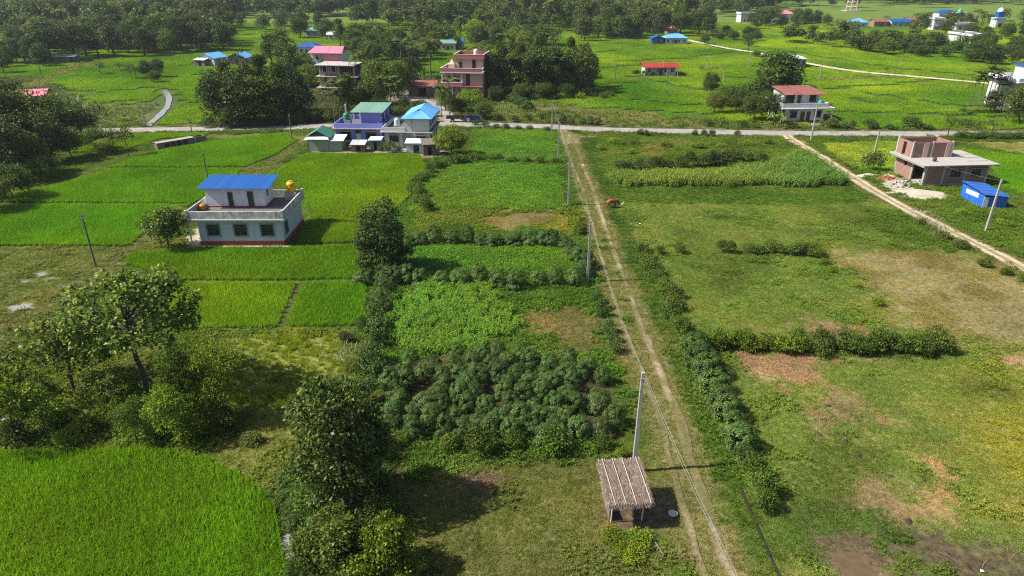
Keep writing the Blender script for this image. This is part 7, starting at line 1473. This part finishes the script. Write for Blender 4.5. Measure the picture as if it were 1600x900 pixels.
for s in (-1, 1):
    b = len(P_); P_ += [(.5, s * .17, .82, .13, .13), (.52, s * .18, .5, .065, .065), (.5, s * .18, .26, .05, .05), (.52, s * .18, .02, .055, .055)]; Ed += [(3, b), (b, b + 1), (b + 1, b + 2), (b + 2, b + 3)]
    b = len(P_); P_ += [(-.58, s * .17, .85, .17, .17), (-.48, s * .18, .62, .1, .1), (-.66, s * .18, .42, .055, .055), (-.62, s * .18, .2, .045, .045), (-.6, s * .18, .02, .055, .055)]; Ed += [(0, b), (b, b + 1), (b + 1, b + 2), (b + 2, b + 3), (b + 3, b + 4)]
skin_body('body', (P_, Ed), MAT['cow_hide'], cw)
for s in (-1, 1):
    MB().path([(1.0, s * .1, .82), (.98, s * .2, .92), (1.02, s * .22, 1.04)], [.035, .028, .008], 6).build('horn', MAT['horn'], cw, True)
    MB().add([(.98, s * .1, .78), (.92, s * .2, .80), (.95, s * .32, .74), (1.0, s * .2, .71)], [(0, 1, 2, 3)]).build('ear', MAT['cow_hide'], cw)
MB().path([(-.8, 0, 1.2), (-.9, 0, 1.0), (-.9, .02, .6), (-.88, .02, .4)], [.04, .025, .02, .045], 6).build('tail', MAT['cow_hide'], cw, True)
bd_ = tag(empty('egret', (*G(972, 322), 0), .3), 'white egret standing in the grass beside the cow', 'bird')
skin_body('body', ([(-.18, 0, .30, .03), (0, 0, .32, .085), (.12, 0, .36, .07), (.2, 0, .46, .03), (.17, 0, .56, .025), (.23, 0, .62, .035), (.34, 0, .6, .01)], [(i, i + 1) for i in range(6)]), MAT['feather'], bd_, 1)
for s in (-1, 1): MB().tube((.02, s * .03, .27), (.03, s * .03, 0), .012).build('leg', MAT['horn'], bd_)
# tractor with trailer bed
MAT['tractor_blue'] = paint('tractor blue', (.010, .035, .17), (.04, .04, .06), .4, .4, 3.0, False, .5); MAT['rubber'] = paint('tyre rubber', (.02, .02, .02), (.09, .08, .07), .5, .9); MAT['rim'] = paint('white wheel rim', (.6, .6, .58), (.3, .27, .22), .4, .5)
tx, ty = G(737, 191.0); TR = tag(empty('tractor', (tx, ty, 0), math.radians(4)), 'blue tractor with big rear wheels parked beside the road', 'tractor')
def wheel(root, x, y, r, w):
    t = MB(); n = 22
    for i in range(n):
        a = 2 * math.pi * i / n; da = math.pi / n * .8; q = [(x + rr * math.cos(a + s), yy, r + rr * math.sin(a + s)) for yy in (y - w / 2, y + w / 2) for rr, s in ((r * .93, -da), (r, -da), (r, da), (r * .93, da))]; t.add(q, [(0, 1, 2, 3), (7, 6, 5, 4), (1, 5, 6, 2), (0, 4, 5, 1), (3, 2, 6, 7)])
    prof = [(r * .58, -w / 2), (r * .93, -w / 2), (r * .95, 0), (r * .93, w / 2), (r * .58, w / 2)]; vs = []; k = 22
    for rr, yy in prof:
        for i in range(k): a = 2 * math.pi * i / k; vs.append((x + rr * math.cos(a), y + yy, r + rr * math.sin(a)))
    t.add(vs, [(j * k + i, j * k + (i + 1) % k, (j + 1) * k + (i + 1) % k, (j + 1) * k + i) for j in range(len(prof) - 1) for i in range(k)])
    wh = t.build('wheel', MAT['rubber'], root); MB().tube((x, y - w * .4, r), (x, y + w * .4, r), r * .58, r * .58, 18).build('rim', MAT['rim'], wh); MB().tube((x, y - w * .5, r), (x, y + w * .5, r), r * .18, r * .18, 12).build('hub', MAT['tractor_blue'], wh)
for s in (-1, 1): wheel(TR, -.75, s * .72, .72, .4); wheel(TR, 1.25, s * .62, .44, .26)
MB().prism([(.2, .75), (1.75, .75), (1.8, 1.2), (1.6, 1.4), (.2, 1.5)], -.33, .33).build('bonnet', MAT['tractor_blue'], TR); MB().box(-1.1, .6, -.25, .25, .45, .95).build('chassis', MAT['iron'], TR); MB().box(1.0, 1.5, -.5, .5, .4, .5).build('front_axle', MAT['iron'], TR)
for s in (-1, 1): MB().path([(-1.45, s * .72, 1.0), (-1.2, s * .72, 1.45), (-.75, s * .72, 1.58), (-.2, s * .72, 1.4), (0, s * .72, .95)], [.07] * 5, 6).box(-1.2, -.3, s * .72 - .2, s * .72 + .2, 1.5, 1.55).build('mudguard', MAT['tractor_blue'], TR)
MB().box(-1.0, -.5, -.25, .25, 1.0, 1.12).box(-1.05, -.95, -.25, .25, 1.12, 1.5).build('seat', MAT['horn'], TR); MB().tube((.15, 0, 1.45), (-.2, 0, 1.7), .025).tube((-.21, 0, 1.69), (-.24, 0, 1.72), .2, .2, 14).build('steering_wheel', MAT['horn'], TR); MB().tube((1.2, .2, 1.4), (1.2, .2, 2.1), .04).build('exhaust', MAT['iron'], TR)
for s in (-1, 1): MB().tube((1.8, s * .2, 1.15), (1.86, s * .2, 1.15), .09, .09, 10).build('headlight', MAT['white_plain'], TR)
tl = tag(empty('trailer', (tx - 3.8, ty, 0), math.radians(4)), 'dark flat trailer hitched behind the blue tractor', 'trailer'); MB().box(-1.6, 1.5, -.8, .8, .85, .95).box(-1.6, 1.5, -.8, -.75, .95, 1.35).box(-1.6, 1.5, .75, .8, .95, 1.35).box(-1.6, -1.55, -.75, .75, .95, 1.35).build('bed', MAT['iron'], tl); MB().tube((1.5, 0, .8), (2.5, 0, .6), .05).build('drawbar', MAT['iron'], tl)
for s in (-1, 1): wheel(tl, -.3, s * .7, .4, .22)
# dung, litter and straw bits on the pasture
MAT['dung'] = paint('dark dung', (.035, .028, .02), (.07, .055, .035), .5, .9, 6.0, False)
for i, (px, py, s) in enumerate(((1288, 656, .3), (1294, 634, .2), (1281, 680, .22), (1308, 677, .2), (1322, 690, .25), (1341, 713, .3), (1326, 729, .14), (1445, 752, .2), (1393, 744, .18), (1377, 825, .3), (1420, 815, .3), (1364, 714, .14))):
    o = mound('dung_pat', 'dark dung pat on the grazed pasture', px, py, s * 1.5, s * 1.2, .2, MAT['dung'], 'dung', i + 20); o['group'] = 'dung pats on the pasture'
MAT['straw_bit'] = paint('pale dry stalk', (.36, .27, .17), (.25, .18, .11), .4, .9, 5.0, False)
for i, (px, py, a) in enumerate(((1450, 790, .4), (1415, 800, -.5), (1480, 870, -.8), (1465, 885, -.6), (1590, 865, .5), (1430, 770, .2), (1350, 800, .9), (1300, 640, .3), (1365, 655, -.3), (1340, 668, .6), (1585, 570, -.4), (1600, 560, -.6), (1500, 890, -.4), (1540, 880, .7))):
    x, y = G(px, py); o = MB().path([(-.6, 0, .05), (-.1, .06, .1), (.6, -.03, .05)], [.011, .011, .006], 5).build('dry_stalk', MAT['straw_bit']); o.location = (x, y, 0); o.rotation_euler = (0, 0, a); o.scale = (.5 + random.random() * .4,) * 3; tag(o, 'dry pale stalk lying on the trampled pasture', 'stalk', 'dry stalks on the pasture')
for i, (px, py, lb) in enumerate(((1534, 893, 'crumpled white scrap in the dark mud at the bottom right'), (1000, 350, 'white scrap in the grass right of the track'))):
    x, y = G(px, py); o = MB().add([(-.2, -.1, .03), (.15, -.12, .1), (.2, .1, .05), (-.1, .14, .12), (0, 0, .16), (0, 0, 0)], [(0, 1, 4), (1, 2, 4), (2, 3, 4), (3, 0, 4), (1, 0, 5), (2, 1, 5), (3, 2, 5), (0, 3, 5)]).build('scrap', MAT['white_plain']); o.location = (x, y, .02); o.scale = (.6, .6, .6); tag(o, lb, 'scrap')
# kans grass with white plumes
MAT['plume'] = leafy('pale grass plumes', [(.28, .24, .17), (.38, .34, .26), (.5, .45, .36)], .3, .8, hue=.0); MAT['reed'] = leafy('grass blades', [(.10, .15, .03), (.15, .2, .05), (.22, .24, .08)], .3, .6)
def kans(px, py, s, label):
    o = tag(empty('plume_grass', (*G(px, py), 0)), label, 'grass clump'); r = np.random.default_rng(px); n = 120; b = np.zeros((n, 3)); b[:, :2] = r.normal(0, .3 * s, (n, 2))
    link('blades', mesh_np('blades', *blades(r, b, r.uniform(.8, 1.5, n) * s, np.full(n, .035), np.abs(r.normal(20, 12, n)), .15), MAT['reed']), o); m = 60; b = np.zeros((m, 3)); b[:, :2] = r.normal(0, .45 * s, (m, 2)); b[:, 2] = r.uniform(.8, 1.5, m) * s
    link('plumes', mesh_np('plumes', *blades(r, b, r.uniform(.4, .8, m) * s, np.full(m, .06), np.abs(r.normal(30, 14, m)), .1), MAT['plume']), o)
kans(548, 578, 1.3, 'clump of grass with white plumes beside the paddy hedge'); kans(1452, 362, 1.2, 'white-plumed grass by the right hand track, lower clump'); kans(1432, 352, 1.1, 'white-plumed grass by the right hand track, upper clump'); kans(1466, 372, 1.0, 'white-plumed grass by the right hand track, nearest clump')

# ------------------------------------------------------------------ labels: rows and small groups are told apart by their place
by = {}
for o in COL.objects:
    if o.parent is None and o.get('group') and o.get('label'): by.setdefault((o['group'], o['label']), []).append(o)
for (g, lb), os_ in by.items():
    if 1 < len(os_) <= 60:
        sx = lambda o: o.location.x / (o.location.y * math.cos(PITCH) + CAM_H * math.sin(PITCH))
        if max(map(sx, os_)) - min(map(sx, os_)) < .035: order, tail = sorted(os_, key=lambda o: o.location.y), 'from the viewer'
        else: order, tail = sorted(os_, key=sx), 'from left'
        for i, o in enumerate(order):
            o['label'] = lb + ', ' + ordinal(i) + ' ' + tail if len(lb.split()) <= 13 else lb
# ------------------------------------------------------------------ air
m = bpy.data.materials.new('humid air'); m.use_nodes = True; nt = m.node_tree
for n_ in list(nt.nodes):
    if n_.type == 'BSDF_PRINCIPLED': nt.nodes.remove(n_)
pv = nt.nodes.new('ShaderNodeVolumePrincipled'); pv.inputs['Color'].default_value = (.80, .88, 1.0, 1); pv.inputs['Density'].default_value = .00011; pv.inputs['Anisotropy'].default_value = .2
nt.links.new(pv.outputs[0], nt.nodes['Material Output'].inputs['Volume'])
hz = MB().box(-7200, 7200, -60, 7200, -1.6, 31.5).build('haze', m); tag(hz, kind='stuff')
